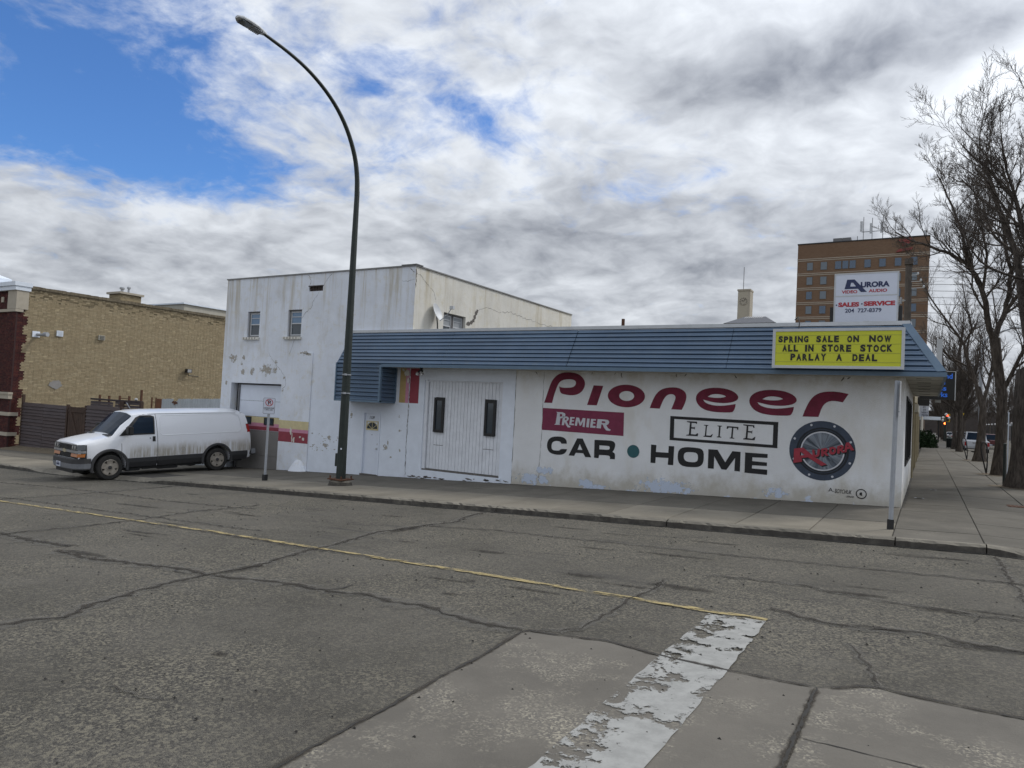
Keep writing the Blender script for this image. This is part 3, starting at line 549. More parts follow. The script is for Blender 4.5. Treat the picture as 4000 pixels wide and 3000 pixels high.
crack([(-11.9, -9.6), (-9.5, -9.66), (-7.06, -9.8), (-5.2, -9.82)], .02, .02)
# slab joints under the crossing and along the asphalt edge
ribbon(cm, wander([(-.19, -11.73), (-.19, -12.4), (-.2, -13), (-.19, -16), (-.19, -19.5)], .04, .009, rng), .016, gfn(.0145), rng, .8, False); cs2.rib(wander([(-.19, -11.73), (-.19, -12.4), (-.2, -13), (-.19, -16), (-.19, -19.5)], .05, .004, rng), .085, gfn(.0138), rng, .4)
ribbon(cm, wander([(1.215, -11.6), (1.215, -19.5)], .06, .008, rng), .025, gfn(.009), rng, .5, False)
ribbon(cm, wander([(-2.51, -19.5)] + front, .05, .012, rng), .014, gfn(.0145), rng, .9); cs2.rib(wander([(-2.51, -19.5)] + front, .08, .008, rng), .075, gfn(.0138), rng, .5)
ribbon(cm, wander(front2 + [(1.3, -11.62), (3.4, -11.68), (5.2, -11.7)], .05, .012, rng), .014, gfn(.0145), rng, .9); cs2.rib(wander(front2 + [(1.3, -11.62), (3.4, -11.68), (5.2, -11.7)], .08, .008, rng), .075, gfn(.0138), rng, .5)
ribbon(cm, wander([(-.19, -12.62), (.03, -12.63), (.22, -12.645), (.6, -12.66), (1.2, -12.6)], .05, .008, rng), .008, gfn(.009), rng, .6)
tag(cm.build('road_crack', M_CRACK, road), kind='stuff')
cs1.build('crack_dust', soft_mat('crack_dust', (.160, .152, .136), .15, .95, .5, 7), road); cs2.build('crack_edge_dirt', soft_mat('crack_soil', (.055, .048, .040), .35, 1.0, .72, 11), road)  # pale dust margins, then narrower soft dark dirt along cracks and joints
# pot-hole scabs and spalls
hm = Soft(); hr = random.Random(3)
for x, y, rx, ry in [(-4.3, -13.45, .08, .035), (-9.4, -11.75, .5, .06), (-6.8, -11.2, .10, .2), (-3.1, -9.3, .25, .06), (-1.9, -9.25, .35, .07), (-4.9, -8.6, .3, .05), (-7.2, -7.6, .12, .3), (-.2, -8.5, .3, .05), (.1, -9.85, .25, .05), (.6, -8.8, .25, .05), (.9, -10, .25, .04), (-1.0, -12.15, .035, .02), (-14, -8.2, .8, .05), (-2.6, -7.4, .5, .05), (-11, -7.9, .5, .05), (-3.9, -10.9, .10, .03)]:
    hm.blob(x, y, rx * 1.9, ry * 2.4, gfn(.0095))
for k in range(26):
    x = hr.uniform(-16, 3); y = hr.uniform(-10.6, -5.4); hm.blob(x, y, hr.uniform(.2, .9), hr.uniform(.03, .09), gfn(.0096))
hm.build('worn_patch', soft_mat('scuffed_tar', (.040, .036, .032), .45, 1.15, .7, 11), road)
# small stones and grit lying about
gm = MB()
for k in range(900):
    x = hr.uniform(-14, 2.5); y = hr.uniform(-15.5, -4.9); r = hr.choice([.004, .005, .007, .010, .013]) * (1 if y < -11 else 1.3); z = RZ(x, y) + .007
    gm.v += [(x - r, y - r * .6, z), (x + r, y - r * .5, z), (x + r * .2, y + r, z), (x, y, z + r * .8)]; i = len(gm.v) - 4
    gm.f += [(i, i + 1, i + 3), (i + 1, i + 2, i + 3), (i + 2, i, i + 3)]
tag(gm.build('grit', M_CRACK), 'dark grit and small stones scattered over the worn asphalt', 'grit', kind='stuff')
# painted lines
ym = MB(); ribbon(ym, wander([(-60, -9.3), (-30, -9.35), (-17.2, -9.41), (-9.57, -9.59), (-3.92, -9.91), (-.82, -10.13)], .2, .006, rng), .105, gfn(.0125), rng, .12, False)
ym.build('yellow_line', M_YEL, road)
wm_ = MB()
P = [(-1.36, -10.24), (-.81, -10.15), (-.80, -13), (-.80, -19)]; Q = [(-1.33, -10.24), (-1.35, -13), (-1.35, -19)]
N = 60
for k in range(N):
    a, c = -10.17 - 8.5 * k / N, -10.17 - 8.5 * (k + 1) / N; j = lambda: rng.uniform(-.012, .012)
    if k == 0: e0, e1 = -1.34 + j(), -.81 + j()
    f0, f1 = -1.34 + j(), -.81 + j()
    wm_.quad((e0, a, RZ(e0, a) + .012), (e1, a, RZ(e1, a) + .012), (f1, c, RZ(f1, c) + .012), (f0, c, RZ(f0, c) + .012)); e0, e1 = f0, f1
wm_.build('white_crossing_bar', M_WHT, road)

# pavement along the side street
pave = MB()
b1 = sheet([-60, -48, -40, -30, -26, -24, -19, -12, -6, 0, 1.2, 1.21, 3.72], [-4.6, -2.8, .3], lambda x, y: H(x, y) - .022)
b2 = sheet([0, .6, 1.2, 1.21, 2.5, 3.72], [.3, 5, 10, 15, 20, 24, 28, 32, 36, 40, 44, 48, 52, 56, 60, 90, 140, 200, 300], lambda x, y: H(x, y) - .022)
pave.v = b1.v + b2.v; pave.f = b1.f + [tuple(i + len(b1.v) for i in f) for f in b2.f]
pavement = tag(pave.build('pavement', M_JOINT), kind='structure')
def slab_mesh(w, d, t=.10, ch=.008):
    bm = bmesh.new(); bmesh.ops.create_cube(bm, size=1)
    for v in bm.verts: v.co = Vector((v.co.x * w, v.co.y * d, v.co.z * t - t / 2))
    bmesh.ops.bevel(bm, geom=[e for e in bm.edges if all(v.co.z > -.001 for v in e.verts)], offset=ch, segments=1, affect='EDGES')
    me = bpy.data.meshes.new('paving_slab'); bm.to_mesh(me); bm.free(); me.materials.append(M_WALK); return me
SL = {}
def slab(cx, cy, w, d, dz=0, tx=None, m=None):
    k = (round(w, 3), round(d, 3), m is None)
    if k not in SL:
        SL[k] = slab_mesh(*k[:2])
        if m: SL[k].materials[0] = m
    o = bpy.data.objects.new('paving_slab', SL[k]); col.objects.link(o); o.parent = pavement
    o.location = (cx, cy, H(cx, cy) + dz + rng.uniform(-.003, .003))
    sx_ = (H(cx + .2, cy) - H(cx - .2, cy)) / .4 if abs(cx - 1.2) > .25 else .0; sy_ = (H(cx, cy + .3) - H(cx, cy - .3)) / .6
    o.rotation_euler = (math.atan(sy_) + (tx or 0) + rng.uniform(-.0015, .0015), -math.atan(sx_) + rng.uniform(-.0015, .0015), 0)
G = .012
for k in range(40):
    cx = -.6 - 1.2 * k
    drive = -25.5 < cx < -19.3
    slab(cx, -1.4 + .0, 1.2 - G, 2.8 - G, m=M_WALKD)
    if drive: slab(cx, -3.68, 1.2 - G, 1.78, -.045, .052)
    else: slab(cx, -3.70, 1.2 - G, 1.8 - G)
for k, y in enumerate([-4.1] + [-3.6 + .75 + 1.5 * i for i in range(44)]):
    d = 1.0 if k == 0 else 1.5
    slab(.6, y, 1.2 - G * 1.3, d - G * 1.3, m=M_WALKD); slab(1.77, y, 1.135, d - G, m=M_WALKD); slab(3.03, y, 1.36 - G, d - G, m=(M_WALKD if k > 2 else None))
# kerb: one section every 3.6 m, broken top edge
def kerb_section(x0, x1, top=lambda x: 0.0, along='x'):
    m_ = MB(); n = max(2, int(abs(x1 - x0) / .08)); prof = []
    for k in range(n + 1):
        x = x0 + (x1 - x0) * k / n; j = rng.uniform(0, .028); j2 = rng.uniform(0, .022); t = top(x)
        if along == 'x': prof.append([(x, -4.585, H(x, -4.6) - .12), (x, -4.585, H(x, -4.6) - .003), (x, -4.71 + j2, H(x, -4.7) - .004 + t), (x, -4.765 + j, H(x, -4.7) - .030 + t * .9 - j * .6), (x, -4.785 + j * .4, H(x, -4.7) - KH - .02)])
        else: prof.append([(3.735, x, H(3, x) - .12), (3.735, x, H(3, x) - .003), (3.85 - j2, x, H(3, x) - .006), (3.90 - j, x, H(3, x) - .03), (3.92, x, H(3, x) - KH - .02)])
    m_.v = [p for r in prof for p in r]
    for k in range(n):
        for q in range(4): m_.f.append((k * 5 + q, k * 5 + q + 1, k * 5 + 5 + q + 1, k * 5 + 5 + q))
    return m_
def ktop(x):
    if x > 1.2: return -.085 * sstep(1.2, 2.0, x)
    return -.085 * sstep(-26.3, -25.2, x) * (1 - sstep(-19.6, -18.2, x))
kx = [3.72, 1.215] + [0.05 - 3.6 * k for k in range(14)]
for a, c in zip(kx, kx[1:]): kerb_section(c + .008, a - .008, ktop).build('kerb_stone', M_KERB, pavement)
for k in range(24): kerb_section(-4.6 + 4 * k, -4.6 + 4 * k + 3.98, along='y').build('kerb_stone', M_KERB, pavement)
# gutter dirt along the kerb foot and against the wall foot
dm = MB(); ribbon(dm, wander([(-48, -4.80), (-20, -4.81), (-10, -4.81), (1.2, -4.80), (3.7, -4.8)], .1, .012, rng), .06, gfn(.009), rng, .7)
tag(dm.build('gutter_dirt', M_CRACK), 'dark damp dirt gathered along the foot of the kerb', 'dirt', kind='stuff')
dm = MB(); ribbon(dm, wander([(-22.4, -.02), (-13, -.03), (-6, -.035), (-.05, -.03)], .1, .012, rng), .05, lambda u, v: (u, v, H(u, v) + .004), rng, .8)
ribbon(dm, wander([(.03, -.02), (.03, 4), (.03, 9.8)], .1, .012, rng), .05, lambda u, v: (u, v, H(u, v) + .004), rng, .8)
tag(dm.build('wall_foot_dirt', M_JOINT), 'thin line of dirt and leaf dust along the foot of the white walls', 'dirt', kind='stuff')
vg = MB().box(2.02, 2.42, 2.0, 2.42, H(2, 2) - .02, H(2, 2) + .006)
for k in range(5): vg.box(2.05 + .075 * k, 2.085 + .075 * k, 2.03, 2.39, H(2, 2) + .006, H(2, 2) + .014)
tag(vg.build('iron_grate', M_RUST), 'small square rusty iron grate set in the avenue pavement', 'grate')
for x, y, a, L in ((.31, 2.37, .2, .22), (.62, 5.2, -.1, .16)):
    lt = MB(); lt.quad(*[(x + L * u * math.cos(a) - v * .05 * math.sin(a), y + L * u * math.sin(a) + v * .05, H(x, y) + .006 + .01 * abs(v)) for u, v in ((-.5, -1), (.5, -.6), (.45, .8), (-.4, 1))])
    lt.quad(*[(x + L * u * math.cos(a) - v * .05 * math.sin(a), y + L * u * math.sin(a) + v * .05, H(x, y) + .009 + .012 * abs(v)) for u, v in ((-.3, -1.4), (.3, -1), (.25, .2), (-.2, .3))])
    tag(lt.build('litter', M_WPAINT), 'white scrap of paper on the avenue pavement, %s' % ('nearer of the two scraps' if y < 3 else 'farther of the two scraps'), 'litter')
fz = lambda x, y, z=0: (x, y, H(x, y) + z)

# ================================================================== SHOP (one storey, blue metal mansard)
XL, YD = -13.45, 9.85
shop = thing('shop', 'long white one-storey shop with blue ribbed metal eaves, painted advertising wall and plank doors', 'shop', (-6, 0, H(-6, 0)))
# door bay
bay = MB(); wall_y(bay, .0, XL, -9.61, -1.4, 2.82, [(-12.86, -10.04, -.50, 2.41)], .16)
bay.build('wall', M_BWHITE, shop)
st = MB(); wall_y(st, -.022, -9.61, 0, -1.4, 2.80, [], 0); st.quad((-9.61, -.022, -1.4), (-9.61, 0.0, -1.4), (-9.61, 0.0, 2.8), (-9.61, -.022, 2.8))
wall_x(st, 0, -.022, YD, -1.0, 2.80, [(1.45, 7.1, .80, 2.42)], -.12)
st.quad((0, YD, -1), (-9.6, YD, -1), (-9.6, YD, 3.9), (0, YD, 3.9)); st.quad((XL, YD, 2), (-9.6, YD, 2), (-9.6, YD, 3.9), (XL, YD, 3.9))
st.build('wall', M_STUC, shop)
rf = MB(); rf.quad((XL, .1, 3.86), (-.05, .1, 3.86), (-.05, YD, 3.86), (XL, YD, 3.86)); rf.quad((-15.85, 0.02, 3.86), (XL, .02, 3.86), (XL, .3, 3.86), (-15.85, .3, 3.86))
rf.build('roof', M_ROOF, shop)
# painted window strip in the side wall
w = MB().box(-.11, -.09, 1.45, 7.1, .80, 2.42).build('window', M_GLASS, shop)
fr = MB()
for a, c in ((1.45, 1.53), (3.3, 3.36), (5.2, 5.26), (7.02, 7.1)): fr.box(-.09, .03, a, c, .80, 2.42)
fr.box(-.09, .03, 1.53, 7.02, .80, .87); fr.box(-.09, .03, 1.53, 7.02, 2.35, 2.42); fr.build('frame', M_BLKM, w)
# siding courses
NC = 9
def course_profile(y0, z0, y1, z1, n):
    """(y,z) zig-zag of broad faces and narrow recessed grooves, bottom to top"""
    d = Vector((y1 - y0, z1 - z0)); L = d.length; u = d / L; nn = Vector((u.y, -u.x)) * -1
    if nn.x > 0: nn = -nn
    P = []
    for k in range(n):
        a, s_ = k / n, 1 / n
        for t, h in ((0, -.028), (.07, .034), (.50, .030), (.54, .020), (.58, .028), (.76, .026), (.80, -.030), (.999, -.034)):
            q = Vector((y0, z0)) + d * (a + s_ * t) + nn * h; P.append((q.x, q.y))
    return P
def siding(mb, prof, x0, x1, swap=False):
    for (a, c), (d, e) in zip(prof, prof[1:]):
        X0 = x0(a, c) if callable(x0) else x0; X1 = x1(a, c) if callable(x1) else x1; X2 = x1(d, e) if callable(x1) else x1; X3 = x0(d, e) if callable(x0) else x0
        q = [(X0, a, c), (X1, a, c), (X2, d, e), (X3, d, e)]
        if swap: q = [(-y, x, z) for x, y, z in q]
        mb.quad(*q)
    return mb
pm = course_profile(-.70, 2.84, -.035, 3.88, NC)
hipx = lambda y, z: .70 - (z - 2.84) / 1.04 * .665
seams = [-15.88, -11.75, -7.7, -3.6]
for a, c in zip(seams, seams[1:]): siding(MB(), [(y_ - (.009 if c > -8 and c < -7 else 0), z_) for y_, z_ in pm], a + .006, c - .006).build('siding_panel', M_BLUE, shop)
siding(MB(), pm, -3.596, hipx).build('siding_panel', M_BLUE, shop)
# side mansard on the avenue (x and y swapped)
for a, c in ((None, 3.2), (3.208, 6.6), (6.608, YD)):
    sm_ = MB()
    for (p0, z0), (p1, z1) in zip(pm, pm[1:]):
        e0 = -hipx(0, z0) if a is None else a; e1 = -hipx(0, z1) if a is None else a
        sm_.quad((-p0, e0, z0), (-p0, c, z0), (-p1, c, z1), (-p1, e1, z1))
    sm_.build('siding_panel', M_BLUE, shop)
# lower box round the corner entrance
pb = course_profile(-.70, 1.70, -.70, 2.84, 9)
siding(MB(), pb, -15.88, -14.03).build('siding_panel', M_BLUE, shop)
sb = MB()
for (p0, z0), (p1, z1) in zip(pb, pb[1:]):
    o0, o1 = -(p0 + .70) * .7, -(p1 + .70) * .7
    sb.quad((-14.01 + o0, -.66, z0), (-14.01 + o0, 0, z0), (-14.01 + o1, 0, z1), (-14.01 + o1, -.66, z1))
sb.build('siding_panel', M_BLUE, shop)
eb = MB(); eb.prism([(-.70, 1.66), (-.0, 1.66), (0, 3.88), (-.04, 3.88), (-.70, 2.84)], lambda u, v, w: (w, u, v), -15.92, -15.88); eb.build('end_panel', M_BLUE, shop)
tr = MB()
tr.box(-14.07, -14.0, -.745, -.655, 1.66, 2.80); tr.box(-15.90, -14.0, -.735, -.0, 1.64, 1.70); tr.box(-15.90, -15.86, -.75, -.69, 1.64, 2.86)
tr.box(-13.999, .745, -.745, -.70, 2.745, 2.835); tr.box(.70, .745, -.70, YD, 2.745, 2.835); tr.box(-14.03, -13.97, -.05, .01, 1.70, 2.75)
a_, c_ = Vector((.70, -.70, 2.83)), Vector((.03, -.04, 3.90)); dd = (c_ - a_)
hp = MB()
for off in ((0, 0),):
    w1, w2 = Vector((-.13, -.0, 0)), Vector((0, .13, 0)); up = Vector((.03, -.03, .035))
    q0, q1, q2 = a_ + w1 + Vector((0, -.035, .02)), a_ + up, a_ + w2 + Vector((.035, 0, .02)); r0, r1, r2 = c_ + w1 + Vector((0, -.035, .02)), c_ + up, c_ + w2 + Vector((.035, 0, .02))
    hp.quad(q0, q1, r1, r0); hp.quad(q1, q2, r2, r1)
    q0, q1, q2 = [p - Vector((.02, -.02, .03)) for p in (q0, q1, q2)]; r0, r1, r2 = [p - Vector((.02, -.02, .03)) for p in (r0, r1, r2)]; hp.quad(q0, r0, r1, q1); hp.quad(q1, r1, r2, q2)
hp.build('hip_cap', M_BLUET, shop)
tr.build('trim', M_BLUET, shop)
fl = MB(); fl.box(-15.92, .06, -.085, .06, 3.885, 3.972); fl.box(-.02, .085, .06, YD, 3.885, 3.97)
fo = fl.build('roof_flashing', M_FLASH, shop)
sf = MB(); sf.box(-13.97, .70, -.70, -.024, 2.765, 2.79); sf.box(.002, .70, -.022, YD, 2.765, 2.79); so_ = sf.build('soffit', M_SOFF, shop)
for k in range(6): MB().box(.20, .48, .35 + 1.6 * k, .43 + 1.6 * k, 2.760, 2.7655).build('vent_slot', M_DARK, so_)
for k in range(5): MB().box(.002, .70, .95 + 1.9 * k, .965 + 1.9 * k, 2.7605, 2.7655).build('joint', M_JOINT, so_)
# plank door bay
door = MB().box(-12.80, -10.06, .13, .15, -.45, 2.40).build('plank_door', M_JOINT, shop)
pr = random.Random(8)
n = 22; x0, x1 = -12.74, -10.10; pw = (x1 - x0) / n
for k in range(n):
    xa, xb = x0 + pw * k + .005, x0 + pw * (k + 1) - .005
    segs = [(-.28 + .0, 2.38)]
    if -12.52 < (xa + xb) / 2 < -12.13 or -10.67 < (xa + xb) / 2 < -10.28: segs = [(-.28, .44), (.455, .83), (1.90, 2.38)]
    for za, zb in segs:
        MB().box(xa, xb, .105 + pr.uniform(0, .006), .13, za, zb).build('plank', M_PLANK, door)
fr = MB().box(-12.86, -12.75, .04, .13, -.36, 2.41).box(-10.09, -10.04, .05, .13, -.36, 2.41).box(-12.75, -10.09, .06, .13, 2.375, 2.41); fr.build('door_frame', M_PLANK, door)
MB().box(-12.84, -10.06, .03, .13, -.34, -.29).build('threshold', M_PEELD, door)
jm = MB().box(-12.40, -10.6, .1, .1055, 1.86, 1.868); 
for xw in (-12.5, -10.655):
    wd = MB().box(xw + .07, xw + .29, .075, .085, .92, 1.80).build('window', M_GLASS, door)
    MB().box(xw, xw + .07, .045, .12, .84, 1.89).box(xw + .29, xw + .365, .045, .12, .84, 1.89).box(xw + .07, xw + .29, .045, .12, 1.80, 1.89).box(xw + .07, xw + .29, .045, .12, .84, .92).build('frame', M_WINB, wd)
kk = MB().prism([(-12.92, -.72), (-9.98, -.60), (-9.98, -.335), (-12.92, -.335)], lambda u, v, w: (u, w, v), -.035, .10); kk.build('door_step', M_BWHITE, shop)
# cream, pink and red band at the corner of the eaves
for a, c, mm, nm in ((-13.84, -13.60, M_CREAM, 'cream_band'), (-13.60, -13.47, M_PINKST, 'pink_band')):
    pass
MB().box(-13.43, -13.08, -.004, 0, 1.68, 2.76).build('red_band', M_REDST, shop)
# mural lettering
fw = lambda y: (lambda u, v, w: (u, y - w, v))
def mural(name, polys, m_, y=-.026, smooth=True, dx=0, sxx=1.0):
    if smooth: polys = [smoothpoly(P, .9) for P in polys]
    if dx or sxx != 1: x00 = min(p[0] for p in polys[0]); polys = [[(x00 + dx + (x - x00) * sxx, z) for x, z in P] for P in polys]
    return MB().add(outline(polys, .0015), fw(y)).build(name, m_, shop)
for k in 'PInr': mural('letter', GL[k], M_MAROON)
mural('letter', GL['e'], M_MAROON); mural('letter', [[(x, z - .012) for x, z in P] for P in GL['e']], M_MAROON, dx=1.27, sxx=1.035)
MB().add(outline([ring_pts(-6.285, 2.148, .51, .292), ring_pts(-6.27, 2.148, .205, .127)], .0015), fw(-.026)).build('letter', M_MAROON, shop)
for k in 'CARHOME': mural('letter', GL[k], M_BLACKP, smooth=k in 'COR')
MB().add(outline([ring_pts(-6.025, .735, .165, .165)], .0015), fw(-.026)).build('dot', M_TEAL, shop)
panel = MB().add(outline([[(-8.705, 1.13), (-6.31, 1.11), (-6.32, 1.715), (-8.70, 1.735)]], .001), fw(-.0255)).build('red_panel', M_PLUM, shop)
for k in ('p1', 'p2', 'p3', 'p4', 'p5', 'p6', 'p7'): MB().add(outline(GL[k], .0015), fw(-.029)).build('letter', M_WPAINT, panel)
box_ = MB().add(outline([[(-5.085, 1.09), (-2.53, 1.07), (-2.53, 1.675), (-5.09, 1.69)], [(-4.98, 1.155), (-2.635, 1.14), (-2.635, 1.60), (-4.985, 1.62)]], .0015), fw(-.026)).build('black_frame', M_BLACKP, shop)
for k in ('e1', 'l', 'i', 't', 'e5'): MB().add(outline(GL[k], .0015), fw(-.026)).build('letter', M_BLACKP, box_)
# painted loudspeaker
M_SPK1 = speck((.045, .060, .090), .25, 6, .75, 'speaker_rim_paint', .01, 50); M_SPK2 = speck((.015, .018, .024), .3, 8, .75, 'speaker_surround_paint', .01, 50)
def f_cone(b, g):
    s = b.n('ShaderNodeSeparateXYZ', {0: g}); dx = b.math('ADD', s.outputs[0], 1.585); dz = b.math('SUBTRACT', s.outputs[2], 1.09)
    an = b.math('ARCTAN2', dz, dx); w = b.noise(b.n('ShaderNodeCombineXYZ', {0: b.math('MULTIPLY', an, 1.6), 1: b.noise(g, 1.5, 2), 2: 0.0}).outputs[0], 1.9, 4, .6)
    c = b.mix(b.mr(w, .35, .68), (.035, .045, .06), (.26, .29, .33)); return b.mix(b.mr(b.noise(g, 5, 4), .45, .7, 0, .5), c, (.14, .17, .22))
M_CONE = mat('speaker_cone_paint', rough=.8, fn=f_cone)
sc_ = (-1.585, 1.085)
spk = MB().add(outline([ring_pts(*sc_, .685, .665, 56)], .001), fw(-.0255)).build('loudspeaker_painting', M_SPK1, shop)
for r, mm, nm, y in ((.545, M_SPK2, 'surround', -.0285), (.455, M_WPAINT, 'bright_ring', -.031), (.425, M_CONE, 'cone', -.0335)):
    MB().add(outline([ring_pts(sc_[0] + .01, sc_[1] - .01, r, r * .97, 48)], .001), fw(y)).build(nm, mm, spk)
MB().add(outline([ring_pts(sc_[0] + .01, sc_[1] - .01, .50, .49, 48), ring_pts(sc_[0] + .01, sc_[1] - .01, .49, .48, 48)], .001), fw(-.031)).build('ridge_line', M_SPK1, spk)
for k in range(8):
    a = math.radians(22 + 45 * k); MB().add(outline([ring_pts(sc_[0] + .625 * math.cos(a), sc_[1] + .605 * math.sin(a), .026, .026, 10)], .001), fw(-.0285)).build('bolt', M_WPAINT, spk)
M_AUR = speck((.33, .035, .055), .2, 12, .75, 'crimson_letter_paint', .01, 50)
for k in ('A2', 'U', 'R1', 'O1', 'R2', 'A3'):
    MB().add(outline([[(x + .025, z - .022) for x, z in P] for P in GL[k]], .001), fw(-.0365)).build('letter_shadow', M_BLACKP, spk)
    MB().add(outline(GL[k], .0015), fw(-.040)).build('letter', M_AUR, spk)
# signature
sg = MB(); sr = random.Random(2)
sg.add(text('A.', -1.42, -1.31, .195, .275, .0), fw(-.026)); sg.add(text('BOYCHUK', -1.29, -.955, .175, .265, .0, shear=.2), fw(-.026)); sg.add(text('2000', -1.06, -.91, .105, .14, .0, shear=.2), fw(-.026))
sg.add(outline([ring_pts(-.765, .205, .108, .108, 28), ring_pts(-.765, .205, .088, .088, 28)], .0012), fw(-.026)); sg.add(outline([[(-.765 + .035 * math.cos(a), .205 + .035 * math.sin(a)) for a in [math.radians(50 + 26 * i) for i in range(11)]] + [(-.755, .205)]], .0012), fw(-.026))
sg.build('signature', M_BLACKP, shop)
# peeled paint at the wall foot, small damages
pp = MB(); 
for x, z, rx, rz in ((-7.9, -.33, .55, .05), (-7.2, -.28, .30, .035)): pass
for k in range(26):
    x = sr.uniform(-13.3, -9.7); pp.add(outline([blob_pts(x, H(x, 0) + sr.uniform(.0, .08), sr.uniform(.02, .10), sr.uniform(.01, .03), sr, 14, .6)], .001), fw(-.004 if x < -12.95 or x > -9.95 else -.04))
pp.build('peeled_paint', M_PEELD, shop)['kind'] = 'stuff'
pb_ = Soft()
for x, z, rx, rz in ((-8.55, .02, .28, .10), (-7.3, -.20, .25, .10), (-7.0, -.26, .45, .06), (-8.9, -.25, .5, .13), (-5.2, -.08, .75, .17), (-2.55, .05, .28, .12)):
    pb_.blob(x, z, rx * 1.5, rz * 1.7, lambda u, v: (u, -.0255 - abs(x) * .0002, v))
pb_.build('repaint_patch', soft_mat('bluish_touch_up', (.60, .68, .82), .55, .70, .8, 6, 3.2), shop)
cr = MB(); cf = lambda y: (lambda u, v: (u, y, v))
ribbon(cr, wander([(-13.45, 2.74), (-13.44, 1.6), (-13.46, .6), (-13.44, -.62)], .05, .012, sr), .016, cf(-.006), sr, .9)
ribbon(cr, wander([(-8.72, 2.75), (-8.70, 1.5), (-8.74, -.3)], .09, .012, sr), .008, cf(-.0256), sr, .9)
ribbon(cr, wander([(-9.6, 2.75), (-9.6, -.4)], .1, .006, sr), .010, cf(-.0256), sr, .9)
for k in range(9): x = sr.uniform(-9, -.3); ribbon(cr, wander([(x, 2.75), (x + sr.uniform(-.08, .08), 2.75 - sr.uniform(.04, .14))], .03, .01, sr), .02, cf(-.0256), sr, .6)
cr.build('wall_crack', M_PEELD, shop)['kind'] = 'stuff'
# twin flood lamps under the eaves
t = thing('flood_lamp', 'twin clear-bulb flood lamps under the blue eaves left of the plank doors', 'lamp', (-12.75, -.35, 2.76))
MB().lathe([(.05, 2.70), (.05, 2.765)], 12, lambda p: (p.x - 12.75, p.y - .35, p.z)).build('base', M_BLKM, t)
for s_ in (-1, 1):
    MB().tube([(-12.75, -.35, 2.71), (-12.75 + s_ * .05, -.37, 2.66), (-12.75 + s_ * .08, -.40, 2.62)], .03, 8).build('holder', M_BLKM, t)
    MB().lathe([(.02, .03), (.045, 0), (.055, -.05), (.03, -.075)], 12, lambda p: (p.x - 12.75 + s_ * .09, p.y - .42, p.z + 2.60)).build('bulb', M_LAMPW, t, True)
# message sign on the mansard
ms = thing('message_sign', 'yellow changeable-letter sign with black letters on the blue eaves corner', 'sign', (-1.28, -.7, 2.87))
MB().box(-2.53, -.02, -.93, -.70, 2.88, 3.71).build('cabinet', M_ALU, ms)
MB().box(-2.55, 0, -.955, -.93, 3.665, 3.725).box(-2.55, 0, -.955, -.93, 2.865, 2.925).box(-2.55, -2.49, -.955, -.93, 2.925, 3.665).box(-.06, 0, -.955, -.93, 2.925, 3.665).build('frame', M_ALU, ms)
fc = MB().box(-2.49, -.06, -.942, -.931, 2.925, 3.665).build('face', M_SIGNY, ms)
for z in (3.575, 3.385, 3.195, 3.005): MB().box(-2.48, -.07, -.946, -.942, z - .004, z + .004).build('letter_track', M_TRACK, fc)
rows = [(3.43, 3.545, [('SPRING', -2.43, -1.81), ('SALE', -1.69, -1.24), ('ON', -1.10, -.87), ('NOW', -.67, -.255)]), (3.235, 3.355, [('ALL', -2.34, -2.01), ('IN', -1.88, -1.71), ('STORE', -1.56, -.97), ('STOCK', -.82, -.20)]), (3.045, 3.165, [('PARLAY', -2.16, -1.43), ('A', -1.28, -1.175), ('DEAL', -.96, -.48)])]
rows = [(3.425, 3.562, [('SPRING', -2.43, -1.82), ('SALE', -1.66, -1.22), ('ON', -1.06, -.84), ('NOW', -.65, -.25)]), (3.225, 3.372, [('ALL', -2.34, -2.02), ('IN', -1.88, -1.71), ('STORE', -1.55, -.98), ('STOCK', -.81, -.22)]), (3.03, 3.176, [('PARLAY', -2.17, -1.46), ('A', -1.26, -1.15), ('DEAL', -.95, -.49)])]
for z0, z1, ws in rows:
    for wd, a, c in ws:
        n = len(wd); wts = [(.45 if ch == 'I' else (1.15 if ch in 'WMN' else 1.0)) for ch in wd]; tot = sum(wts) + .24 * (n - 1); u = (c - a) / tot; x = a
        for ch, q in zip(wd, wts):
            x2 = x + u * q; jz = sr.uniform(-.004, .004)
            MB().add(text(ch, x, x2, z0 + jz, z1 + jz, .052 if ch != 'I' else .05), fw(-.948)).build('letter', M_BLKV, ms); x = x2 + .24 * u
MB().tube([(-2.24, -.10, 4.03), (-2.16, -.14, 4.09), (-2.12, -.22, 3.95), (-2.12, -.33, 3.72), (-2.12, -.6, 3.66)], .012, 6).build('cable', M_BLKM, ms)
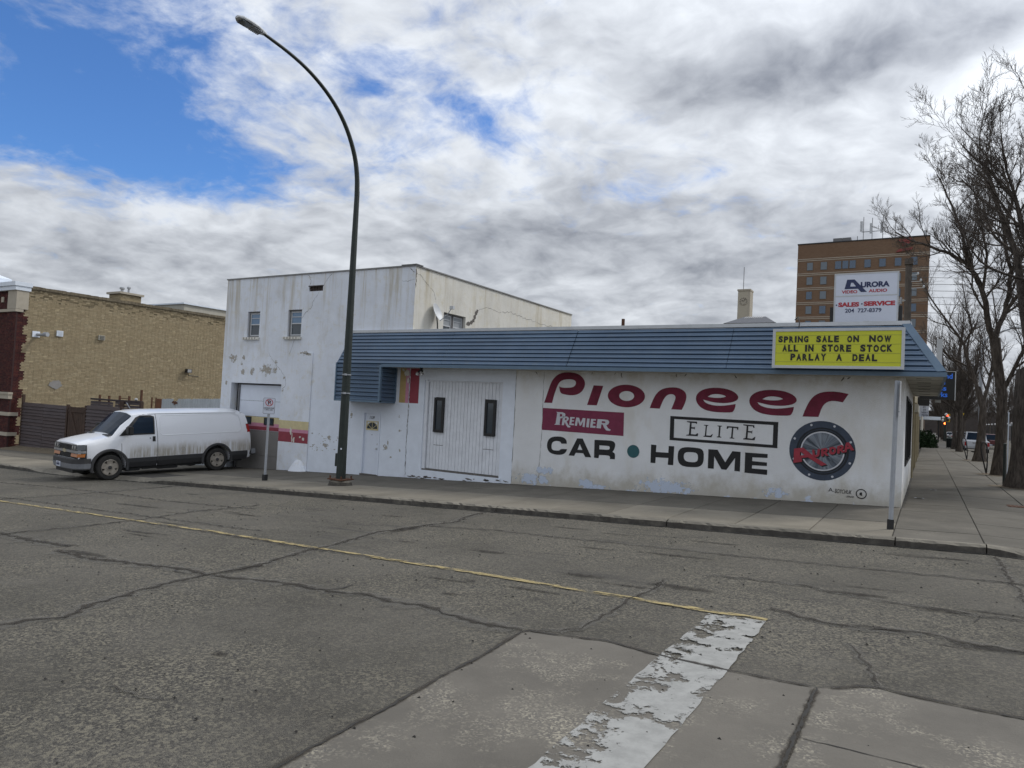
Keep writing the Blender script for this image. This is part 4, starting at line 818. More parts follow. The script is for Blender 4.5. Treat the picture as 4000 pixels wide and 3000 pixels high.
# roof sign
rs = thing('roof_sign', 'large white two-panel box sign with blue and red lettering on the shop roof', 'sign', (-.95, 2, 3.88))
MB().box(-1.655, -.25, 2.0, 2.22, 4.02, 5.45).build('cabinet', M_ALU, rs)
p1 = MB().box(-1.63, -.275, 1.985, 2.0, 4.90, 5.42).build('panel', M_SIGNW, rs); p2 = MB().box(-1.63, -.275, 1.985, 2.0, 4.05, 4.865).build('panel', M_SIGNW, rs)
sf_ = MB().box(-1.665, -.24, 1.98, 2.0, 5.42, 5.455).box(-1.665, -1.63, 1.98, 2.0, 4.02, 5.42).box(-.275, -.24, 1.98, 2.0, 4.02, 5.42).box(-1.63, -.275, 1.983, 2.0, 4.865, 4.90).box(-1.63, -.275, 1.982, 2.0, 4.07, 4.1); sf_.build('frame', M_ALU, rs)
MB().add(outline([[(-1.43, 5.06), (-1.375, 5.295), (-1.21, 5.295), (-.93, 4.975), (-1.06, 4.975), (-1.13, 5.06), (-1.32, 5.06)], [(-1.305, 5.12), (-1.285, 5.215), (-1.24, 5.215), (-1.175, 5.12)]], .002), fw(1.982)).build('letter', M_NAVY, rs)
MB().add(text('URORA', -1.07, -.44, 5.085, 5.225, .05), fw(1.982)).build('lettering', M_NAVY, rs)
MB().add(text('VIDEO', -1.49, -1.14, 4.95, 5.03, .03), fw(1.982)).build('lettering', M_REDV, rs); MB().add(text('AUDIO', -.89, -.49, 4.96, 5.04, .03), fw(1.982)).build('lettering', M_REDV, rs)
MB().add(text('SALES', -1.56, -1.09, 4.615, 4.73, .055), fw(1.982)).build('lettering', M_REDV, rs); MB().add(text('SERVICE', -.99, -.31, 4.625, 4.74, .055), fw(1.982)).build('lettering', M_REDV, rs)
MB().add(outline([ring_pts(-1.60, 4.665, .018, .018, 12)], .002), fw(1.982)).build('dot', M_NAVY, rs); MB().add(outline([ring_pts(-1.03, 4.68, .018, .018, 12)], .002), fw(1.982)).build('dot', M_NAVY, rs)
MB().add(text('204  727-8379', -1.40, -.60, 4.47, 4.57, .018), fw(1.982)).build('lettering', M_NAVY, rs)
for a in (-1.75, -.235): MB().box(a, a + .08, 2.02, 2.2, 3.86, 4.62).build('post', M_BLKM, rs)
MB().box(-.55, -.05, .7, 1.3, 4.03, 4.06).box(-.9, -.78, .8, .92, 3.9, 4.10).build('junction_box', M_FLASH, rs)
# roof pipe
tag(MB().tube([(-6.87, 1, 3.86), (-6.87, 1, 4.30)], .045, 10).build('vent_pipe', M_RUST, origin=(-6.87, 1, 3.86)), 'thin dark vent pipe rising behind the middle of the blue eaves', 'pipe')
# satellite dish
ds = thing('satellite_dish', 'grey satellite dish on a short mast behind the blue eaves', 'satellite dish', (-13.22, 1, 3.86))
dirn = Vector((.88, .14, .36)).normalized(); q = dirn.to_track_quat('Z', 'Y'); cN = Vector((-13.28, 1.0, 4.66))
MB().lathe([(.001, -.06), (.12, -.052), (.22, -.025), (.30, .012), (.305, .018), (.30, .02), (.22, -.015), (.12, -.042), (.001, -.05)], 28, lambda p: cN + q @ Vector((p.x * .85, p.y, p.z))).build('reflector', M_FLASH, ds, True)
MB().tube([(-13.22, 1, 3.86), (-13.26, 1.0, 4.3), (-13.33, 1.03, 4.55)], .022, 8).build('mast', M_BLKM, ds)
MB().tube([cN + q @ Vector((0, -.30, 0)), cN + q @ Vector((0, -.22, .30)), cN + q @ Vector((0, -.08, .50))], .014, 6).build('arm', M_GALV, ds)
e = cN + q @ Vector((0, -.06, .52)); MB().box(e.x - .05, e.x + .09, e.y - .05, e.y + .05, e.z - .05, e.z + .05).build('receiver', M_FLASH, ds)

# ================================================================== TWO-STOREY BUILDING
X0, X1, ZT, YB = -22.48, -13.45, 5.97, 11.17
big = thing('two_storey_building', 'tall weathered white rendered building with garage door and satellite dish beside it', 'building', (-18, 0, H(-18, 0)))
wins = [(-21.22, -20.56, 3.80, 4.74), (-19.08, -18.40, 3.80, 4.75)]
GAR = (-21.92, -19.22, -1.35, 2.11); DR = (-15.30, -14.545, -.70, 1.345); VT = (-18.12, -17.45, 5.365, 5.535)
fwall = MB(); wall_y(fwall, 0, X0, X1, -1.9, ZT, wins + [GAR, DR, VT], .30)
wall_x(fwall, X0, 0, YB, -1.9, ZT, [], 0); fwall.quad((X0, YB, -2), (X1, YB, -2), (X1, YB, ZT), (X0, YB, ZT)); fwall.quad((X0, 0, ZT - .02), (X1, 0, ZT - .02), (X1, YB, ZT - .02), (X0, YB, ZT - .02))
fwall.build('wall', M_WALL2, big)
sw = MB(); wall_x(sw, X1 + .003, .0, YB, 2.9, ZT, [(1.57, 2.85, 3.9, 4.75)], -.2); sw.build('wall', M_WALLS, big)
cp = MB().box(X0 - .03, X1 + .04, -.03, .12, ZT, ZT + .045).box(X1 - .1, X1 + .04, .12, YB, ZT, ZT + .04).box(X0 - .05, X0 + .1, .12, YB, ZT, ZT + .06).box(-14.0, -13.39, -.05, .3, ZT + .045, ZT + .07); cp.build('coping', speck((.22, .22, .22), .25, 6, .8, 'dull_roof_edge'), big)
# pilaster with a flared foot
pl = MB().box(-18.47, -17.72, -.035, 0, -1.3, 3.24); pl.build('pilaster', M_WALL2, big)
ft = MB(); n = 16; rows_ = []
for z, wdt, d in ((-.98, .46, .30), (-.8, .38, .22), (-.62, .25, .13), (-.52, .16, .08), (-.47, .08, .03)):
    rows_.append([(-18.10 + wdt * math.cos(math.pi * k / n) + .02 * math.sin(k * 2.2), -.034 - d * math.sin(math.pi * k / n) * (1 + .08 * math.sin(k * 1.7)), z) for k in range(n + 1)])
ft.v = [p for r in rows_ for p in r]; ft.f = [(j * (n + 1) + k, j * (n + 1) + k + 1, (j + 1) * (n + 1) + k + 1, (j + 1) * (n + 1) + k) for j in range(4) for k in range(n)] + [tuple(4 * (n + 1) + k for k in range(n + 1))]
ft.build('cement_foot', M_WALL2, big, True)
def sash(parent, x0, x1, z0, z1, y, nm='window', blind=True, axis='y', glass=M_GLASSB):
    T = (lambda u, v, w: (u, v, w)) if axis == 'y' else (lambda u, v, w: (v, u, w))
    def bx(m_, a, c, d, e, f, g): 
        if axis == 'y': return m_.box(a, c, d, e, f, g)
        return m_.box(X1 - e, X1 - d, a, c, f, g)
    f = bx(MB(), x0, x0 + .045, y, y + .05, z0, z1); bx(f, x1 - .045, x1, y, y + .05, z0, z1); bx(f, x0 + .045, x1 - .045, y, y + .05, z1 - .045, z1); bx(f, x0 + .045, x1 - .045, y, y + .05, z0, z0 + .045); zm = (z0 + z1) / 2
    fo = f.build(nm, M_FRAMEG, parent)
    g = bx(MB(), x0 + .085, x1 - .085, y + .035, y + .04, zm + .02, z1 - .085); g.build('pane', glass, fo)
    g = bx(MB(), x0 + .085, x1 - .085, y + .045, y + .05, z0 + .085, zm - .02); g.build('pane', M_GLASS, fo)
    s_ = bx(MB(), x0 + .045, x0 + .085, y + .015, y + .045, z0 + .045, z1 - .045); bx(s_, x1 - .085, x1 - .045, y + .015, y + .045, z0 + .045, z1 - .045); bx(s_, x0 + .085, x1 - .085, y + .015, y + .045, z1 - .085, z1 - .045); bx(s_, x0 + .085, x1 - .085, y + .015, y + .045, z0 + .045, z0 + .085); bx(s_, x0 + .085, x1 - .085, y + .015, y + .045, zm - .02, zm + .02); bx(s_, x0 + .085, x1 - .085, y + .02, y + .034, (zm + z1) / 2 - .012, (zm + z1) / 2 + .012)
    s_.build('sash', M_ALU, fo); return fo
for a, c, d, e in wins:
    sash(big, a + .03, c, d, e - .01, .06)
    si = MB().box(a - .13, c + .05, -.09, .0, d - .10, d - .01); si.build('sill', M_WALLS, big)
    for k in range(5): MB().box(a - .06 + .15 * k, a - .03 + .15 * k, -.094, -.09, d - .09, d - .02).build('spall', M_PEELD, big)
for a, c in ((1.57, 2.19), (2.23, 2.85)): sash(big, a, c, 3.92, 4.74, .10, axis='x', glass=M_BLIND)
MB().box(-18.12, -17.45, .10, .12, 5.365, 5.535).build('vent_backing', M_DARK, big)
vt = MB()
for k in range(9): vt.box(-18.10 + .075 * k, -18.07 + .075 * k, .03, .08, 5.365, 5.535)
vt.box(-18.14, -17.43, -.02, .03, 5.535, 5.56); vt.build('vent_grille', speck((.07, .055, .05), .3, 9, .9, 'dark_brown_vent'), big)
# garage door
gd = MB().box(-21.90, -19.24, .27, .30, -1.35, 2.10).build('garage_door', M_DARK, big)
secs = [(-1.32, -.50, 'm'), (-.49, .40, 'm'), (.41, .90, 's'), (.91, 1.47, 'w'), (1.48, 2.05, 'w')]
M_GDMET = speck((.21, .20, .19), .12, 3, .55, 'dull_metal_door_skin')
for za, zb, kd in secs:
    if kd == 's':
        so_ = MB().box(-21.66, -19.25, .225, .27, za, zb).build('door_section', M_DOORW, gd)
        MB().box(-21.66, -19.25, .221, .225, .68, zb).build('cream_stripe', M_CREAM, so_); MB().box(-21.66, -19.25, .221, .225, .55, .68).build('pink_stripe', M_PINKST, so_); MB().box(-21.66, -19.25, .221, .225, zb - .48, .55).build('red_stripe', M_REDST, so_)
        for xw in (-21.45, -20.25): 
            wd = MB().box(xw + .04, xw + .46, .208, .215, .66, .85).build('window', M_GLASS, so_)
            MB().box(xw, xw + .04, .195, .225, .62, .885).box(xw + .46, xw + .50, .195, .225, .62, .885).box(xw + .04, xw + .46, .195, .225, .85, .885).box(xw + .04, xw + .46, .195, .225, .62, .66).build('window_frame', M_BLKM, so_)
    else: MB().box(-21.66, -19.25, .225, .27, za, zb).build('door_section', M_DOORW if kd == 'w' else M_GDMET, gd)
MB().box(-21.72, -21.665, .17, .27, -1.35, 2.08).box(-21.66, -19.25, .19, .27, 2.055, 2.08).build('door_track', M_FRAMEG, gd)
# stripes on the wall
for za, zb, mm, nm in ((.57, .855, M_CREAM, 'cream_stripe'), (.455, .57, M_PINKST, 'pink_stripe'), (.11, .455, M_REDST, 'red_stripe')):
    s_ = MB().box(-19.215, -18.47, -.003, 0, za, zb).box(-18.475, -17.718, -.039, -.036, za, zb).box(-19.222, -19.219, .001, .22, za, zb); s_.build(nm, mm, big)
MB().box(-13.84, -13.60, -.003, 0, 1.68, 2.76).build('mustard_band', speck((.46, .33, .14), .15, 6, .8, 'mustard_band_paint'), big); MB().box(-13.60, -13.47, -.003, 0, 1.68, 2.76).build('pink_band', M_PINKST, big)
# fresher paint low on the wall round the door
MB().box(-17.70, -15.305, -.0045, -.001, -1.2, 1.64).box(-14.54, -13.47, -.0045, -.001, -1.2, 1.64).box(-15.305, -14.54, -.0045, -.001, 1.35, 1.64).build('repainted_wall_patch', M_BWHITE, big)
# street door
dr = MB().box(-15.235, -14.60, .05, .09, -.66, 1.29).build('door', M_DOORW, big)
MB().box(-15.30, -15.235, -.02, .09, -.68, 1.345).box(-14.60, -14.545, -.02, .09, -.68, 1.345).box(-15.235, -14.60, -.02, .09, 1.29, 1.345).build('door_frame', M_DOORW, dr)
fan = MB().add(outline([[(-15.13, .78)] + [(-14.92 + .24 * math.cos(a), .80 + .2 * math.sin(a)) for a in [math.pi * (1 - k / 14) for k in range(15)]] + [(-14.71, .78)]], .004), fw(.045)).build('fanlight', M_GLASS, dr)
ff = MB().box(-15.17, -14.67, .030, .05, .745, .79).box(-15.17, -14.67, .030, .05, 1.01, 1.04).box(-15.17, -15.14, .030, .05, .79, 1.01).box(-14.70, -14.67, .030, .05, .79, 1.01)
for a in (40, 90, 140): ff.tube([(-14.92, .036, .79), (-14.92 + .24 * math.cos(math.radians(a)), .036, .79 + .21 * math.sin(math.radians(a)))], .008, 6)
ff.tube([(-14.92 + .235 * math.cos(math.radians(k)), .036, .79 + .21 * math.sin(math.radians(k))) for k in range(0, 181, 15)], .010, 6); ff.build('fanlight_frame', M_CREAM, dr)
MB().add(text('1139', -15.06, -14.85, 1.10, 1.20, .02, shear=.25), fw(.048)).build('house_number', M_BLKV, dr)
MB().lathe([(.0, .0), (.035, .0), (.035, .015), (.015, .03), (.03, .05), (.03, .075), (0, .085)], 14, lambda p: (-14.665 + p.x, .05 - p.z, .17 + p.y)).build('handle', M_ALU, dr, True)
MB().lathe([(.0, .0), (.028, .0), (.028, .02), (0, .025)], 14, lambda p: (-14.665 + p.x, .05 - p.z, .31 + p.y)).build('deadbolt', M_ALU, dr, True)
MB().lathe([(.0, .0), (.012, .0), (.012, .01), (0, .012)], 10, lambda p: (-14.92 + p.x, .05 - p.z, .60 + p.y)).build('peephole', M_BLKM, dr)
MB().box(-15.3, -14.545, -.03, .06, -.72, -.66).build('threshold', M_PEELD, dr)
# damage: peeled areas, cracks, rust dribbles
pe = Soft(); sr = random.Random(11)
for x, z, rx, rz in ((-21.9, 3.02, .22, .14), (-21.3, 3.05, .08, .09), (-20.05, 2.62, .30, .17), (-20.8, 2.55, .12, .12), (-21.3, 2.5, .12, .10), (-19.55, 2.9, .08, .06), (-19.6, 2.60, .13, .10), (-19.1, 2.35, .05, .05), (-19.15, 1.85, .07, .08), (-22.2, 2.1, .06, .08), (-18.15, 3.22, .20, .07), (-17.95, 3.18, .22, .04), (-16.5, 2.5, .05, .16), (-21.4, 2.8, .05, .12),
                     (-15.8, 1.2, .05, .10)):
    pe.blob(x, z, rx * 1.7, rz * 1.8, (lambda u, v: (u, -.003 - abs(x % .01) * .3, v)) if not -18.47 < x < -17.72 else (lambda u, v: (u, -.038 - abs(z % .01) * .3, v)))
for x, z, rx, rz in ((-16.75, .38, .09, .09), (-16.9, .12, .14, .06), (-14.28, .25, .11, .09), (-14.2, .42, .03, .09), (-13.75, .8, .07, .03), (-13.8, 1.25, .03, .05), (-13.7, .2, .03, .05), (-14.05, -.05, .04, .02)):
    pe.blob(x, z, rx * 1.7, rz * 1.7, lambda u, v: (u, -.008, v))
for k in range(34):
    x = sr.uniform(-17.6, -16.3); z = sr.uniform(-.1, .5); a = .05 * sr.random()
    pe.blob(x, z, sr.uniform(.03, .08), sr.uniform(.015, .03), lambda u, v: (u, -.008, v), 8)
pe.build('peeled_paint', soft_mat('bare_render_patches', (.43, .40, .35), .66, .80, .85, 9, 3.0), big)
pk = Soft()
for x_, z_, a_1, b_1 in ((-13.58, 2.62, .14, .16), (-13.52, 2.38, .05, .14), (-13.72, 2.70, .10, .06)): pk.blob(x_, z_, a_1, b_1, lambda u, v: (u, -.0065, v))
for x, z, rx, rz in ((-18.60, .50, .04, .16), (-18.52, .25, .03, .16)): pk.blob(x, z, rx * 1.8, rz * 1.6, lambda u, v: (u, -.006, v))
for x, z, rx, rz in ((-18.40, .22, .04, .10), (-17.95, .25, .05, .06), (-18.1, .33, .04, .04)): pk.blob(x, z, rx * 1.8, rz * 1.6, lambda u, v: (u, -.041, v))
pk.build('stripe_chip', soft_mat('chipped_to_white', (.66, .64, .58), .5, .6, .95, 9, 2.6), big)
ck = MB()
ribbon(ck, wander([(-18.2, 5.95), (-18.05, 5.75), (-18.12, 5.55)], .06, .03, sr), .009, cf(-.004), sr, .7); ribbon(ck, wander([(-17.62, 5.36), (-17.9, 5.0), (-17.95, 4.8), (-18.25, 4.6), (-18.40, 4.42)], .06, .03, sr), .009, cf(-.004), sr, .7)
ribbon(ck, wander([(-17.45, 5.55), (-17.3, 5.7), (-17.05, 5.95)], .07, .02, sr), .008, cf(-.004), sr, .7); ribbon(ck, wander([(-20.0, 3.3), (-19.8, 3.0), (-19.4, 2.7), (-19.05, 2.4), (-19.0, 2.1), (-19.2, 1.9)], .07, .025, sr), .007, cf(-.004), sr, .7)
ribbon(ck, wander([(-18.7, 3.7), (-18.8, 3.4), (-18.95, 3.1)], .07, .02, sr), .007, cf(-.004), sr, .7); ribbon(ck, wander([(-13.7, 5.95), (-13.55, 5.8), (-13.46, 5.78)], .05, .02, sr), .02, cf(-.004), sr, .7)
ribbon(ck, wander([(-14.0, 5.55), (-13.75, 5.5), (-13.46, 5.56)], .05, .02, sr), .007, cf(-.004), sr, .7)
cx_ = lambda u, v: (X1 + .006, u, v)
ribbon(ck, wander([(0.0, 5.75), (.3, 5.7), (.6, 5.5), (1.0, 5.3), (1.1, 5.0)], .06, .03, sr), .010, cx_, sr, .7); ribbon(ck, wander([(3.4, 5.05), (4.2, 5.3), (5.0, 5.2), (5.8, 5.35), (7.2, 5.25), (9.5, 5.2)], .1, .04, sr), .010, cx_, sr, .7)
ribbon(ck, wander([(.02, 5.9), (.05, 5.5), (.02, 5.3)], .05, .02, sr), .03, cx_, sr, .7)
ck.build('wall_crack', M_PEELD, big)['kind'] = 'stuff'
tk = MB(); ribbon(tk, wander([(3.6, 5.10), (3.45, 4.95), (3.35, 4.7), (3.1, 4.55), (2.9, 4.50)], .05, .02, sr), .11, cx_, sr, .5); tk.build('tar_repair', M_PEELD, big)
# ================================================================== BRICK BUILDING ON THE LEFT
XB = -37.4
brk = thing('brick_building', 'yellow brick side wall with dark red brick front corner and white cap', 'building', (-40, 0, -1.5))
core = MB(); core.box(-58, XB - .03, .03, 11.16, -3, 6.40); core.build('mortar_wall', M_MORT, brk)
FY = -.42
core = MB(); core.box(-58, XB - .031, FY, .03, -3, 6.40); core.build('mortar_wall', M_MORTR, brk)
MB().box(-57.9, XB - .4, .4, 11.0, 6.40, 6.43).build('roof', M_ROOF, brk)
br = random.Random(21)
YEL = [(.355, .295, .190), (.335, .275, .175), (.325, .265, .168), (.375, .315, .208), (.31, .252, .162), (.348, .286, .183), (.33, .268, .17)]
RED = [(.070, .018, .020), (.055, .014, .018), (.085, .024, .022), (.045, .014, .018), (.065, .022, .022)]
def bricks(mb, face, u0f, u1, z0, z1, pal, h=.064, jt=.010, L=.205, dark_top=None):
    """bricks proud of the mortar; face(u,z,w)->xyz"""
    z = z0; row = 0
    while z + h < z1:
        u0 = u0f(row) if callable(u0f) else u0f
        header = row % 6 == 5
        LL = L * (.5 if header else 1); u = u0 - (LL / 2 if row % 2 else 0) if not callable(u0f) else u0
        while u < u1:
            a, c = max(u, u0), min(u + LL - jt, u1)
            if c - a > .03:
                w = .010 + br.uniform(-.006, .010); T = br.choice(pal); k = br.uniform(.90, 1.08)
                if br.random() < .05: k *= 1.2
                if dark_top and z > dark_top - br.uniform(0, .5): k *= br.uniform(.35, .9)
                t = (T[0] * k, T[1] * k, T[2] * k, 1); i = len(mb.v)
                mb.v += [face(a, z, 0), face(c, z, 0), face(c, z + h, 0), face(a, z + h, 0), face(a, z, w), face(c, z, w), face(c, z + h, w), face(a, z + h, w)]
                for f in ((4, 5, 6, 7), (0, 1, 5, 4), (2, 3, 7, 6), (1, 2, 6, 5), (3, 0, 4, 7)): mb.f.append(tuple(i + q for q in f)); mb.c.append(t)
            u += LL
        z += h + jt; row += 1
    return mb
fx = lambda u, z, w: (XB - .03 + w, u, z)
# toothed joint between the red corner and the yellow side
tooth = lambda row: (.44 if (row // 6) % 2 == 0 else .27) + (.05 if row % 2 else 0) + FY
ym_ = bricks(MB(), fx, tooth, 11.16, -2.6, 6.30, YEL, dark_top=6.2)
tag(ym_.build('brick', M_BRICK, brk), kind='stuff')
rm = MB(); z = -2.6; row = 0
while z + .064 < 5.15:
    e = tooth(row); md_ = (FY + e) / 2
    for a, c in ((FY, md_ - .01), (md_, e - .01)):
        w = .010 + br.uniform(-.004, .008); T = br.choice(RED); i = len(rm.v); F = fx
        rm.v += [F(a, z, 0), F(c, z, 0), F(c, z + .064, 0), F(a, z + .064, 0), F(a, z, w), F(c, z, w), F(c, z + .064, w), F(a, z + .064, w)]
        for f in ((4, 5, 6, 7), (0, 1, 5, 4), (2, 3, 7, 6), (1, 2, 6, 5), (3, 0, 4, 7)): rm.f.append(tuple(i + q for q in f)); rm.c.append((*T, 1))
    z += .074; row += 1
ff_ = lambda u, z, w: (u, FY - w, z)
bricks(rm, ff_, -50, -37.43, -2.6, 6.35, RED)
tag(rm.build('brick', M_BRICK, brk), kind='stuff')
# yellow bricks above the band next to the stone quoin
# pier on the front corner
MB().box(-38.22, -37.39, FY - .07, FY, -2.6, 5.12).build('pier_core', M_MORTR, brk)
r2 = bricks(MB(), lambda u, z, w: (u, FY - .07 - w, z), -38.22, -37.39, -2.6, 5.12, RED); tag(r2.build('brick', M_BRICK, brk), kind='stuff')
MB().box(-38.20, -37.42, FY - .12, FY, 5.26, 6.16).box(-37.42, -37.34, FY - .12, .0, 5.26, 6.16).build('quoin_stone', M_LIME, brk)
MB().box(-58, -37.34, FY - .13, FY, 5.12, 5.25).box(-37.43, -37.34, FY + .002, -.2, 5.12, 5.25).build('stone_band', M_LIME, brk)
MB().box(-39.02, -38.78, FY - .05, FY, 5.62, 5.88).build('stone_inset', M_LIME, brk)
for z0, z1 in ((.09, .26), (-.87, -.70)): MB().box(-39.45, -37.33, FY - .13, FY + .3, z0, z1).build('stone_band', M_LIME, brk)
MB().box(-40.2, -37.30, FY - .21, FY, 1.12, 1.22).box(-40.2, -37.34, FY - .17, FY, .90, 1.12).build('stone_sill', M_LIME, brk)
cw = MB(); cw.box(-39.3, -37.30, FY - .20, .06, 6.16, 6.36).box(-39.3, -37.26, FY - .26, .10, 6.365, 6.56); cw.prism([(-41.9, 7.45), (-39.30, 6.85), (-39.30, 6.16), (-39.55, 6.16), (-39.60, 6.55), (-41.9, 7.0)], lambda u, v, w: (u, w, v), FY - .25, .06); cw.box(-58, -41.9, FY - .25, .06, 7.0, 7.45); MB().box(-57.9, -39.7, FY, .05, 6.3, 6.62).box(-57.9, -40.9, FY, .05, 6.62, 7.02).build('gable_wall', M_MORTR, brk)
cw.build('parapet_cap', M_CAPW, brk)
wb = MB().box(-41.4, -39.95, FY - .03, FY, 2.1, 4.35).build('window', M_GLASS, brk); MB().box(-41.5, -41.4, FY - .07, FY, 2.0, 4.45).box(-39.95, -39.88, FY - .07, FY, 2.0, 4.45).box(-41.4, -39.95, FY - .07, FY, 4.35, 4.45).box(-41.4, -39.95, FY - .07, FY, 2.0, 2.1).build('frame', M_FRAMEG, wb)
cp = MB(); y = .12
while y < 11.1: 
    cp.box(XB - .35, XB + .03, y, y + .19, 6.31 + br.uniform(-.01, .01), 6.45 + br.uniform(-.012, .012)); y += .20
cp.build('coping_brick', speck((.15, .125, .085), .4, 3, .95, 'stained_coping'), brk)
# chimney
ch = MB().box(-38.6, XB - .1, 4.55, 5.70, 6.3, 6.82).build('chimney', M_MORT, brk)
cb = MB(); bricks(cb, lambda u, z, w: (XB - .1 + w, u, z), 4.55, 5.70, 6.42, 6.82, YEL); bricks(cb, lambda u, z, w: (u, 4.55 - w, z), -38.6, XB - .1, 6.42, 6.82, YEL); tag(cb.build('brick', M_BRICK, ch), kind='stuff')
MB().box(-38.72, XB + .02, 4.44, 5.80, 6.82, 6.93).build('chimney_cap', M_LIME, ch)
for yy, r, h in ((4.95, .075, .30), (5.32, .055, .38)):
    MB().tube([(-38.1, yy, 6.93), (-38.1, yy, 6.93 + h)], r, 12).lathe([(r * 1.6, 0), (r * 1.8, .03), (r * 1.8, .09), (r * 1.2, .12)], 12, lambda p: (p.x - 38.1, p.y + yy, p.z + 6.85 + h)).build('flue', M_GALV, ch)
MB().box(-44, -38.8, 9.2, 13.5, 6.35, 7.0).build('penthouse', M_SOFF, brk); MB().box(-44.1, -38.7, 9.1, 13.6, 7.0, 7.08).build('penthouse_roof', M_CAPW, brk)
# vents, pipe, patch on the side wall
v1 = MB().box(XB - .01, XB + .05, 1.38, 1.68, 4.14, 4.42).build('vent', M_CAPW, brk)
v2 = MB().box(XB - .01, XB + .09, 3.44, 3.76, 4.17, 4.42).build('vent', M_SOFF, brk)
for k in range(4): MB().box(XB + .05, XB + .058, 1.41, 1.65, 4.18 + .06 * k, 4.20 + .06 * k).build('louvre', M_GALV, v1); MB().box(XB + .09, XB + .10, 3.47, 3.73, 4.20 + .055 * k, 4.225 + .055 * k).build('louvre', M_BLKM, v2)
MB().box(XB - .01, XB + .02, .28, .62, 3.98, 4.27).build('vent_plate', M_CAPW, brk)
MB().tube([(XB, .5, 4.12), (XB + .25, .56, 4.10), (XB + .5, .66, 4.12)], .07, 12).tube([(XB + .42, .62, 4.13), (XB + .62, .68, 4.13)], .11, 12).build('exhaust_pipe', M_GALV, brk)
MB().add(outline([blob_pts(1.5, 1.70, .28, .22, br, 24, .3)], .003), lambda u, v, w: (XB + .008 + w, u, v)).build('cement_patch', speck((.26, .25, .24), .1, 6, .9, 'grey_cement'), brk)
fl_ = thing('flood_light', 'small flood light on a bracket low on the yellow brick wall', 'lamp', (XB, 8.7, 2.8))
MB().tube([(XB, 9.5, 2.60), (XB + .12, 9.4, 2.60), (XB + .14, 8.75, 2.62), (XB + .14, 8.70, 2.78)], .022, 6).build('bracket', M_BLKM, fl_)
MB().box(XB + .05, XB + .28, 8.56, 8.86, 2.78, 3.0).build('housing', M_BLKM, fl_); MB().box(XB + .28, XB + .285, 8.59, 8.83, 2.80, 2.98).build('lens', M_LAMPW, fl_)

# ================================================================== YARD FENCES
fn_ = thing('board_fence', 'dark lapped board fence with a gate between the red brick corner and the white building', 'fence', (-32, 0, -1.5))
fr_ = random.Random(4)
bmesh_cache = {}
def lap_panel(x0, x1, ztop, zbot, pitch=.15):
    z = ztop
    while z > zbot:
        j = fr_.uniform(-.012, .012); t = fr_.uniform(-.012, .012)
        b_ = MB(); b_.quad((x0, -.005, z + j), (x1, -.005, z + j + t), (x1, -.050, z - pitch - .012 + j + t), (x0, -.050, z - pitch - .012 + j)); b_.quad((x0, .015, z + j), (x1, .015, z + j + t), (x1, -.005, z + j + t), (x0, -.005, z + j)); b_.quad((x0, -.050, z - pitch - .012 + j), (x1, -.050, z - pitch - .012 + j + t), (x1, .01, z - pitch - .012 + j + t), (x0, .01, z - pitch - .012 + j))
        b_.quad((x0, -.005, z + j), (x0, -.050, z - pitch - .012 + j), (x0, .01, z - pitch - .012 + j), (x0, .015, z + j)); b_.quad((x1, -.005, z + j + t), (x1, .015, z + j + t), (x1, .01, z - pitch - .012 + j + t), (x1, -.050, z - pitch - .012 + j + t))
        b_.build('board', M_BOARD, fn_); z -= pitch
lap_panel(-37.25, -35.2, .78, -1.40); lap_panel(-35.19, -33.20, .765, -1.38)
lap_panel(-31.55, -28.98, .865, -1.30); lap_panel(-28.80, -25.9, .85, -1.25)
for k in range(9): MB().box(-33.02 + .148 * k, -32.885 + .148 * k, -.02, .005, -1.38, .74 + fr_.uniform(-.02, .02)).build('gate_board', M_BOARDB, fn_)
gb = MB(); gb.prism([(-32.95, .62), (-32.82, .66), (-31.75, -1.2), (-31.88, -1.24)], lambda u, v, w: (u, w, v), -.05, -.022); gb.box(-33.0, -31.70, -.045, -.022, .50, .62); gb.build('gate_brace', M_BOARDB, fn_)
for x, zt in ((-33.12, .82), (-31.62, .84), (-28.90, .90), (-37.18, 1.15)): MB().box(x - .05, x + .05, -.045, .06, -1.5, zt).build('post', M_BOARDB, fn_)
MB().box(-37.25, -25.9, .02, .04, -1.45, .70).build('backing_rail', M_WOODD, fn_)
rk = thing('timber_rack', 'dark timber rack with short rusty uprights behind the board fence', 'rack', (-29, .9, -1.4))
MB().box(-33.0, -29.0, .9, 1.0, 1.08, 1.16).build('top_rail', M_WOODD, rk)
for x0_, x1_, z in ((-33.0, -31.2, .92), (-33.0, -31.2, .80), (-31.0, -29.0, .97), (-31.0, -29.0, .83), (-31.0, -29.0, .70)): MB().box(x0_, x1_, .92, .95, z, z + .11).build('board', M_BOARD, rk)
MB().box(-30.55, -30.25, .86, .90, -1.4, 1.10).build('post', M_BOARDB, rk)
for x, zt in ((-32.38, 1.33), (-31.62, 1.31), (-30.78, 1.35), (-30.05, 1.35), (-29.15, 1.65)): MB().box(x - .04, x + .04, .95, 1.02, -1.4, zt).build('upright', M_RUST, rk)
MB().box(-30.8, -30.05, .96, .99, 1.22, 1.245).box(-32.3, -31.7, .96, .99, 1.12, 1.14).build('cross_bar', M_RUST, rk)
MB().tube([(-30.0, .85, 1.05), (-29.7, .85, .80)], .02, 6).build('stay', M_GALV, rk)
MB().box(-29.05, -28.93, .86, .98, -1.4, 1.12).build('post', M_BOARDB, rk)
MB().lathe([(.0, .07), (.05, .05), (.07, 0), (.05, -.05), (0, -.06)], 12, lambda p: (p.x - 29.35, p.y + .88, p.z + 1.22)).build('lamp_globe', M_LAMPW, rk, True)
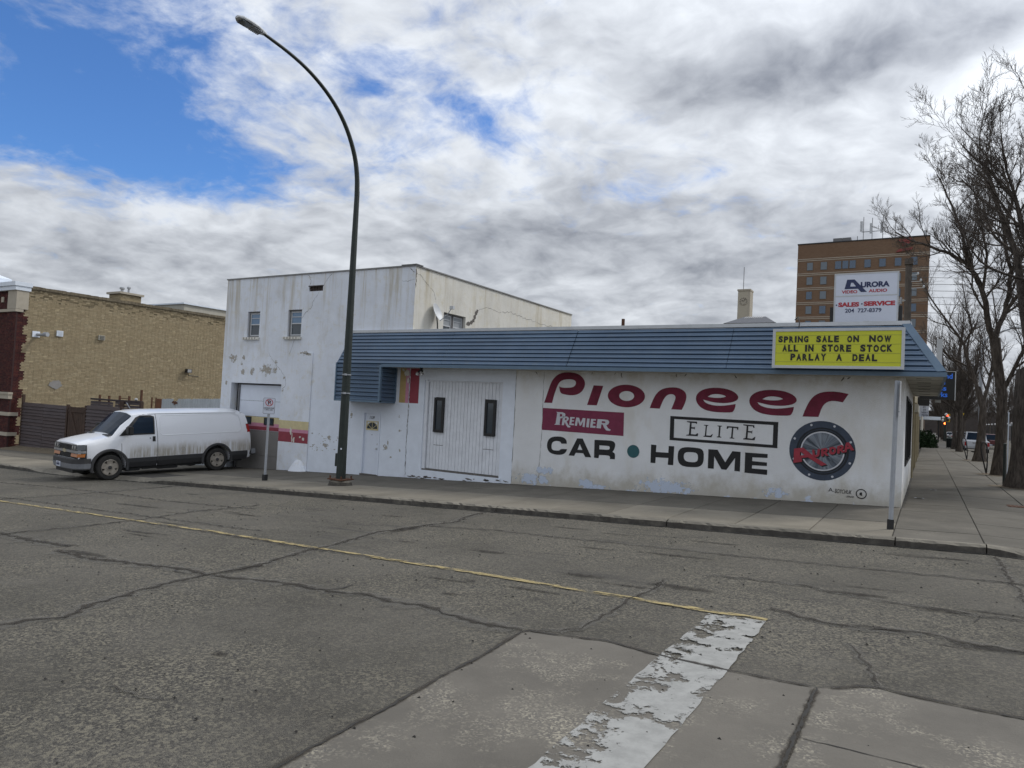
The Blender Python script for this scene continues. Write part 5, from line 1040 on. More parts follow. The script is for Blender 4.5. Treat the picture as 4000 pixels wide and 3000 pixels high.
ld = thing('steel_ladder', 'narrow rusty steel ladder frame standing left of the corrugated fence', 'ladder', (-27.2, .3, -1.3))
for x in (-27.3, -27.02): MB().box(x - .025, x + .025, .3, .34, -1.3, 1.37).build('rail', M_RUST, ld)
for k in range(8): MB().box(-27.3, -27.02, .31, .33, -1.0 + .31 * k, -.98 + .31 * k).build('rung', M_RUST, ld)
cf_ = thing('corrugated_fence', 'pale corrugated steel fence with rusty post beside the white building', 'fence', (-24.3, 0, -1.2))
MB().box(-26.43, -26.11, -.04, .06, -1.3, 1.33).build('post', speck((.13, .055, .028), .35, 5, .9, 'rust_brown_post'), cf_)
for a, c in ((-26.10, -24.9), (-24.9, -23.7), (-23.7, -22.49)):
    m_ = MB(); n = 48; hole = lambda x: (.10 if -25.35 < x < -25.12 else (.03 if fr_.random() < .08 else 0))
    for k in range(n + 1):
        x = a + (c - a) * k / n; y = .02 * math.sin(x * 41) + (.004 if a > -25 else 0); zt = 1.345 + (x + 26.1) * .037 - hole(x)
        m_.v += [(x, y, -1.3), (x, y, zt)]
    m_.f = [(2 * k, 2 * k + 2, 2 * k + 3, 2 * k + 1) for k in range(n)]; m_.build('steel_sheet', M_CORR, cf_)
MB().add(outline([blob_pts(-25.24, 1.22, .14, .07, fr_, 20, .6)], .001), fw(-.024)).build('rust_stain', M_RUST, cf_)
sl = MB(); ng = random.Random(2)
for i in range(13):
    for j in range(4): sl.v.append((-37.4 + i * 1.0, -.02 - .3 * j * (1 + .15 * ng.random()), H(-37.4 + i, 0) + (.10, .07, .03, .004)[j] * (1 + .4 * ng.random())))
sl.f = [(i * 4 + j, i * 4 + j + 1, i * 4 + j + 5, i * 4 + j + 4) for i in range(12) for j in range(3)]
tag(sl.build('soil_strip', M_SOIL), kind='structure')

# ================================================================== VAN
# local frame: x from the front bumper to the rear, y to the far side, z up
vf = Vector((-21.02, -4.87, H(-21, -4.9) - KH)); vr_ = Vector((-20.56, -1.47, H(-20.5, -1.4)))
van = thing('van', 'white cargo van with brown road dirt along its side parked nose out on the driveway', 'van')
u = (vr_ - vf); pitch_ = math.atan2(u.z, math.hypot(u.x, u.y)); yaw = math.atan2(u.y, u.x)
RM = Matrix.Rotation(yaw, 3, 'Z') @ Matrix.Rotation(-pitch_, 3, 'Y')
van.rotation_euler = RM.to_euler(); van.location = vf - RM @ Vector((.95, -.86, 0)); van['_o'] = (0, 0, 0)
ST = [  # x, [(y,z)...] half section from sill to roof centre
 (.10, [(.80, .40), (.86, .55), (.89, .72), (.89, .88), (.885, .99), (.87, 1.07), (.81, 1.115), (.5, 1.135), (.25, 1.14), (0, 1.14)]),
 (.22, [(.88, .38), (.94, .52), (.965, .72), (.965, .90), (.96, 1.04), (.945, 1.12), (.87, 1.17), (.52, 1.19), (.26, 1.20), (0, 1.20)]),
 (.55, [(.91, .36), (.97, .50), (.985, .72), (.985, .92), (.97, 1.07), (.94, 1.17), (.86, 1.24), (.56, 1.265), (.28, 1.275), (0, 1.28)]),
 (1.00, [(.92, .35), (.98, .50), (.995, .72), (1.0, .95), (.99, 1.11), (.975, 1.23), (.93, 1.31), (.62, 1.345), (.30, 1.365), (0, 1.37)]),
 (1.66, [(.92, .34), (.98, .50), (.995, .72), (1.0, .95), (.99, 1.20), (.975, 1.34), (.90, 1.72), (.79, 1.955), (.45, 2.03), (0, 2.05)]),
 (1.95, [(.92, .34), (.98, .50), (.995, .72), (1.0, .95), (.99, 1.20), (.975, 1.34), (.90, 1.74), (.80, 1.985), (.48, 2.075), (0, 2.095)]),
 (2.4, [(.92, .34), (.98, .50), (.995, .72), (1.0, .95), (.99, 1.20), (.975, 1.34), (.905, 1.75), (.82, 2.00), (.50, 2.09), (0, 2.11)]),
 (3.6, [(.92, .34), (.98, .50), (.995, .72), (1.0, .95), (.99, 1.20), (.975, 1.34), (.905, 1.75), (.82, 2.00), (.50, 2.095), (0, 2.12)]),
 (4.9, [(.92, .34), (.98, .50), (.995, .72), (1.0, .95), (.99, 1.20), (.975, 1.34), (.905, 1.75), (.82, 2.00), (.50, 2.085), (0, 2.105)]),
 (5.32, [(.91, .36), (.97, .50), (.985, .72), (.99, .95), (.98, 1.20), (.96, 1.34), (.89, 1.74), (.80, 1.97), (.48, 2.05), (0, 2.07)]),
 (5.50, [(.88, .38), (.94, .50), (.955, .72), (.96, .95), (.95, 1.20), (.93, 1.34), (.85, 1.72), (.74, 1.90), (.42, 1.97), (0, 1.985)])]
def rearx(x, z): return x + (.14 * (1 - sstep(.9, 2.0, z)) if x > 5.2 else 0)
vb = MB(); ns = 19
for x, S in ST:
    full = [(-y, z) for y, z in S] + [(y, z) for y, z in S[::-1][1:]]
    for y, z in full: vb.v.append((rearx(x, z), y, z))
for i in range(len(ST) - 1):
    for j in range(ns - 1): vb.f.append((i * ns + j, i * ns + j + 1, (i + 1) * ns + j + 1, (i + 1) * ns + j))
    vb.f.append((i * ns, (i + 1) * ns, (i + 1) * ns + ns - 1, i * ns + ns - 1))
vb.f.append(tuple(range(ns))[::-1]); vb.f.append(tuple((len(ST) - 1) * ns + j for j in range(ns)))
body = vb.build('body', M_VAN, van, local=True)
WX = (.95, 4.38)
for wx in WX:
    ct = MB().tube([(wx, -1.2, .40), (wx, 1.2, .40)], .475, 40); c_o = ct.build('cut', M_PLAST, None, local=True); c_o.matrix_world = Matrix()
    md = body.modifiers.new('b', 'BOOLEAN'); md.operation = 'DIFFERENCE'; md.solver = 'EXACT'; md.object = c_o
    # cutter must sit in the body's own frame
    c_o.parent = van
bpy.context.view_layer.update()
me2 = bpy.data.meshes.new_from_object(body.evaluated_get(bpy.context.evaluated_depsgraph_get()))
body.modifiers.clear(); body.data = me2; me2.name = 'body'
for o in [o for o in bpy.data.objects if o.name.startswith('cut')]: bpy.data.objects.remove(o)
body.data.polygons.foreach_set('use_smooth', [True] * len(body.data.polygons)); body.data.set_sharp_from_angle(angle=math.radians(32))
def side_y(z, x=3.0):
    """outer half width of the body at height z"""
    S = min(ST, key=lambda s: abs(s[0] - x))[1]
    for (y0, z0), (y1, z1) in zip(S, S[1:]):
        if z0 <= z <= z1 and z1 > z0: return y0 + (y1 - y0) * (z - z0) / (z1 - z0)
    return S[0][0] if z < S[0][1] else S[-2][0]
def side_patch(P, off=.006, sgn=-1, depth=.02, div=True):
    vf_ = outline([P], 0); bm = bmesh.new(); vs = [bm.verts.new(q) for q in vf_[0]]
    for f in vf_[1]:
        try: bm.faces.new([vs[k] for k in f])
        except Exception: pass
    for zc in (.5, .72, .95, 1.2, 1.34, 1.5, 1.62, 1.74, 1.85, 1.95): bmesh.ops.bisect_plane(bm, geom=list(bm.verts) + list(bm.edges) + list(bm.faces), plane_co=(0, zc, 0), plane_no=(0, 1, 0))
    bm.verts.index_update(); m_ = MB(); m_.v = [(v.co.x, sgn * (side_y(v.co.y, max(v.co.x, 1.7) if v.co.y > 1.25 else v.co.x) + off), v.co.y) for v in bm.verts]; m_.f = [tuple(v.index for v in f.verts) for f in bm.faces]; bm.free(); return m_
for s_ in (-1, 1):
    # black door surround and glass
    side_patch([(1.30, 1.335), (1.40, 1.345), (2.27, 1.345), (2.285, 1.90), (2.18, 1.945), (1.86, 1.945), (1.72, 1.88), (1.20, 1.335)], .012, s_).build('window_surround', M_BLKM, van, local=True)
    side_patch([(1.50, 1.385), (2.23, 1.385), (2.24, 1.86), (2.16, 1.905), (1.90, 1.905), (1.80, 1.86), (1.50, 1.50)], .018, s_).build('side_window', M_VGLASS, van, local=True)
    # panel lines
    ln = MB(); 
    def line(P, w=.012):
        for (a, c), (d, e) in zip(P, P[1:]):
            L = math.hypot(d - a, e - c); nx, nz = -(e - c) / L * w / 2, (d - a) / L * w / 2
            k = max(1, int(L / .1))
            for q in range(k):
                xa, za, xb, zb = a + (d - a) * q / k, c + (e - c) * q / k, a + (d - a) * (q + 1) / k, c + (e - c) * (q + 1) / k
                ln.quad(*[(xx + sx_ * nx, s_ * (side_y(zz_, xx) + .0035), zz_ + sx_ * nz) for xx, zz_, sx_ in ((xa, za, 1), (xb, zb, 1), (xb, zb, -1), (xa, za, -1))])
    line([(1.28, .63), (1.27, 1.30)]); line([(2.37, .40), (2.36, 1.2), (2.33, 1.98)]); line([(1.95, 1.97), (2.33, 1.985), (5.35, 1.955)], .010)
    ln.build('door_seam', M_BLKM, van, local=True)
    for xa, xb in ((1.43, 2.36), (2.375, 3.90), (4.86, 5.50)):
        cl = MB()
        for za, zb, ya, yb in ((.34, .50, .925, .995), (.50, .62, .995, 1.008)): cl.quad((xa, s_ * (ya), za), (xb, s_ * ya, za), (xb, s_ * yb, zb), (xa, s_ * yb, zb))
        cl.quad((xa, s_ * 1.008, .62), (xb, s_ * 1.008, .62), (xb, s_ * .98, .635), (xa, s_ * .98, .635)); cl.quad((xa, s_ * .925, .34), (xb, s_ * .925, .34), (xb, s_ * .86, .33), (xa, s_ * .86, .33))
        cl.build('sill_cladding', M_PLAST, van, local=True)
    for wx in WX:
        ar = MB(); n = 30; pr_ = [(.475, .93), (.475, 1.015), (.50, 1.025), (.545, 1.012), (.56, .985)]
        for k in range(n + 1):
            a = math.radians(-14) + (math.pi + math.radians(28)) * k / n
            for r, y in pr_: ar.v.append((wx + r * math.cos(a), s_ * y, .40 + r * math.sin(a)))
        for k in range(n):
            for j in range(4): ar.f.append((k * 5 + j, k * 5 + j + 1, k * 5 + 6 + j, k * 5 + 5 + j))
        ar.build('arch_flare', M_PLAST, van, True, local=True)
    # front corner: headlamp and amber lamp
    lp = MB(); pts = [(.085, .50), (.10, .70), (.15, .86), (.24, .955), (.40, .985)]
    def wrap(m_, z0, z1, P, o=.0): 
        for (a, c), (d, e) in zip(P, P[1:]): m_.quad((a - o, s_ * (c + o), z0), (d - o, s_ * (e + o), z0), (d + .02 - o, s_ * (e - .005 + o), z1), (a + .02 - o, s_ * (c - .005 + o), z1))
        return m_
    hl = wrap(MB(), .945, 1.105, [(.074, .47), (.076, .88), (.20, .975), (.27, .985)], .006).build('headlight', M_LAMP, van, local=True)
    for yy in (.58, .76): MB().lathe([(.0, 0), (.045, .0), (.05, .01), (0, .012)], 12, lambda p: (.068 - p.z, s_ * yy + p.x, 1.03 + p.y)).build('reflector', M_LAMPW, hl, local=True)
    wrap(MB(), .745, .84, [(.070, .42), (.072, .885), (.20, .985), (.25, .992)], .006).build('turn_lamp', M_AMBER, van, local=True)
    # mirror
    MB().box(1.36, 1.52, s_ * 1.03 if s_ > 0 else -1.26, s_ * 1.26 if s_ > 0 else -1.03, 1.36, 1.63).build('mirror', M_BLKM, van, local=True, bevel=.03)
    # handle, fuel cap, tail lamp
    side_patch([(2.20, 1.12), (2.29, 1.12), (2.29, 1.28), (2.20, 1.28)], .012, s_).build('handle', M_BLKM, van, local=True)
    side_patch([(2.11, 1.20), (2.15, 1.20), (2.15, 1.25), (2.11, 1.25)], .008, s_).build('lock', M_GALV, van, local=True)
    tl = MB(); 
    for za, zb, mm, nm in ((1.28, 1.56, M_REDL, 'tail_light'), (1.56, 1.93, M_BLKM, 'rear_corner_trim')):
        t_ = MB(); 
        def rp(z): return (rearx(5.50, z) , side_y(z, 5.5))
        xa, ya = rp(za); xb, yb = rp(zb)
        t_.quad((xa - .11, s_ * (ya + .020), za), (xb - .09, s_ * (yb + .020), zb), (xb + .02, s_ * (yb + .006), zb), (xa + .02, s_ * (ya + .006), za)); t_.quad((xa + .02, s_ * (ya + .006), za), (xb + .02, s_ * (yb + .006), zb), (xb + .02, s_ * (yb - .10), zb), (xa + .02, s_ * (ya - .10), za))
        t_.build(nm, mm, van, local=True)
MB().add(outline([ring_pts(3.18, .80, .085, .085, 24), ring_pts(3.18, .80, .075, .075, 24)], 0), lambda a, c, w: (a, -1.0045, c)).build('fuel_door', M_GALV, van, local=True)
# pressed outline of the side panel
pn = MB(); P_ = [(2.52, 1.30), (5.15, 1.30), (5.28, 1.42), (5.20, 1.86), (5.10, 1.93), (2.55, 1.93), (2.47, 1.86), (2.44, 1.38), (2.52, 1.30)]
for s_ in (-1, 1):
    for (a, c), (d, e) in zip(P_, P_[1:]):
        L = math.hypot(d - a, e - c); k = max(1, int(L / .12))
        for q in range(k):
            xa, za, xb, zb = a + (d - a) * q / k, c + (e - c) * q / k, a + (d - a) * (q + 1) / k, c + (e - c) * (q + 1) / k
            nx, nz = -(e - c) / L * .012, (d - a) / L * .012; F_y = lambda z, o: s_ * (side_y(z) + o)
            pn.quad((xa - nx, F_y(za - nz, .001), za - nz), (xb - nx, F_y(zb - nz, .001), zb - nz), (xb, F_y(zb, .009), zb), (xa, F_y(za, .009), za)); pn.quad((xa, F_y(za, .009), za), (xb, F_y(zb, .009), zb), (xb + nx, F_y(zb + nz, .001), zb + nz), (xa + nx, F_y(za + nz, .001), za + nz))
pn.build('panel_pressing', M_VAN, van, True, local=True)
# windscreen, following the loft between the cowl and the roof
A_, B_ = ST[3][1], ST[4][1]
def lerp_s(t, j, sg): 
    y = A_[j][0] + (B_[j][0] - A_[j][0]) * t; z = A_[j][1] + (B_[j][1] - A_[j][1]) * t; return (1.00 + .66 * t - .010, sg * y, z + .012)
ws = MB()
for sg in (-1, 1):
    for j in (6, 7, 8):
        for t0, t1 in ((.05, .5), (.5, .95)):
            k = .03 if j == 6 else 0
            a, c, d, e = lerp_s(t0, j, sg), lerp_s(t0, j + 1, sg), lerp_s(t1, j + 1, sg), lerp_s(t1, j, sg)
            if j == 6: a = (a[0], a[1] * .955, a[2]); e = (e[0], e[1] * .955, e[2])
            ws.quad(a, c, d, e)
ws.build('windscreen', M_VGLASS, van, True, local=True)
for y0, y1 in ((-.75, -.1), (.05, .70)): MB().tube([(1.02, y0, 1.375), (1.10, y1, 1.42)], .012, 5).build('wiper', M_BLKM, van, local=True)
MB().quad((.93, -.84, 1.345), (.93, .84, 1.345), (1.03, .86, 1.375), (1.03, -.86, 1.375)).build('cowl', M_BLKM, van, local=True)
# face: grille, chrome bar, badge, bumper
gr = MB(); gr.quad(*[(.088, y, z) for y, z in ((-.87, .70), (.87, .70), (.87, 1.10), (-.87, 1.10))]); 
for s_ in (-1, 1): gr.quad((.088, s_ * .87, .68), (.215, s_ * .982, .68), (.225, s_ * .978, 1.11), (.10, s_ * .87, 1.11)); gr.quad((.215, s_ * .982, .68), (.30, s_ * .993, .68), (.30, s_ * .987, 1.10), (.225, s_ * .978, 1.11))
go = gr.build('grille', M_BLKM, van, local=True)
for k in range(5): MB().box(.070, .088, -.46, .46, .975 + .024 * k, .983 + .024 * k).build('grille_bar', M_PLAST, go, local=True); MB().box(.070, .088, -.37, .37, .735 + .024 * k, .743 + .024 * k).build('grille_bar', M_PLAST, go, local=True)
bar = MB().box(.055, .09, -.87, .87, .862, .93)
for s_ in (-1, 1): bar.quad((.055, s_ * .87, .862), (.20, s_ * .996, .862), (.20, s_ * .996, .93), (.055, s_ * .87, .93)); bar.quad((.20, s_ * .996, .862), (.28, s_ * 1.0, .862), (.28, s_ * 1.0, .93), (.20, s_ * .996, .93))
bar.build('chrome_bar', M_CHROME, van, local=True)
MB().add(outline([[(-.105, -.005), (-.105, -.04), (-.04, -.04), (-.04, -.055), (.04, -.055), (.04, -.04), (.105, -.04), (.105, .005), (.105, .04), (.04, .04), (.04, .055), (-.04, .055), (-.04, .04), (-.105, .04)]], .008), lambda a, c, w: (.045 - w, a + .2 * c, c + .90)).build('badge', speck((.55, .50, .36), .1, 9, .35, 'gilt_badge', metal=.5), van, local=True)
def wrapb(m_, z0, z1, o, o2=None):
    P = [(.42, .985), (.24, .965), (.10, .87), (.02, .70), (-.01, .35), (-.02, 0)]; P = P + [(a, -c) for a, c in P[::-1][1:]]; o2 = o if o2 is None else o2
    for (a, c), (d, e) in zip(P, P[1:]):
        f = lambda a, c, oo: (a - oo * (1 if abs(c) < .9 else .3), c * (1 + oo * .9))
        m_.quad((*f(a, c, o), z0), (*f(d, e, o), z0), (*f(d, e, o2), z1), (*f(a, c, o2), z1))
    return m_
wrapb(wrapb(wrapb(MB(), .56, .68, .035, .03), .68, .705, .03, -.03), .545, .56, .04, .035).build('bumper_top', M_PLAST, van, local=True)
wrapb(wrapb(MB(), .40, .545, .02, .045), .36, .40, -.03, .02).build('bumper', M_BUMP, van, local=True)
MB().box(.05, .35, -.65, .65, .26, .36).build('air_dam', M_BLKM, van, local=True)
pl = MB().box(-.075, -.06, -.02, .28, .42, .57).build('number_plate', M_SIGNW, van, local=True)
lt_ = MB()
for k in range(6): lt_.box(-.078, -.0755, .02 + .04 * k, .045 + .04 * k, .455, .525)
tag(lt_.box(-.078, -.0755, .05, .21, .54, .552).build('plate_marks', M_NAVY, pl, local=True), kind='stuff')
rb = MB().box(5.60, 5.80, -.97, .97, .47, .66); rb.build('rear_bumper', M_PLAST, van, local=True, bevel=.02)
MB().box(5.66, 5.82, -1.0, -.90, .50, .68).box(5.66, 5.82, .90, 1.0, .50, .68).build('bumper_end', M_BUMP, van, local=True, bevel=.02)
un = MB().box(.6, 5.4, -.80, .80, .26, .40)
for x0_, x1_, z in ((1.5, 1.9, .21), (2.0, 2.6, .235), (2.5, 3.1, .20), (3.2, 3.9, .25)): un.box(x0_, x1_, -.82, -.4, z, .3)
for wx in WX: un.box(wx - .48, wx + .48, -.70, .70, .28, .95)
un.build('underbody', M_BLKM, van, local=True)
for wx in WX: un = MB().tube([(wx, -.80, .385), (wx, .80, .385)], .05, 8).build('axle', M_BLKM, van, local=True)
def wheel(mbn, cx, cy, s_, R=.385, wdt=.25, parent=None):
    T = lambda p: (cx + p.x, cy + s_ * p.z, R + p.y)
    ty = MB(); ty.lathe([(R * .62, -.10), (R * .66, -wdt / 2), (R * .90, -wdt / 2 - .004), (R * .975, -wdt / 2 + .022), (R, -wdt / 2 + .045), (R, wdt / 2 - .045), (R * .975, wdt / 2 - .022), (R * .90, wdt / 2 + .004), (R * .66, wdt / 2), (R * .60, .07)], 40, T)
    w_ = ty.build('wheel', M_TYRE, parent, True, local=True)
    rm_ = MB(); rm_.lathe([(R * .60, .06), (R * .635, wdt / 2 + .002), (R * .60, wdt / 2 + .010), (R * .56, .085), (R * .54, .05)], 32, T); rm_.lathe([(R * .58, .03), (R * .57, .035), (0.001, .035)], 24, T)
    for k in range(5):
        a = 2 * math.pi * k / 5 + .3; c, s2 = math.cos(a), math.sin(a)
        def sp(r, t, z): return (cx + r * c - t * s2, cy + s_ * z, R + r * s2 + t * c)
        for (r0, t0, z0), (r1, t1, z1) in (((R * .18, .075, .108), (R * .60, .060, .118)),):
            v = [sp(r0, -t0, z0), sp(r0, t0, z0), sp(r1, t1 * 1.5, z1), sp(r1, -t1 * 1.5, z1), sp(r0, -t0, .05), sp(r0, t0, .05), sp(r1, t1 * 1.5, .05), sp(r1, -t1 * 1.5, .05)]; i = len(rm_.v); rm_.v += v
            for f in ((0, 1, 2, 3), (0, 4, 5, 1), (1, 5, 6, 2), (2, 6, 7, 3), (3, 7, 4, 0)): rm_.f.append(tuple(i + q for q in f))
    rm_.lathe([(R * .24, .06), (R * .24, .112), (R * .20, .122), (.001, .124)], 20, T); ro = rm_.build('rim', M_RIM, w_, False, local=True)
    MB().lathe([(R * .14, .12), (R * .14, .135), (R * .10, .145), (.001, .146)], 16, T).build('hub_cap', M_PLAST, w_, local=True)
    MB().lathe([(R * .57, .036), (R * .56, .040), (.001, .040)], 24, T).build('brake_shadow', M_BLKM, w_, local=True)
    return w_
for wx in WX:
    for s_ in (-1, 1): wheel('wheel', wx, s_ * .865, s_, parent=van)

# ================================================================== STREET LAMP
lamp = thing('street_lamp', 'tall dark green street lamp with a long arm curving over the road', 'street lamp', (-13.11, -3.12, H(-13.11, -3.12)))
z0 = H(-13.11, -3.12); lr = random.Random(9)
fb = MB(); fb.lathe([(.36, -.02), (.34, .02), (.31, .10), (.27, .14), (.001, .15)], 18, lambda p: (p.x * (1 + .06 * math.sin(5 * math.atan2(p.y, p.x))) - 13.11, p.y * .85 - 3.12, p.z + z0)); fb.build('footing', M_KERB, lamp)
bp_ = MB().box(-13.36, -12.86, -3.36, -2.88, z0 + .15, z0 + .18)
for dx in (-.2, .2):
    for dy in (-.19, .19): bp_.tube([(-13.11 + dx, -3.12 + dy, z0 + .14), (-13.11 + dx, -3.12 + dy, z0 + .26)], .022, 6)
bp_.build('base_plate', M_RUST, lamp)
MB().lathe([(.132, .17), (.126, .6), (.110, 3), (.093, 5), (.080, 6.5), (.068, 8.0)], 10, lambda p: (p.x - 13.11, p.y - 3.12, p.z + z0)).build('pole', M_POLE, lamp)
arm = [(-13.11, -3.12, 7.25), (-13.11, -3.15, 7.8), (-13.11, -3.30, 8.37), (-13.11, -3.68, 9.0), (-13.11, -4.21, 9.48), (-13.11, -4.9, 9.83), (-13.11, -5.6, 10.02), (-13.11, -6.45, 10.12)]
def smooth_path(P, it=2):
    for _ in range(it):
        Q = [P[0]]
        for a, c in zip(P, P[1:]): Q += [tuple(a[k] * .75 + c[k] * .25 for k in range(3)), tuple(a[k] * .25 + c[k] * .75 for k in range(3))]
        P = Q + [P[-1]]
    return P
ap = smooth_path(arm); MB().tube(ap, [.072 - .036 * k / (len(ap) - 1) for k in range(len(ap))], 12).build('arm', M_POLE, lamp, True)
hd = MB(); n = 14
secs_ = [(0, .05, .05), (.10, .09, .065), (.30, .15, .075), (.55, .165, .085), (.72, .14, .075), (.80, .07, .04)]
for d, w_, h_ in secs_:
    for k in range(n): a = 2 * math.pi * k / n; hd.v.append((-13.11 + w_ * math.cos(a), -6.40 - d, 10.125 + h_ * (max(math.sin(a), -.35)) + .02 * d))
for i in range(len(secs_) - 1):
    for k in range(n): hd.f.append((i * n + k, i * n + (k + 1) % n, (i + 1) * n + (k + 1) % n, (i + 1) * n + k))
hd.f.append(tuple(range(n))[::-1]); hd.f.append(tuple((len(secs_) - 1) * n + k for k in range(n)))
ho = hd.build('lamp_head', M_FLASH, lamp, True)
MB().box(-13.22, -13.0, -7.12, -6.86, 10.085, 10.105).build('lens', M_GLASS, ho)
for k in range(6): MB().box(-13.22, -13.0, -6.80 + .045 * k, -6.78 + .045 * k, 10.07, 10.10).build('fin', M_GALV, ho)
MB().lathe([(.035, 0), (.035, .04), (.001, .05)], 10, lambda p: (p.x - 13.11, p.y - 6.75, p.z + 10.20)).build('photocell', M_BLKM, ho)
for z in (2.35, 1.85): MB().lathe([(.124, 0), (.126, .03)], 12, lambda p: (p.x - 13.11, p.y - 3.12, p.z + z)).box(-13.06, -12.99, -3.28, -3.24, z - .01, z + .04).build('strap', M_GALV, lamp)
MB().box(-13.06, -13.02, -3.25, -3.235, .35, .39).build('tag_plate', M_SIGNW, lamp)
MB().box(-13.29, -13.19, -3.20, -3.05, z0 + .5, z0 + .85).build('hand_hole_cover', M_POLE, lamp, bevel=.01)
# ================================================================== SIGN POSTS
np_ = thing('parking_sign', 'white no parking loading zone sign on a thin galvanised post between van and lamp', 'sign', (-15.87, -3.29, H(-15.87, -3.29)))
zb = H(-15.87, -3.29); ang = math.atan2(-13.8, 16.3) + math.pi / 2
def npT(a, w, z): c, s2 = math.cos(ang), math.sin(ang); return (-15.90 + a * c + w * s2, -3.29 + a * s2 - w * c, z)
MB().box(-15.92, -15.87, -3.315, -3.265, zb, 1.28).build('post', M_GALV, np_); MB().box(-15.95, -15.84, -3.345, -3.235, zb - .02, zb + .17).build('post_sleeve', M_BLKM, np_)
rr = [(a * .155 + sx * .0, 0) for a, sx in ()]
def rrect(w, h, r, n=5): 
    P = []
    for cx, cy, a0 in ((w - r, h - r, 0), (-w + r, h - r, 90), (-w + r, -h + r, 180), (w - r, -h + r, 270)):
        for k in range(n + 1): a = math.radians(a0 + 90 * k / n); P.append((cx + r * math.cos(a), cy + r * math.sin(a)))
    return P
pt = MB().add(outline([rrect(.165, .235, .03)], .002), lambda a, c, w: npT(a, .05 + w, c + 1.40)).build('sign_plate', M_SIGNW, np_)
npf = lambda o: (lambda a, c, w: npT(a, o + w, c + 1.40))
MB().add(outline([rrect(.158, .228, .028), rrect(.152, .222, .024)], .0006), npf(.0535)).build('border', M_BLKV, pt)
MB().add(outline([ring_pts(0, .095, .105, .105, 30), ring_pts(0, .095, .085, .085, 30)], .0006), npf(.0540)).build('red_ring', M_REDV, pt)
MB().add(text('P', -.035, .045, .035, .155, .03), npf(.0535)).build('letter_p', M_BLKV, pt)
MB().add(outline([[(-.07, .155), (-.058, .167), (.072, .037), (.060, .025)]], .0006), npf(.0550)).build('red_slash', M_REDV, pt)
MB().add(text('LOADING ZONE', -.14, .14, -.085, -.045, .02), npf(.0535)).build('lettering', M_BLKV, pt); MB().add(text('15 MIN. LIMIT', -.12, .12, -.13, -.10, .01), npf(.0535)).build('lettering', M_BLKV, pt)
cs = thing('corner_post', 'bare galvanised sign post seen edge-on at the pavement corner in front of the shop', 'sign post', (-.03, -3.74, 0))
MB().tube([(-.055, -3.74, 0), (-.02, -3.74, 2.48)], .036, 4).build('post', M_GALV, cs); MB().tube([(-.057, -3.74, -.02), (-.055, -3.74, .16)], .052, 4).build('post_sleeve', M_BLKM, cs)
MB().box(.030, .034, -3.95, -3.55, 1.88, 2.47).build('sign_plate', M_ALU, cs); MB().box(-.06, .035, -3.75, -3.73, 2.40, 2.42).box(-.06, .035, -3.75, -3.73, 1.95, 1.97).build('bolt', M_GALV, cs)
# ================================================================== BACKDROP BUILDINGS
tw = thing('office_tower', 'tall orange brick tower with pale floor bands and rooftop antennas behind the roof sign', 'tower', (-11, 130, -.3))
tb = MB().box(-22.5, 0, 130, 150, -1, 36.65); tb.build('wall', M_TOWER, tw)
MB().box(-22.6, .1, 129.9, 150, 36.65, 36.85).build('parapet', M_BLKM, tw)
FL = 2.87
M_BAND = speck((.36, .31, .25), .1, 1, .9, 'pale_band'); M_SASH = speck((.13, .11, .09), .1, 2, .8, 'tower_window_frame')
wx_ = [(-20.67, -19.67), (-18.19, -17.12), (-15.63, -14.60), (-14.34, -13.35), (-13.11, -12.09), (-10.55, -9.52), (-8.05, -7.01), (-5.47, -4.45), (-2.85, -1.85)]
M_TWIN = mat('tower_glass', (.07, .11, .17), .12, spec=.7); M_TWIN2 = speck((.16, .19, .22), .1, .6, .6, 'tower_blind')
tr_ = random.Random(5)
for k in range(9):
    zt = 33.72 - FL * k
    MB().box(-22.53, .03, 129.96, 130.0, zt - .42, zt - .26).box(-22.53, .03, 129.94, 130.0, zt - .10, zt + .06).build('floor_band', M_BAND, tw)
    for j, (a, c) in enumerate(wx_):
        if k and 2 <= j <= 4 and k > 0 and j != 3: pass
        w_ = MB().box(a - .06, c + .06, 129.93, 130.0, zt - 2.30, zt - .72).build('window', M_SASH, tw)
        MB().box(a, c, 129.915, 129.93, zt - 2.24, zt - .78).build('pane', M_TWIN if (k == 0 and j > 1) or tr_.random() < .35 else M_TWIN2, w_)
MB().box(-16.5, -14.9, 133, 137, 36.85, 38.2).box(-14.85, -13.3, 133, 137, 36.85, 38.2).build('rooftop_unit', M_FRAMEG, tw)
an = MB()
for x, h in ((-11.0, 4.6), (-9.5, 4.3), (-7.7, 4.8), (-5.6, 3.3), (-12.0, 1.0)):
    an.tube([(x, 131, 36.8), (x, 131, 36.85 + h)], .06, 5)
an.box(-11.3, -7.6, 130.95, 131.05, 38.5, 38.6); an.build('antenna_mast', M_FRAMEG, tw)
for x, z in ((-11.35, 38.7), (-9.7, 38.2), (-7.9, 38.2)): MB().box(x - .22, x + .22, 130.8, 131.1, z, z + 1.9).build('antenna_panel', M_ALU, tw)
MB().box(-1.0, -.5, 131, 131.5, 36.85, 38.0).build('chimney', M_ALU, tw)
rg = MB()
for P in ([(-5.2, 36.2), (-3.0, 36.5), (-2.5, 36.0), (-4.6, 35.75)], [(-4.4, 35.6), (-3.0, 35.9), (-3.4, 35.3), (-4.3, 35.1)], [(-5.4, 33.95), (-4.9, 34.5), (-2.6, 34.75), (-2.9, 34.3)]): rg.prism(P, lambda u, v, w: (u, w, v), 129.7, 129.9)
rg.build('red_emblem', M_REDD, tw)
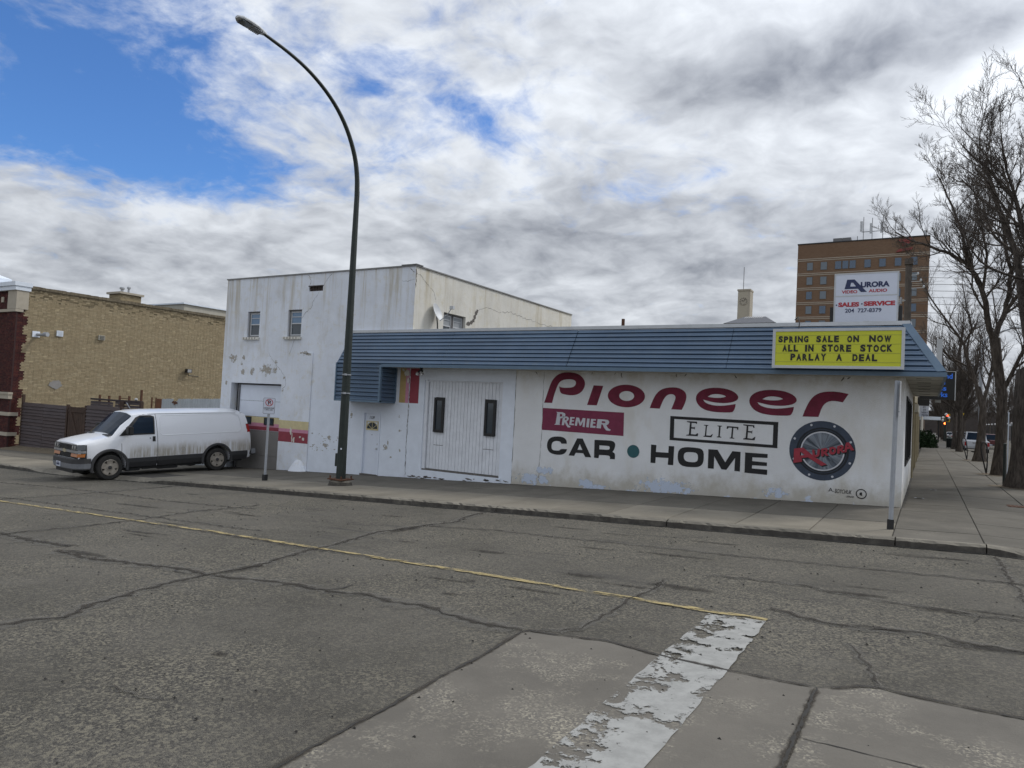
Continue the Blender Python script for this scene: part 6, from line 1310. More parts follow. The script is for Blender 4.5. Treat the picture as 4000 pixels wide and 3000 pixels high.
# clock tower and slate roof
ct = thing('clock_tower', 'slim pale clock tower with a flagpole rising behind the shop roof', 'clock tower', (-24, 92, -.3))
MB().box(-24.75, -23.3, 91, 93, -1, 21.0).build('shaft', speck((.42, .38, .30), .08, 1, .8, 'pale_tower_stone'), ct); MB().box(-23.3, -22.95, 91, 93, -1, 21.0).build('shaft_corner', M_LIME, ct)
MB().box(-24.85, -22.9, 90.9, 93.1, 21.0, 21.25).build('cornice', M_LIME, ct)
MB().tube([(-24.2, 92, 21.2), (-24.2, 92, 24.8)], .05, 5).build('flagpole', M_FRAMEG, ct)
cl_ = MB().lathe([(.001, .0), (.62, .0), (.62, .06), (.52, .07), (.52, .05), (.001, .05)], 24, lambda p: (p.x - 23.9, 91 - p.z, p.y + 19.4)).build('clock_face', M_LIME, ct)
for k in range(12): a = math.pi * k / 6; MB().tube([(-23.9 + .42 * math.sin(a), 90.92, 19.4 + .42 * math.cos(a)), (-23.9 + .56 * math.sin(a), 90.92, 19.4 + .56 * math.cos(a))], .03, 4).build('hour_mark', M_BLKM, cl_)
MB().tube([(-23.9, 90.91, 19.4), (-24.15, 90.91, 19.55)], .035, 4).build('hour_hand', M_BLKM, cl_); MB().tube([(-23.9, 90.91, 19.4), (-23.62, 90.91, 19.75)], .03, 4).build('minute_hand', M_BLKM, cl_)
hh = thing('hip_roofed_building', 'building with a dark grey hipped roof just showing over the shop', 'building', (-16, 63, -.3))
MB().box(-18.7, -13.8, 60, 68, -1, 11.95).build('wall', M_SOFF, hh)
rm_ = MB(); rm_.v = [(-18.95, 59.8, 11.95), (-13.5, 59.8, 11.95), (-13.5, 68, 11.95), (-18.95, 68, 11.95), (-17.3, 62.3, 12.95), (-15.0, 62.3, 12.95), (-15.0, 65.8, 12.95), (-17.3, 65.8, 12.95)]
rm_.f = [(0, 1, 5, 4), (1, 2, 6, 5), (2, 3, 7, 6), (3, 0, 4, 7), (4, 5, 6, 7), (0, 3, 2, 1)]; rm_.build('roof', speck((.10, .105, .12), .12, 1.5, .8, 'grey_slate'), hh)
for k in range(9): MB().tube([(-17.0 + .22 * k, 62.25, 12.97), (-17.0 + .22 * k - .12, 61.6, 12.7)], .02, 4).build('snow_guard', M_GALV, hh)
# low neighbours along the avenue
nb = thing('pale_brick_shop', 'low pale brick shop with ribbed pilasters next along the avenue', 'building', (-4, 18, 0))
M_PBR = speck((.33, .285, .19), .14, 6, .9, 'pale_brick', .004, 40)
nw = MB().box(-12, -.06, YD + .05, 30.4, -1, 3.5); nw.build('wall', M_PBR, nb)
for k in range(34): MB().box(-.06, -.045, 10.0, 16.9, .12 + .082 * k, .19 + .082 * k).build('brick_course', M_PBR, nb)
for y in (10.2, 17.0, 23.3, 30.0): MB().box(-.06, .05, y, y + .42, -.5, 2.75).build('pilaster', M_PBR, nb)
MB().box(-.06, -.03, 17.9, 23.0, .6, 2.4).build('window', M_GLASS, nb)
MB().box(-.06, .14, 12.6, 16.6, 2.27, 2.56).build('sign_box', M_SOFF, nb)
n2 = thing('dark_shopfront', 'dark two-storey shopfront farther down the avenue', 'building', (-5, 40, -.2)); MB().box(-12, -.12, 30.5, 58, -1, 5.2).build('wall', speck((.06, .05, .048), .2, 1, .9, 'dark_brown_brick'), n2); 
for k in range(3): MB().box(-.12, -.06, 33 + 8 * k, 39 + 8 * k, .5, 2.7).build('window', M_GLASS, n2)
n3 = thing('canopy_shop', 'far shop with a long white canopy over the avenue pavement', 'building', (-5, 110, -.3)); MB().box(-14, -.1, 85, 128, -1, 5).build('wall', M_SOFF, n3); MB().box(-.1, 2.25, 109, 116, 2.95, 3.45).build('canopy', M_CAPW, n3)
for x in (1.95,): MB().box(x, x + .12, 109.2, 109.35, -.3, 2.95).box(x, x + .12, 115.6, 115.75, -.3, 2.95).build('canopy_post', M_BLKM, n3)
n4 = thing('far_block', 'dark brown building closing the far end of the avenue', 'building', (20, 330, 0)); MB().box(-30, 60, 330, 350, -1, 9).build('wall', speck((.060, .050, .045), .3, .3, .9, 'brown_far_wall'), n4)
n5 = thing('low_dark_block', 'long low dark building across the avenue behind the trees', 'building', (30, 110, 0)); MB().box(19, 34, 60, 210, -1, 4.2).build('wall', speck((.09, .075, .07), .3, .7, .9, 'dark_red_brick'), n5); MB().box(18.9, 19.0, 60, 210, 3.2, 3.7).build('fascia', M_FLASH, n5)
for k in range(16): MB().box(18.92, 19.0, 62 + 9 * k, 67 + 9 * k, .2, 2.8).build('window', M_GLASS, n5)
# hanging signs
hs = thing('hanging_sign', 'black hanging sign with blue lettering half hidden behind the eaves corner', 'sign', (.9, 14, 2.8))
MB().box(.15, 1.29, 13.95, 14.1, 2.80, 3.86).build('panel', M_BLKV, hs); MB().box(1.29, 1.32, 13.93, 14.12, 2.78, 3.88).box(.12, 1.29, 13.93, 14.12, 3.86, 3.88).build('frame', M_ALU, hs); MB().box(-.1, .15, 14.0, 14.05, 3.3, 3.4).box(-.1, .15, 14, 14.05, 2.9, 3).build('bracket', M_BLKM, hs)
MB().box(.67, .86, 14.15, 14.35, 2.7, 5.13).build('post', M_ALU, hs)
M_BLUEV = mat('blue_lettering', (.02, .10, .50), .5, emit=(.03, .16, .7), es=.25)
for t_, a, c, z_ in (('nd', .98, 1.21, 3.60), ('e', .87, .98, 3.37), ('ss', .80, 1.02, 3.14), ('rks', .76, 1.06, 2.90)): MB().add(text(t_, a, c, z_, z_ + (.19 if t_ in ('nd', 'rks') else .13), .02), lambda u, v, w: (u, 13.945 - w, v)).build('lettering', M_BLUEV, hs)
h2 = thing('pet_shop_sign', 'small white hanging sign with stacked dark words below the black sign', 'sign', (.3, 20, 2.2))
MB().box(.10, .48, 20, 20.08, 2.21, 2.70).build('panel', M_SIGNW, h2); MB().box(-.1, .10, 20.02, 20.06, 2.55, 2.6).build('bracket', M_BLKM, h2); MB().box(.03, .5, 20.1, 20.7, 2.72, 3.1).build('dark_box', M_BLKM, h2)
for t_, a, c, z_ in (('ET', .25, .36, 2.60), ('ET', .27, .38, 2.48), ('VERY', .19, .45, 2.36), ('7878', .20, .45, 2.24)): MB().add(text(t_, a, c, z_, z_ + .075, .01), lambda u, v, w: (u, 19.995 - w, v)).build('lettering', M_NAVY, h2)
# evergreen bush
def bush(name, label, x, y, z, rx, ry, rz, n=1600, seed=1):
    r = random.Random(seed); m_ = MB()
    for k in range(n):
        a = r.random() * 6.28; e = math.acos(r.uniform(-.3, 1)); q = (.45 + .6 * r.random() ** .5) * (1 + .25 * math.sin(3 * a + 2 * e)); p = Vector((x + rx * q * math.sin(e) * math.cos(a), y + ry * q * math.sin(e) * math.sin(a), z + rz * q * max(0.02, math.cos(e))))
        d = Vector((r.gauss(0, 1), r.gauss(0, 1), r.gauss(.3, 1))).normalized() * .22; s = Vector((r.gauss(0, 1), r.gauss(0, 1), r.gauss(0, 1))).normalized() * .09
        m_.quad(p - s, p + s, p + d)
    return m_
ev = thing('evergreen_bush', 'dark green spreading evergreen bush against the avenue shopfronts', 'bush', (.5, 66, -.25)); bush('', '', .2, 66, -.25, 1.0, 4.5, 1.35, 5000).build('foliage', M_GREEN, ev)['kind'] = 'stuff'; MB().tube([(.3, 66, -.3), (.35, 66, .6)], .08, 6).build('stem', M_BARK, ev)
# ================================================================== STREET FURNITURE ON THE AVENUE
def rack(label, x, y, h, lean):
    t = thing('bicycle_rack', label, 'bicycle rack', (x, y, H(x, y)), group='teardrop bicycle racks on the avenue'); z = H(x, y)
    P = [(x, y, z), (x - .12, y, z + .45 * h), (x - .22 + lean, y - .02, z + .78 * h), (x - .19 + lean, y - .02, z + .95 * h), (x - .12 + lean, y, z + h), (x - .03 + lean, y + .01, z + .93 * h), (x + .0 + lean * .6, y + .01, z + .75 * h), (x + .03, y, z + .35 * h), (x, y, z)]
    MB().tube(smooth_path(P), .026, 8).build('loop', M_BLKM, t, True); MB().box(x - .12, x + .12, y - .12, y + .12, z, z + .012).build('foot_plate', M_RUST, t)
rack('black teardrop bicycle rack between the two nearest leafless trunks', 2.44, 15.6, 1.22, .02)
rack('thin leaning bicycle rack beside the leaning trunk, farther of the two', 2.42, 30.4, 1.25, -.05)
gp = thing('green_post', 'short dark green post standing against the nearest trunk', 'post', (2.57, 10.1, H(2.5, 10))); MB().tube([(2.575, 10.1, .05), (2.575, 10.1, 1.31)], .045, 10).build('post', M_POLE, gp); MB().lathe([(.05, 0), (.05, .03), (.001, .05)], 10, lambda p: (p.x + 2.575, p.y + 10.1, p.z + 1.30)).build('cap', M_POLE, gp)
wp = thing('white_edge_post', 'tall thin pale post close against the left side of the nearest trunk', 'post', (2.67, 10.35, H(2.5, 10))); MB().box(2.655, 2.685, 10.3, 10.36, .05, 2.34).build('post', M_CAPW, wp)
bn = thing('litter_bin', 'dark green slatted litter bin at the avenue kerb', 'litter bin', (2.5, 66, -.22))
MB().lathe([(.28, .08), (.33, .9)], 16, lambda p: (p.x + 2.5, p.y + 66, p.z - .25)).build('bin', M_BLKM, bn); MB().lathe([(.36, .9), (.36, .98), (.2, 1.15), (.001, 1.2)], 16, lambda p: (p.x + 2.5, p.y + 66, p.z - .25)).build('lid', M_POLE, bn)
for k in range(12): a = math.pi * k / 6; MB().tube([(2.5 + .31 * math.cos(a), 66 + .31 * math.sin(a), -.22), (2.5 + .36 * math.cos(a), 66 + .36 * math.sin(a), .68)], .02, 4).build('slat', M_POLE, bn)
# silver avenue lamp
al = thing('avenue_lamp', 'silver street lamp post rising beside the leaning trunk', 'street lamp', (3.2, 33, H(3, 33))); zq = H(3, 33)
MB().tube([(3.15, 33, zq), (3.13, 33, 5.2), (3.15, 33, 6.4), (3.25, 33, 7.0), (3.5, 33, 7.35), (4.6, 33, 7.8)], [.11, .085, .075, .065, .055, .04], 8).build('pole', M_GALV, al, True); MB().box(4.5, 5.1, 32.85, 33.15, 7.74, 7.88).build('lamp_head', M_FLASH, al, bevel=.03); MB().lathe([(.2, 0), (.2, .04), (.12, .2)], 10, lambda p: (p.x + 3.15, p.y + 33, p.z + zq)).build('base', M_GALV, al)
up = thing('utility_pole', 'weathered wooden utility pole with wires behind the roof sign', 'utility pole', (-.45, 19, -.1))
MB().tube([(-.47, 19.3, 3.3), (-.47, 19.3, 9.30)], [.17, .14], 10).build('pole', M_UTIL, up); MB().box(-.64, -.30, 19.1, 19.5, 9.1, 9.36).build('pole_top', M_UTIL, up)
MB().tube([(-.75, 19.2, 7.3), (-.75, 19.2, 7.6)], .05, 8).tube([(-.75, 19.2, 7.45), (-.47, 19.2, 7.45)], .02, 6).build('insulator', M_GALV, up)
for k in range(3): MB().lathe([(.03, 0), (.05, .05), (.03, .12)], 8, lambda p: (p.x - .1 + .12 * k, p.y + 19.2, p.z + 8.6 - .3 * k)).tube([(-.1 + .12 * k, 19.2, 8.6 - .3 * k), (-.35, 19.2, 8.6 - .3 * k)], .015, 5).build('insulator', M_ALU, up)
for k, z in enumerate((9.0, 8.8, 8.5, 8.2, 7.9, 7.6, 7.3, 6.9)):
    MB().tube([(-.4, 19.2, z), (14, 23, z - .28), (30, 28, z - .3), (50, 34, z + .1)], .010, 4).build('wire', M_BLKM, up)
MB().tube([(-.47, 19.1, 4.6), (-1.6, 12, 4.15), (-2.4, 3, 4.0)], .008, 4).build('service_wire', M_BLKM, up)
# ================================================================== TREES
class TB:
    def __init__(s): s.v = []; s.f = []
    def seg(s, pts, rad, n):
        base = len(s.v); N_ = len(pts)
        for k in range(N_):
            t = (pts[min(k + 1, N_ - 1)] - pts[max(k - 1, 0)])
            a = t.cross(Vector((.31, .17, .93))); 
            if a.length < 1e-6: a = Vector((1, 0, 0))
            a.normalize(); c = t.cross(a); c.normalize(); p = pts[k]; r = rad[k]
            for j in range(n):
                an = 6.2832 * j / n; q = p + (a * math.cos(an) + c * math.sin(an)) * r; s.v.append((q.x, q.y, q.z))
        for k in range(N_ - 1):
            for j in range(n):
                q = base + k * n; j2 = (j + 1) % n; s.f.append((q + j, q + j2, q + n + j2, q + n + j))
def path_len(P): return sum((c - a).length for a, c in zip(P, P[1:]))
def grow(tb, cb, start, d, L, r, level, rg, maxlev, up=.10, bias=Vector((0, 0, 0))):
    n = 6 if level < 3 else (4 if level < maxlev else 3); pts = [start]; rad = [r]; cur = start.copy(); dd = d.copy()
    r1 = r * (.42 if level < maxlev else .35)
    for k in range(n):
        w = .085 + .026 * level
        dd = (dd + Vector((rg.gauss(0, w), rg.gauss(0, w), rg.gauss(0, w))) + Vector((0, 0, up * (1 + .10 * level))) + bias * .05).normalized()
        cur = cur + dd * (L / n); pts.append(cur.copy()); rad.append(r + (r1 - r) * (k + 1) / n)
    (tb if r > .035 else cb).seg(pts, rad, 7 if r > .06 else (4 if r > .018 else 3))
    if level < maxlev: branch(tb, cb, pts, rad, L, level, rg, maxlev, up)
def branch(tb, cb, pts, rad, L, level, rg, maxlev, up=.10, t0=.22, dens=1.0):
    n = {0: 6, 1: 9, 2: 8, 3: 7, 4: 5}.get(level, 4); n = max(2, int(n * dens * (1 if L > 1.2 else .8)))
    for k in range(n + 1):
        t = t0 + (1 - t0) * (k + rg.uniform(.1, .8)) / (n + .5) if k < n else .98
        t = min(t, .985); q = t * (len(pts) - 1); i = int(q); fr = q - i; p = pts[i].lerp(pts[min(i + 1, len(pts) - 1)], fr); r = rad[i] + (rad[min(i + 1, len(pts) - 1)] - rad[i]) * fr
        ax = (pts[min(i + 1, len(pts) - 1)] - pts[i]).normalized()
        perp = ax.cross(Vector((rg.gauss(0, 1), rg.gauss(0, 1), rg.gauss(0, 1)))).normalized()
        an = math.radians(rg.uniform(24, 52)) if k < n else math.radians(rg.uniform(5, 20))
        d = (ax * math.cos(an) + perp * math.sin(an)).normalized()
        grow(tb, cb, p, d, L * rg.uniform(.42, .66) * (1 - .35 * t), max(.0050, r * rg.uniform(.48, .66)), level + 1, rg, maxlev, up)
def make_tree(name, label, trunk, trad, limbs, seed, maxlev=5, dens=1.0, group='bare street trees along the avenue', root=None):
    rg = random.Random(seed); tb = TB(); cb = TB(); base = trunk[0]
    t = thing(name, label, 'tree', tuple(base), group=group)
    off = lambda P: [Vector(p) for p in P]
    P = off(trunk); 
    # flared, slightly lobed trunk
    m_ = TB(); N_ = 18; PP = []; RR = []
    for k in range(len(P) - 1):
        for q in range(4): PP.append(P[k].lerp(P[k + 1], q / 4)); RR.append(trad[k] + (trad[k + 1] - trad[k]) * q / 4)
    PP.append(P[-1]); RR.append(trad[-1])
    for k, (p, r) in enumerate(zip(PP, RR)):
        h = (p - P[0]).length
        for j in range(N_):
            a = 6.2832 * j / N_; lob = 1 + .05 * math.sin(3 * a + seed) + .035 * math.sin(5 * a + h * 1.3) + rg.uniform(-.02, .02) + .25 * math.exp(-h * 3.2) * (.6 + .5 * math.sin(4 * a + seed))
            tb.v.append((p.x + r * lob * math.cos(a), p.y + r * lob * math.sin(a), p.z))
    for k in range(len(PP) - 1):
        for j in range(N_): tb.f.append((k * N_ + j, k * N_ + (j + 1) % N_, (k + 1) * N_ + (j + 1) % N_, (k + 1) * N_ + j))
    for L_, r0, r1 in limbs:
        Q = off(L_); S = []
        for a, c in zip(Q, Q[1:]):
            for q in range(2): S.append(a.lerp(c, q / 2) + (Vector((rg.uniform(-.04, .04), rg.uniform(-.04, .04), rg.uniform(-.04, .04))) if S else Vector((0, 0, 0))))
        S.append(Q[-1]); r0 *= .80; r1 *= .8; rd = [r0 + (r1 - r0) * k / (len(S) - 1) for k in range(len(S))]
        tb.seg(S, rd, 10); branch(tb, cb, S, rd, path_len(S) * .62, 1, rg, maxlev, .09, .12, dens * 1.55)
    def mk(nm, T_, m_, sm):
        me = bpy.data.meshes.new(nm); B0 = Vector(base); me.from_pydata([(x - B0.x, y - B0.y, z - B0.z) for x, y, z in T_.v], [], T_.f); me.materials.append(m_); me.polygons.foreach_set('use_smooth', [True] * len(me.polygons))
        o = bpy.data.objects.new(nm, me); col.objects.link(o); o.parent = t; return o
    mk('trunk', tb, M_BARK, True); mk('crown', cb, M_TWIG, True); return t
z1, z2, z3 = H(3, 8.6) - .05, H(3, 15) - .05, H(3, 29) - .05
make_tree('bare_tree', 'thick furrowed leafless tree nearest the camera at the right edge', [(3.0, 8.7, z1), (3.0, 8.7, 1.0), (3.02, 8.7, 2.3), (3.1, 8.72, 3.6)], [.50, .41, .39, .40],
    [([(3.05, 8.7, 3.4), (3.1, 8.5, 5.2), (2.9, 8.3, 7.2), (2.5, 8.2, 8.6), (1.8, 8.2, 9.7), (1.1, 8.1, 10.5)], .13, .02), ([(3.0, 8.4, 6.4), (2.6, 8.0, 8.2), (2.3, 7.9, 9.4), (2.1, 7.9, 10.6)], .08, .02), ([(3.05, 8.7, 3.4), (3.6, 8.4, 5.2), (3.8, 8.0, 7.2), (3.4, 7.8, 8.8), (2.9, 7.9, 10.8)], .18, .03), ([(3.1, 8.75, 3.4), (3.7, 9.4, 5.0), (4.6, 10, 7.2), (5.4, 10.4, 9.6)], .22, .05), ([(3.1, 8.7, 3.5), (4.2, 8.0, 4.6), (5.8, 7.2, 6.2), (7, 6.6, 8)], .18, .05), ([(3.1, 8.8, 3.6), (2.9, 9.6, 5.4), (2.75, 10.4, 7.6), (2.3, 11, 9.2), (1.9, 11, 10.6)], .19, .045)], 3, 5)
make_tree('bare_tree', 'leafless tree with a long limb arching left in front of the brick tower', [(2.78, 15, z2), (2.83, 15, 1.2), (2.85, 15, 3.1), (2.66, 15, 4.3), (2.56, 15, 5.25)], [.26, .18, .165, .17, .18],
    [([(2.56, 15, 5.1), (2.25, 14.7, 6.07), (2.12, 14.5, 6.95), (1.85, 14.4, 7.63), (1.51, 14.3, 8.01), (.97, 14.3, 8.45), (.35, 14.2, 8.72), (-.25, 14.2, 9.0), (-.86, 14.2, 9.4)], .14, .03),
     ([(2.12, 14.5, 6.87), (1.75, 14.2, 7.8), (1.48, 14, 8.6), (1.28, 14, 9.6), (.85, 14, 10.6), (.5, 14, 11.5)], .09, .025),
     ([(2.56, 15, 5.2), (2.83, 15.4, 6.2), (3.0, 15.5, 7.0), (3.05, 15.5, 7.9), (2.82, 15.5, 8.9), (2.7, 15.5, 9.9), (2.4, 15.3, 10.9), (2.0, 15.2, 11.7)], .13, .03),
     ([(2.83, 15.4, 6.2), (3.6, 15.2, 7.4), (4.3, 15, 9.2), (4.7, 15, 11)], .09, .025), ([(2.84, 15, 3.2), (3.4, 14.9, 4.6), (4.4, 14.8, 6), (5.4, 14.6, 7.6)], .10, .03), ([(2.1, 14.5, 6.9), (2.2, 13.9, 8.2), (1.9, 13.4, 9.6), (1.6, 13.2, 11)], .07, .02)], 12, 5)
make_tree('bare_tree', 'leaning leafless tree with a forked limb over the metal hip of the eaves', [(2.90, 28.7, z3), (2.97, 28.7, 1.3), (3.03, 28.7, 2.9), (2.75, 28.8, 4.1)], [.30, .20, .165, .15],
    [([(2.75, 28.8, 4.0), (2.4, 29, 5.2), (2.06, 29, 6.41), (1.78, 29, 6.9), (1.1, 29, 8.0), (.39, 29, 9.13), (-.03, 29, 10.14)], .12, .03), ([(2.06, 29, 6.4), (2.42, 29, 7.3), (2.2, 29, 8.42), (1.9, 29, 9.9)], .08, .025), ([(2.72, 29, 4.2), (1.8, 29, 5.3), (1.03, 29, 6.15), (-.12, 29, 6.95)], .07, .02), ([(3.0, 28.7, 3.1), (3.4, 28.8, 5), (3.6, 29, 7), (3.3, 29, 9.5)], .12, .03)], 7, 4, 1.0)
def far_tree(label, x, y, seed, src=None, s=1.0):
    z = H(x, y) - .05
    if src is None:
        return make_tree('bare_tree', label, [(x, y, z), (x, y, 1.0), (x + .05, y, 2.6), (x, y, 3.4)], [.27, .19, .17, .17],
            [([(x, y, 3.2), (x - .8, y, 5), (x - 1.4, y + .3, 7.5), (x - 1.5, y, 10)], .16, .04), ([(x, y, 3.3), (x + .7, y + .3, 5), (x + 1.2, y, 7.6), (x + 1.4, y, 10.2)], .15, .04), ([(x, y, 3.2), (x + .1, y - .9, 5.2), (x - .2, y - 1.6, 8), (x, y - 1.8, 11)], .15, .04), ([(x, y, 3.2), (x + .1, y + .9, 5.2), (x - .2, y + 2, 8), (x, y + 2, 10.5)], .14, .04), ([(x, y, 3.1), (x - 1.4, y + .5, 4.2), (x - 3, y + .5, 5.4), (x - 4.2, y, 6.8)], .10, .03)], seed, 4, 1.25)
    c = copy_tree(src, (x, y, z), (0, 0, seed * 1.7)); c['label'] = label; c.scale = (s, s, s); return c
ft_ = far_tree('leafless tree with a straight trunk next past the leaning trunk', 2.85, 54, 31)
spots = [(2.75, 63, 'leafless tree just behind the litter bin', 1.0), (3.0, 116, 'leafless tree just past the orange crossing signal', 1.05), (2.8, 126, 'leafless tree second past the orange crossing signal', .95),
         (3, 138, 'far leafless tree on the kerb side past the traffic signal', 1.0), (3, 155, 'second far leafless tree past the traffic signal', 1.1), (3, 180, 'third far leafless tree past the traffic signal', 1.0), (3, 215, 'last leafless tree visible along the near kerb', 1.0),
         (17.2, 50, 'leafless tree nearest on the opposite side of the avenue', 1.1), (17.5, 66, 'second leafless tree on the opposite side of the avenue', 1.0), (17, 82, 'third leafless tree on the opposite side of the avenue', 1.15), (17.3, 98, 'fourth leafless tree on the opposite side of the avenue', 1.0), (17.2, 116, 'fifth leafless tree on the opposite side of the avenue', 1.1), (17.4, 136, 'sixth leafless tree on the opposite side of the avenue', 1.0), (17.2, 160, 'seventh leafless tree on the opposite side of the avenue', 1.2), (17.3, 190, 'eighth leafless tree on the opposite side of the avenue', 1.0),
         (17.2, 34, 'leafless tree at the opposite kerb near the right edge', 1.1), (4.2, 84, 'leafless tree on the narrow strip left of the black sedan', .9), (11.4, 128, 'leafless tree rising behind the grey sedan', 1.1), (12.6, 95, 'slim leafless tree right of the dark blue sedan', 1.0), (6.5, 175, 'leafless tree in the middle distance above the queue of cars', 1.2), (9.5, 215, 'farther leafless tree in the middle distance above the queue', 1.2), (14.5, 240, 'broad leafless tree far down the right side of the avenue', 1.3), (5.0, 260, 'broad leafless tree far down the left side of the avenue', 1.3), (8, 300, 'leafless tree at the far end of the avenue', 1.3), (-3, 290, 'leafless tree closing the view left of the far end', 1.3), (20, 290, 'leafless tree closing the view right of the far end', 1.4)]
for k, (x, y, lb, s) in enumerate(spots): far_tree(lb, x, y, k + 1, ft_, s)
pits = MB()
for x, y in ((2.95, 8.7), (2.85, 15), (2.9, 28.7), (2.85, 54)):
    P_ = blob_pts(x - .05, y, .75, .8, random.Random(int(y)), 24, .15); pits.add(outline([P_], 0), lambda u, v, w: (u, v, H(u, v) + .008))
tag(pits.build('tree_pit_soil', M_SOIL), 'bare soil in the tree pits round the avenue trunks', 'soil', kind='stuff')
# ================================================================== VEHICLES ON THE AVENUE
def far_car(name, label, cat, x, y, paint, kind='car', away=True, s=1.0, group='vehicles on the avenue'):
    """x,y = middle of the rear (or front) end that faces the camera"""
    t = thing(name, label, cat, (x, y, H(x, y) - KH), group=group); t['_o'] = (0, 0, 0)
    if kind == 'pickup': S_ = [(0, .92, .55, 1.02), (.05, .98, .45, 1.08), (1.75, .99, .42, 1.08), (1.78, .99, .42, 1.10), (5.6, .98, .42, 1.12), (5.85, .90, .5, 1.0)]; cab = [(1.75, .86, 1.09), (2.0, .74, 1.86), (3.3, .74, 1.88), (4.1, .84, 1.12)]; L = 5.85
    elif kind == 'suv': S_ = [(0, .86, .5, .98), (.06, .92, .4, 1.02), (3.6, .93, .36, 1.02), (4.5, .90, .4, .92), (4.7, .82, .5, .75)]; cab = [(.08, .84, 1.0), (.35, .68, 1.66), (2.7, .70, 1.70), (3.5, .80, 1.04)]; L = 4.7
    else: S_ = [(0, .80, .5, .86), (.08, .87, .36, .92), (3.4, .88, .33, .92), (4.3, .85, .38, .80), (4.5, .76, .5, .66)]; cab = [(.5, .78, .92), (1.1, .62, 1.38), (2.4, .64, 1.42), (3.2, .76, .94)]; L = 4.5
    m_ = MB(); sec = lambda x_, w, za, zb: [(-w * .9, x_, za), (-w, x_, za + .15), (-w, x_, zb - .12), (-w * .92, x_, zb), (w * .92, x_, zb), (w, x_, zb - .12), (w, x_, za + .15), (w * .9, x_, za)]
    for q in S_: m_.v += sec(*q)
    for k in range(len(S_) - 1):
        for j in range(8): m_.f.append((k * 8 + j, k * 8 + (j + 1) % 8, (k + 1) * 8 + (j + 1) % 8, (k + 1) * 8 + j))
    m_.f.append(tuple(range(8))[::-1]); m_.f.append(tuple((len(S_) - 1) * 8 + j for j in range(8)))
    m_.build('body', paint, t, local=True)
    c_ = MB(); 
    (xa, wa, za), (xb, wb, zb), (xc, wc, zc), (xd, wd, zd) = cab
    c_.v = [(-wa, xa, za), (wa, xa, za), (wb, xb, zb), (-wb, xb, zb), (-wc, xc, zc), (wc, xc, zc), (wd, xd, zd), (-wd, xd, zd)]; c_.f = [(0, 1, 2, 3), (3, 2, 5, 4), (4, 5, 6, 7), (0, 3, 4, 7), (1, 6, 5, 2), (0, 7, 6, 1)]
    c_.build('cab', paint, t, local=True)
    def inset(A, B, C, D, k=.10, o=(0, 0, 0)):
        P = [Vector(q) for q in (A, B, C, D)]; g = sum(P, Vector()) / 4; return [tuple(g + (p - g) * (1 - k * 1.3) + Vector(o)) for p in P]
    V = c_.v; MB().quad(*inset(V[0], V[1], V[2], V[3], o=(0, -.012, .004))).build('rear_window', M_VGLASS, t, local=True); MB().quad(*inset(V[4], V[5], V[6], V[7], o=(0, .012, .004))).build('windscreen', M_VGLASS, t, local=True)
    MB().quad(*inset(V[0], V[3], V[4], V[7], .12, (-.012, 0, 0))).build('side_window', M_VGLASS, t, local=True); MB().quad(*inset(V[1], V[6], V[5], V[2], .12, (.012, 0, 0))).build('side_window', M_VGLASS, t, local=True)
    w0 = S_[1][1]; zt = S_[0][3]
    lens = M_REDL if away else M_LAMPW
    for s_ in (-1, 1):
        a, c = sorted((s_ * (w0 - .02), s_ * (w0 - .20))); MB().box(a, c, -.015, .06, zt - .42, zt - .06).build('tail_light' if away else 'headlight', lens, t, local=True)
        a, c = sorted((s_ * (w0 + .02), s_ * (w0 + .20))); MB().box(a, c, cab[2][0] + .3, cab[2][0] + .42, zt + .02, zt + .22).build('mirror', M_BLKM, t, local=True)
        for yy in (1.05, L - 1.0): MB().lathe([(.001, -.11), (.36, -.11), (.38, -.08), (.38, .08), (.36, .11), (.001, .11)], 18, lambda p: (s_ * (w0 - .10) + p.z, yy + p.x, .38 + p.y)).build('wheel', M_TYRE, t, local=True)
    MB().box(-w0 * .95, w0 * .95, -.10, .06, .38, .56).build('bumper', M_CHROME if kind == 'pickup' else M_PLAST, t, local=True, bevel=.02); MB().box(-.18, .18, -.115, -.10, .44, .54).build('number_plate', M_SIGNW, t, local=True)
    if kind == 'pickup': MB().box(-w0 * .78, w0 * .78, -.012, -.002, .62, 1.0).build('tailgate', paint, t, local=True); MB().box(-.35, .35, -.02, -.012, .84, .90).build('handle_recess', M_PLAST, t, local=True); MB().box(-w0 * .95, w0 * .95, -.10, .06, .30, .38).build('lower_bumper', M_PLAST, t, local=True)
    if not away: t.rotation_euler = (0, 0, 0)
    if s != 1: t.scale = (s, s, s)
    return t
CP = lambda n, c: mat('car_paint_' + n, c, .3, coat=.5)
far_car('pickup_truck', 'white pickup truck seen from behind between the tree trunks', 'pickup truck', 4.42, 60, CP('white', (.60, .62, .66)), 'pickup')
far_car('car', 'dark red suv right of the white pickup', 'car', 6.6, 78, CP('dark_red', (.10, .018, .020)), 'suv')
far_car('car', 'black sedan just beyond the white pickup on its left', 'car', 4.6, 92, CP('black', (.015, .016, .018)), 'sedan')
far_car('car', 'silver suv farther ahead in the left queue', 'car', 5.6, 104, CP('silver', (.36, .38, .40)), 'suv')
far_car('car', 'dark blue sedan ahead of the dark red suv', 'car', 8.2, 106, CP('dark_blue', (.02, .03, .06)), 'sedan')
far_car('car', 'white suv waiting near the traffic signal', 'car', 4.9, 122, CP('white', (.60, .62, .66)), 'suv')
far_car('car', 'grey sedan beyond the signal in the middle lane', 'car', 8.0, 140, CP('silver', (.36, .38, .40)), 'sedan')
far_car('car', 'white sedan parked at the kerb past the signal', 'car', 4.6, 150, CP('white', (.60, .62, .66)), 'sedan')
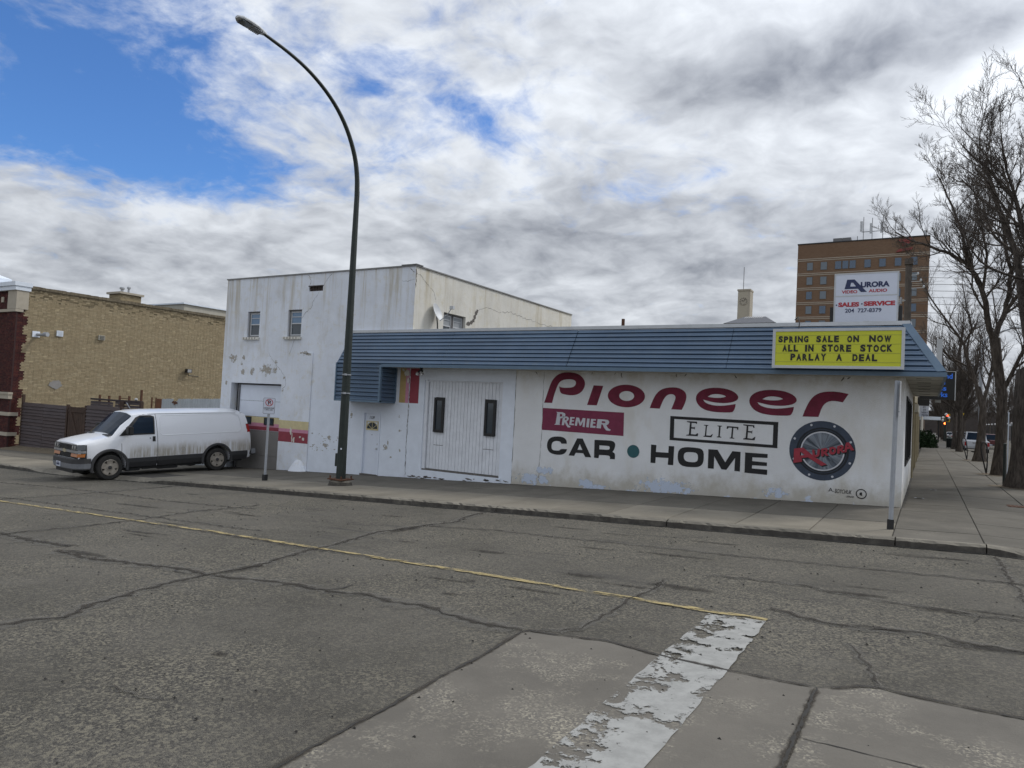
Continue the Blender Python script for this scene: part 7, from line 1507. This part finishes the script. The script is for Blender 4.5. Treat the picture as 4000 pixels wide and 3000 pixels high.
far_car('car', 'pale silver suv glimpsed right of the second trunk', 'car', 11.5, 70, CP('silver', (.36, .38, .40)), 'suv', False)
far_car('car', 'dark teal car glimpsed between the two nearest trunks', 'car', 10.0, 52, CP('teal', (.04, .12, .13)), 'suv', False)
# ================================================================== TRAFFIC SIGNALS, GLOBE LAMPS, WALKER
M_SIGH = mat('yellow_signal_housing', (.62, .42, .02), .5)
M_RON = mat('red_light_on', (.6, .02, .01), .4, emit=(1, .05, .02), es=5.0); M_ORON = mat('orange_hand_light_on', (.6, .1, .01), .4, emit=(1, .16, .03), es=5.0)
def signal(label, x, y, z, pole=True, grp='yellow traffic signals down the avenue'):
    t = thing('traffic_signal', label, 'traffic light', (x, y, H(x, y)), group=grp)
    zb_ = H(x, y)
    MB().tube([(x - .38, y + .1, zb_), (x - .38, y + .1, z + .4)], .09, 8).box(x - .38, x, y + .05, y + .1, z - .2, z - .12).build('pole', M_POLE, t)
    MB().box(x - .30, x + .30, y - .02, y, z - .62, z + .62).build('backplate', M_SIGH, t); h = MB().box(x - .17, x + .17, y - .2, y - .02, z - .50, z + .50).build('housing', M_BLKM, t)
    for k, mm in enumerate((M_RON, M_BLKM, M_BLKM)): MB().lathe([(.13, 0), (.001, .01)], 14, lambda p: (x + p.x, y - .205 - p.z, z + .33 - .33 * k + p.y)).build('lens', mm, h)
    return t
signal('yellow backed traffic signal showing red left of the white pickup', 3.15, 110, 3.35); signal('yellow backed traffic signal showing red above the white pickup', 5.05, 112, 3.6)
wk = thing('crossing_signal', 'pedestrian signal glowing orange below the nearer traffic light', 'traffic light', (2.75, 109, -.3)); MB().box(2.62, 3.02, 109, 109.2, 2.25, 2.72).build('housing', M_BLKM, wk); MB().lathe([(.17, 0), (.001, .01)], 16, lambda p: (2.82 + p.x, 108.99 - p.z, 2.48 + p.y)).build('hand_light', M_ORON, wk)
gl_ = thing('globe_lamp', 'cluster of white globe lamps on a post beside the traffic signal', 'street lamp', (2.9, 108, -.35)); MB().tube([(2.9, 108, -.35), (2.9, 108, 3.75)], .07, 8).build('post', M_POLE, gl_)
M_GLOBE = mat('opal_globe', (.62, .62, .62), .3)
for dx, z in ((0, 3.85), (-.38, 3.35), (.38, 3.35), (-.42, 2.95)): MB().lathe([(.001, -.2), (.12, -.16), (.2, 0), (.12, .16), (.001, .2)], 14, lambda p: (2.9 + dx + p.x, 108 + p.y, z + p.z)).build('globe', M_GLOBE, gl_, True)
for k in range(14):
    xx = 13.6 + .0 * k; yy = 84 + 9 * k; g2 = thing('globe_lamp', 'white globe lamp in the row across the avenue, number %s along' % ['one', 'two', 'three', 'four', 'five', 'six', 'seven', 'eight', 'nine', 'ten', 'eleven', 'twelve', 'thirteen', 'fourteen'][k], 'street lamp', (xx, yy, -.35), group='globe lamps in a row across the avenue')
    g2['label'] = 'white globe lamp in the distant row of globe lamps across the avenue'
    MB().tube([(xx, yy, -.35), (xx, yy, 3.0)], .06, 6).build('post', M_POLE, g2); MB().lathe([(.001, -.2), (.14, -.14), (.2, 0), (.14, .14), (.001, .2)], 12, lambda p: (xx + p.x, yy + p.y, 3.2 + p.z)).build('globe', M_GLOBE, g2, True)
def walker(x, y, z):
    t = thing('person', 'person in a dark coat walking down the avenue pavement', 'person', (x, y, z))
    J = [(0, 0, .95), (0, .01, 1.18), (0, .02, 1.42), (0, .03, 1.50), (0, .05, 1.62), (0, .05, 1.70), (.10, 0, .90), (.11, .12, .52), (.11, .02, .10), (.11, .14, .05), (-.10, 0, .90), (-.11, -.02, .50), (-.11, -.22, .14), (-.11, -.12, .04), (.21, .02, 1.40), (.27, -.06, 1.12), (.25, .05, .88), (-.21, .02, 1.40), (-.27, .10, 1.14), (-.24, .20, .92)]
    E = [(0, 1), (1, 2), (2, 3), (3, 4), (4, 5), (0, 6), (6, 7), (7, 8), (8, 9), (0, 10), (10, 11), (11, 12), (12, 13), (2, 14), (14, 15), (15, 16), (2, 17), (17, 18), (18, 19)]
    Rr = [.17, .18, .17, .07, .10, .09, .11, .075, .05, .045, .11, .075, .05, .045, .08, .06, .045, .08, .06, .045]
    me = bpy.data.meshes.new('body'); me.from_pydata(J, E, []); o = bpy.data.objects.new('body', me); col.objects.link(o); sk = o.modifiers.new('s', 'SKIN'); 
    for k, v in enumerate(me.skin_vertices[0].data if me.skin_vertices else []): v.radius = (Rr[k], Rr[k] * .8); v.use_root = (k == 0)
    if not me.skin_vertices: pass
    sb_ = o.modifiers.new('u', 'SUBSURF'); sb_.levels = 1
    m2 = bpy.data.meshes.new_from_object(o.evaluated_get(bpy.context.evaluated_depsgraph_get())); o.modifiers.clear(); o.data = m2; m2.materials.clear(); m2.materials.append(mat('dark_coat', (.015, .015, .018), .9)); o.parent = t
    MB().lathe([(.001, .11), (.08, .09), (.115, .0), (.10, -.07), (.05, -.1)], 12, lambda p: (p.x, .045 + p.y, 1.66 + p.z)).build('hair', mat('dark_hair', (.02, .014, .01), .8), t, True, local=True)
    MB().box(-.155, .155, -.12, .14, .80, 1.46).build('coat', MATS['dark_coat'], t, local=True, bevel=.05)
    return t
walker(1.1, 132, H(1, 132))
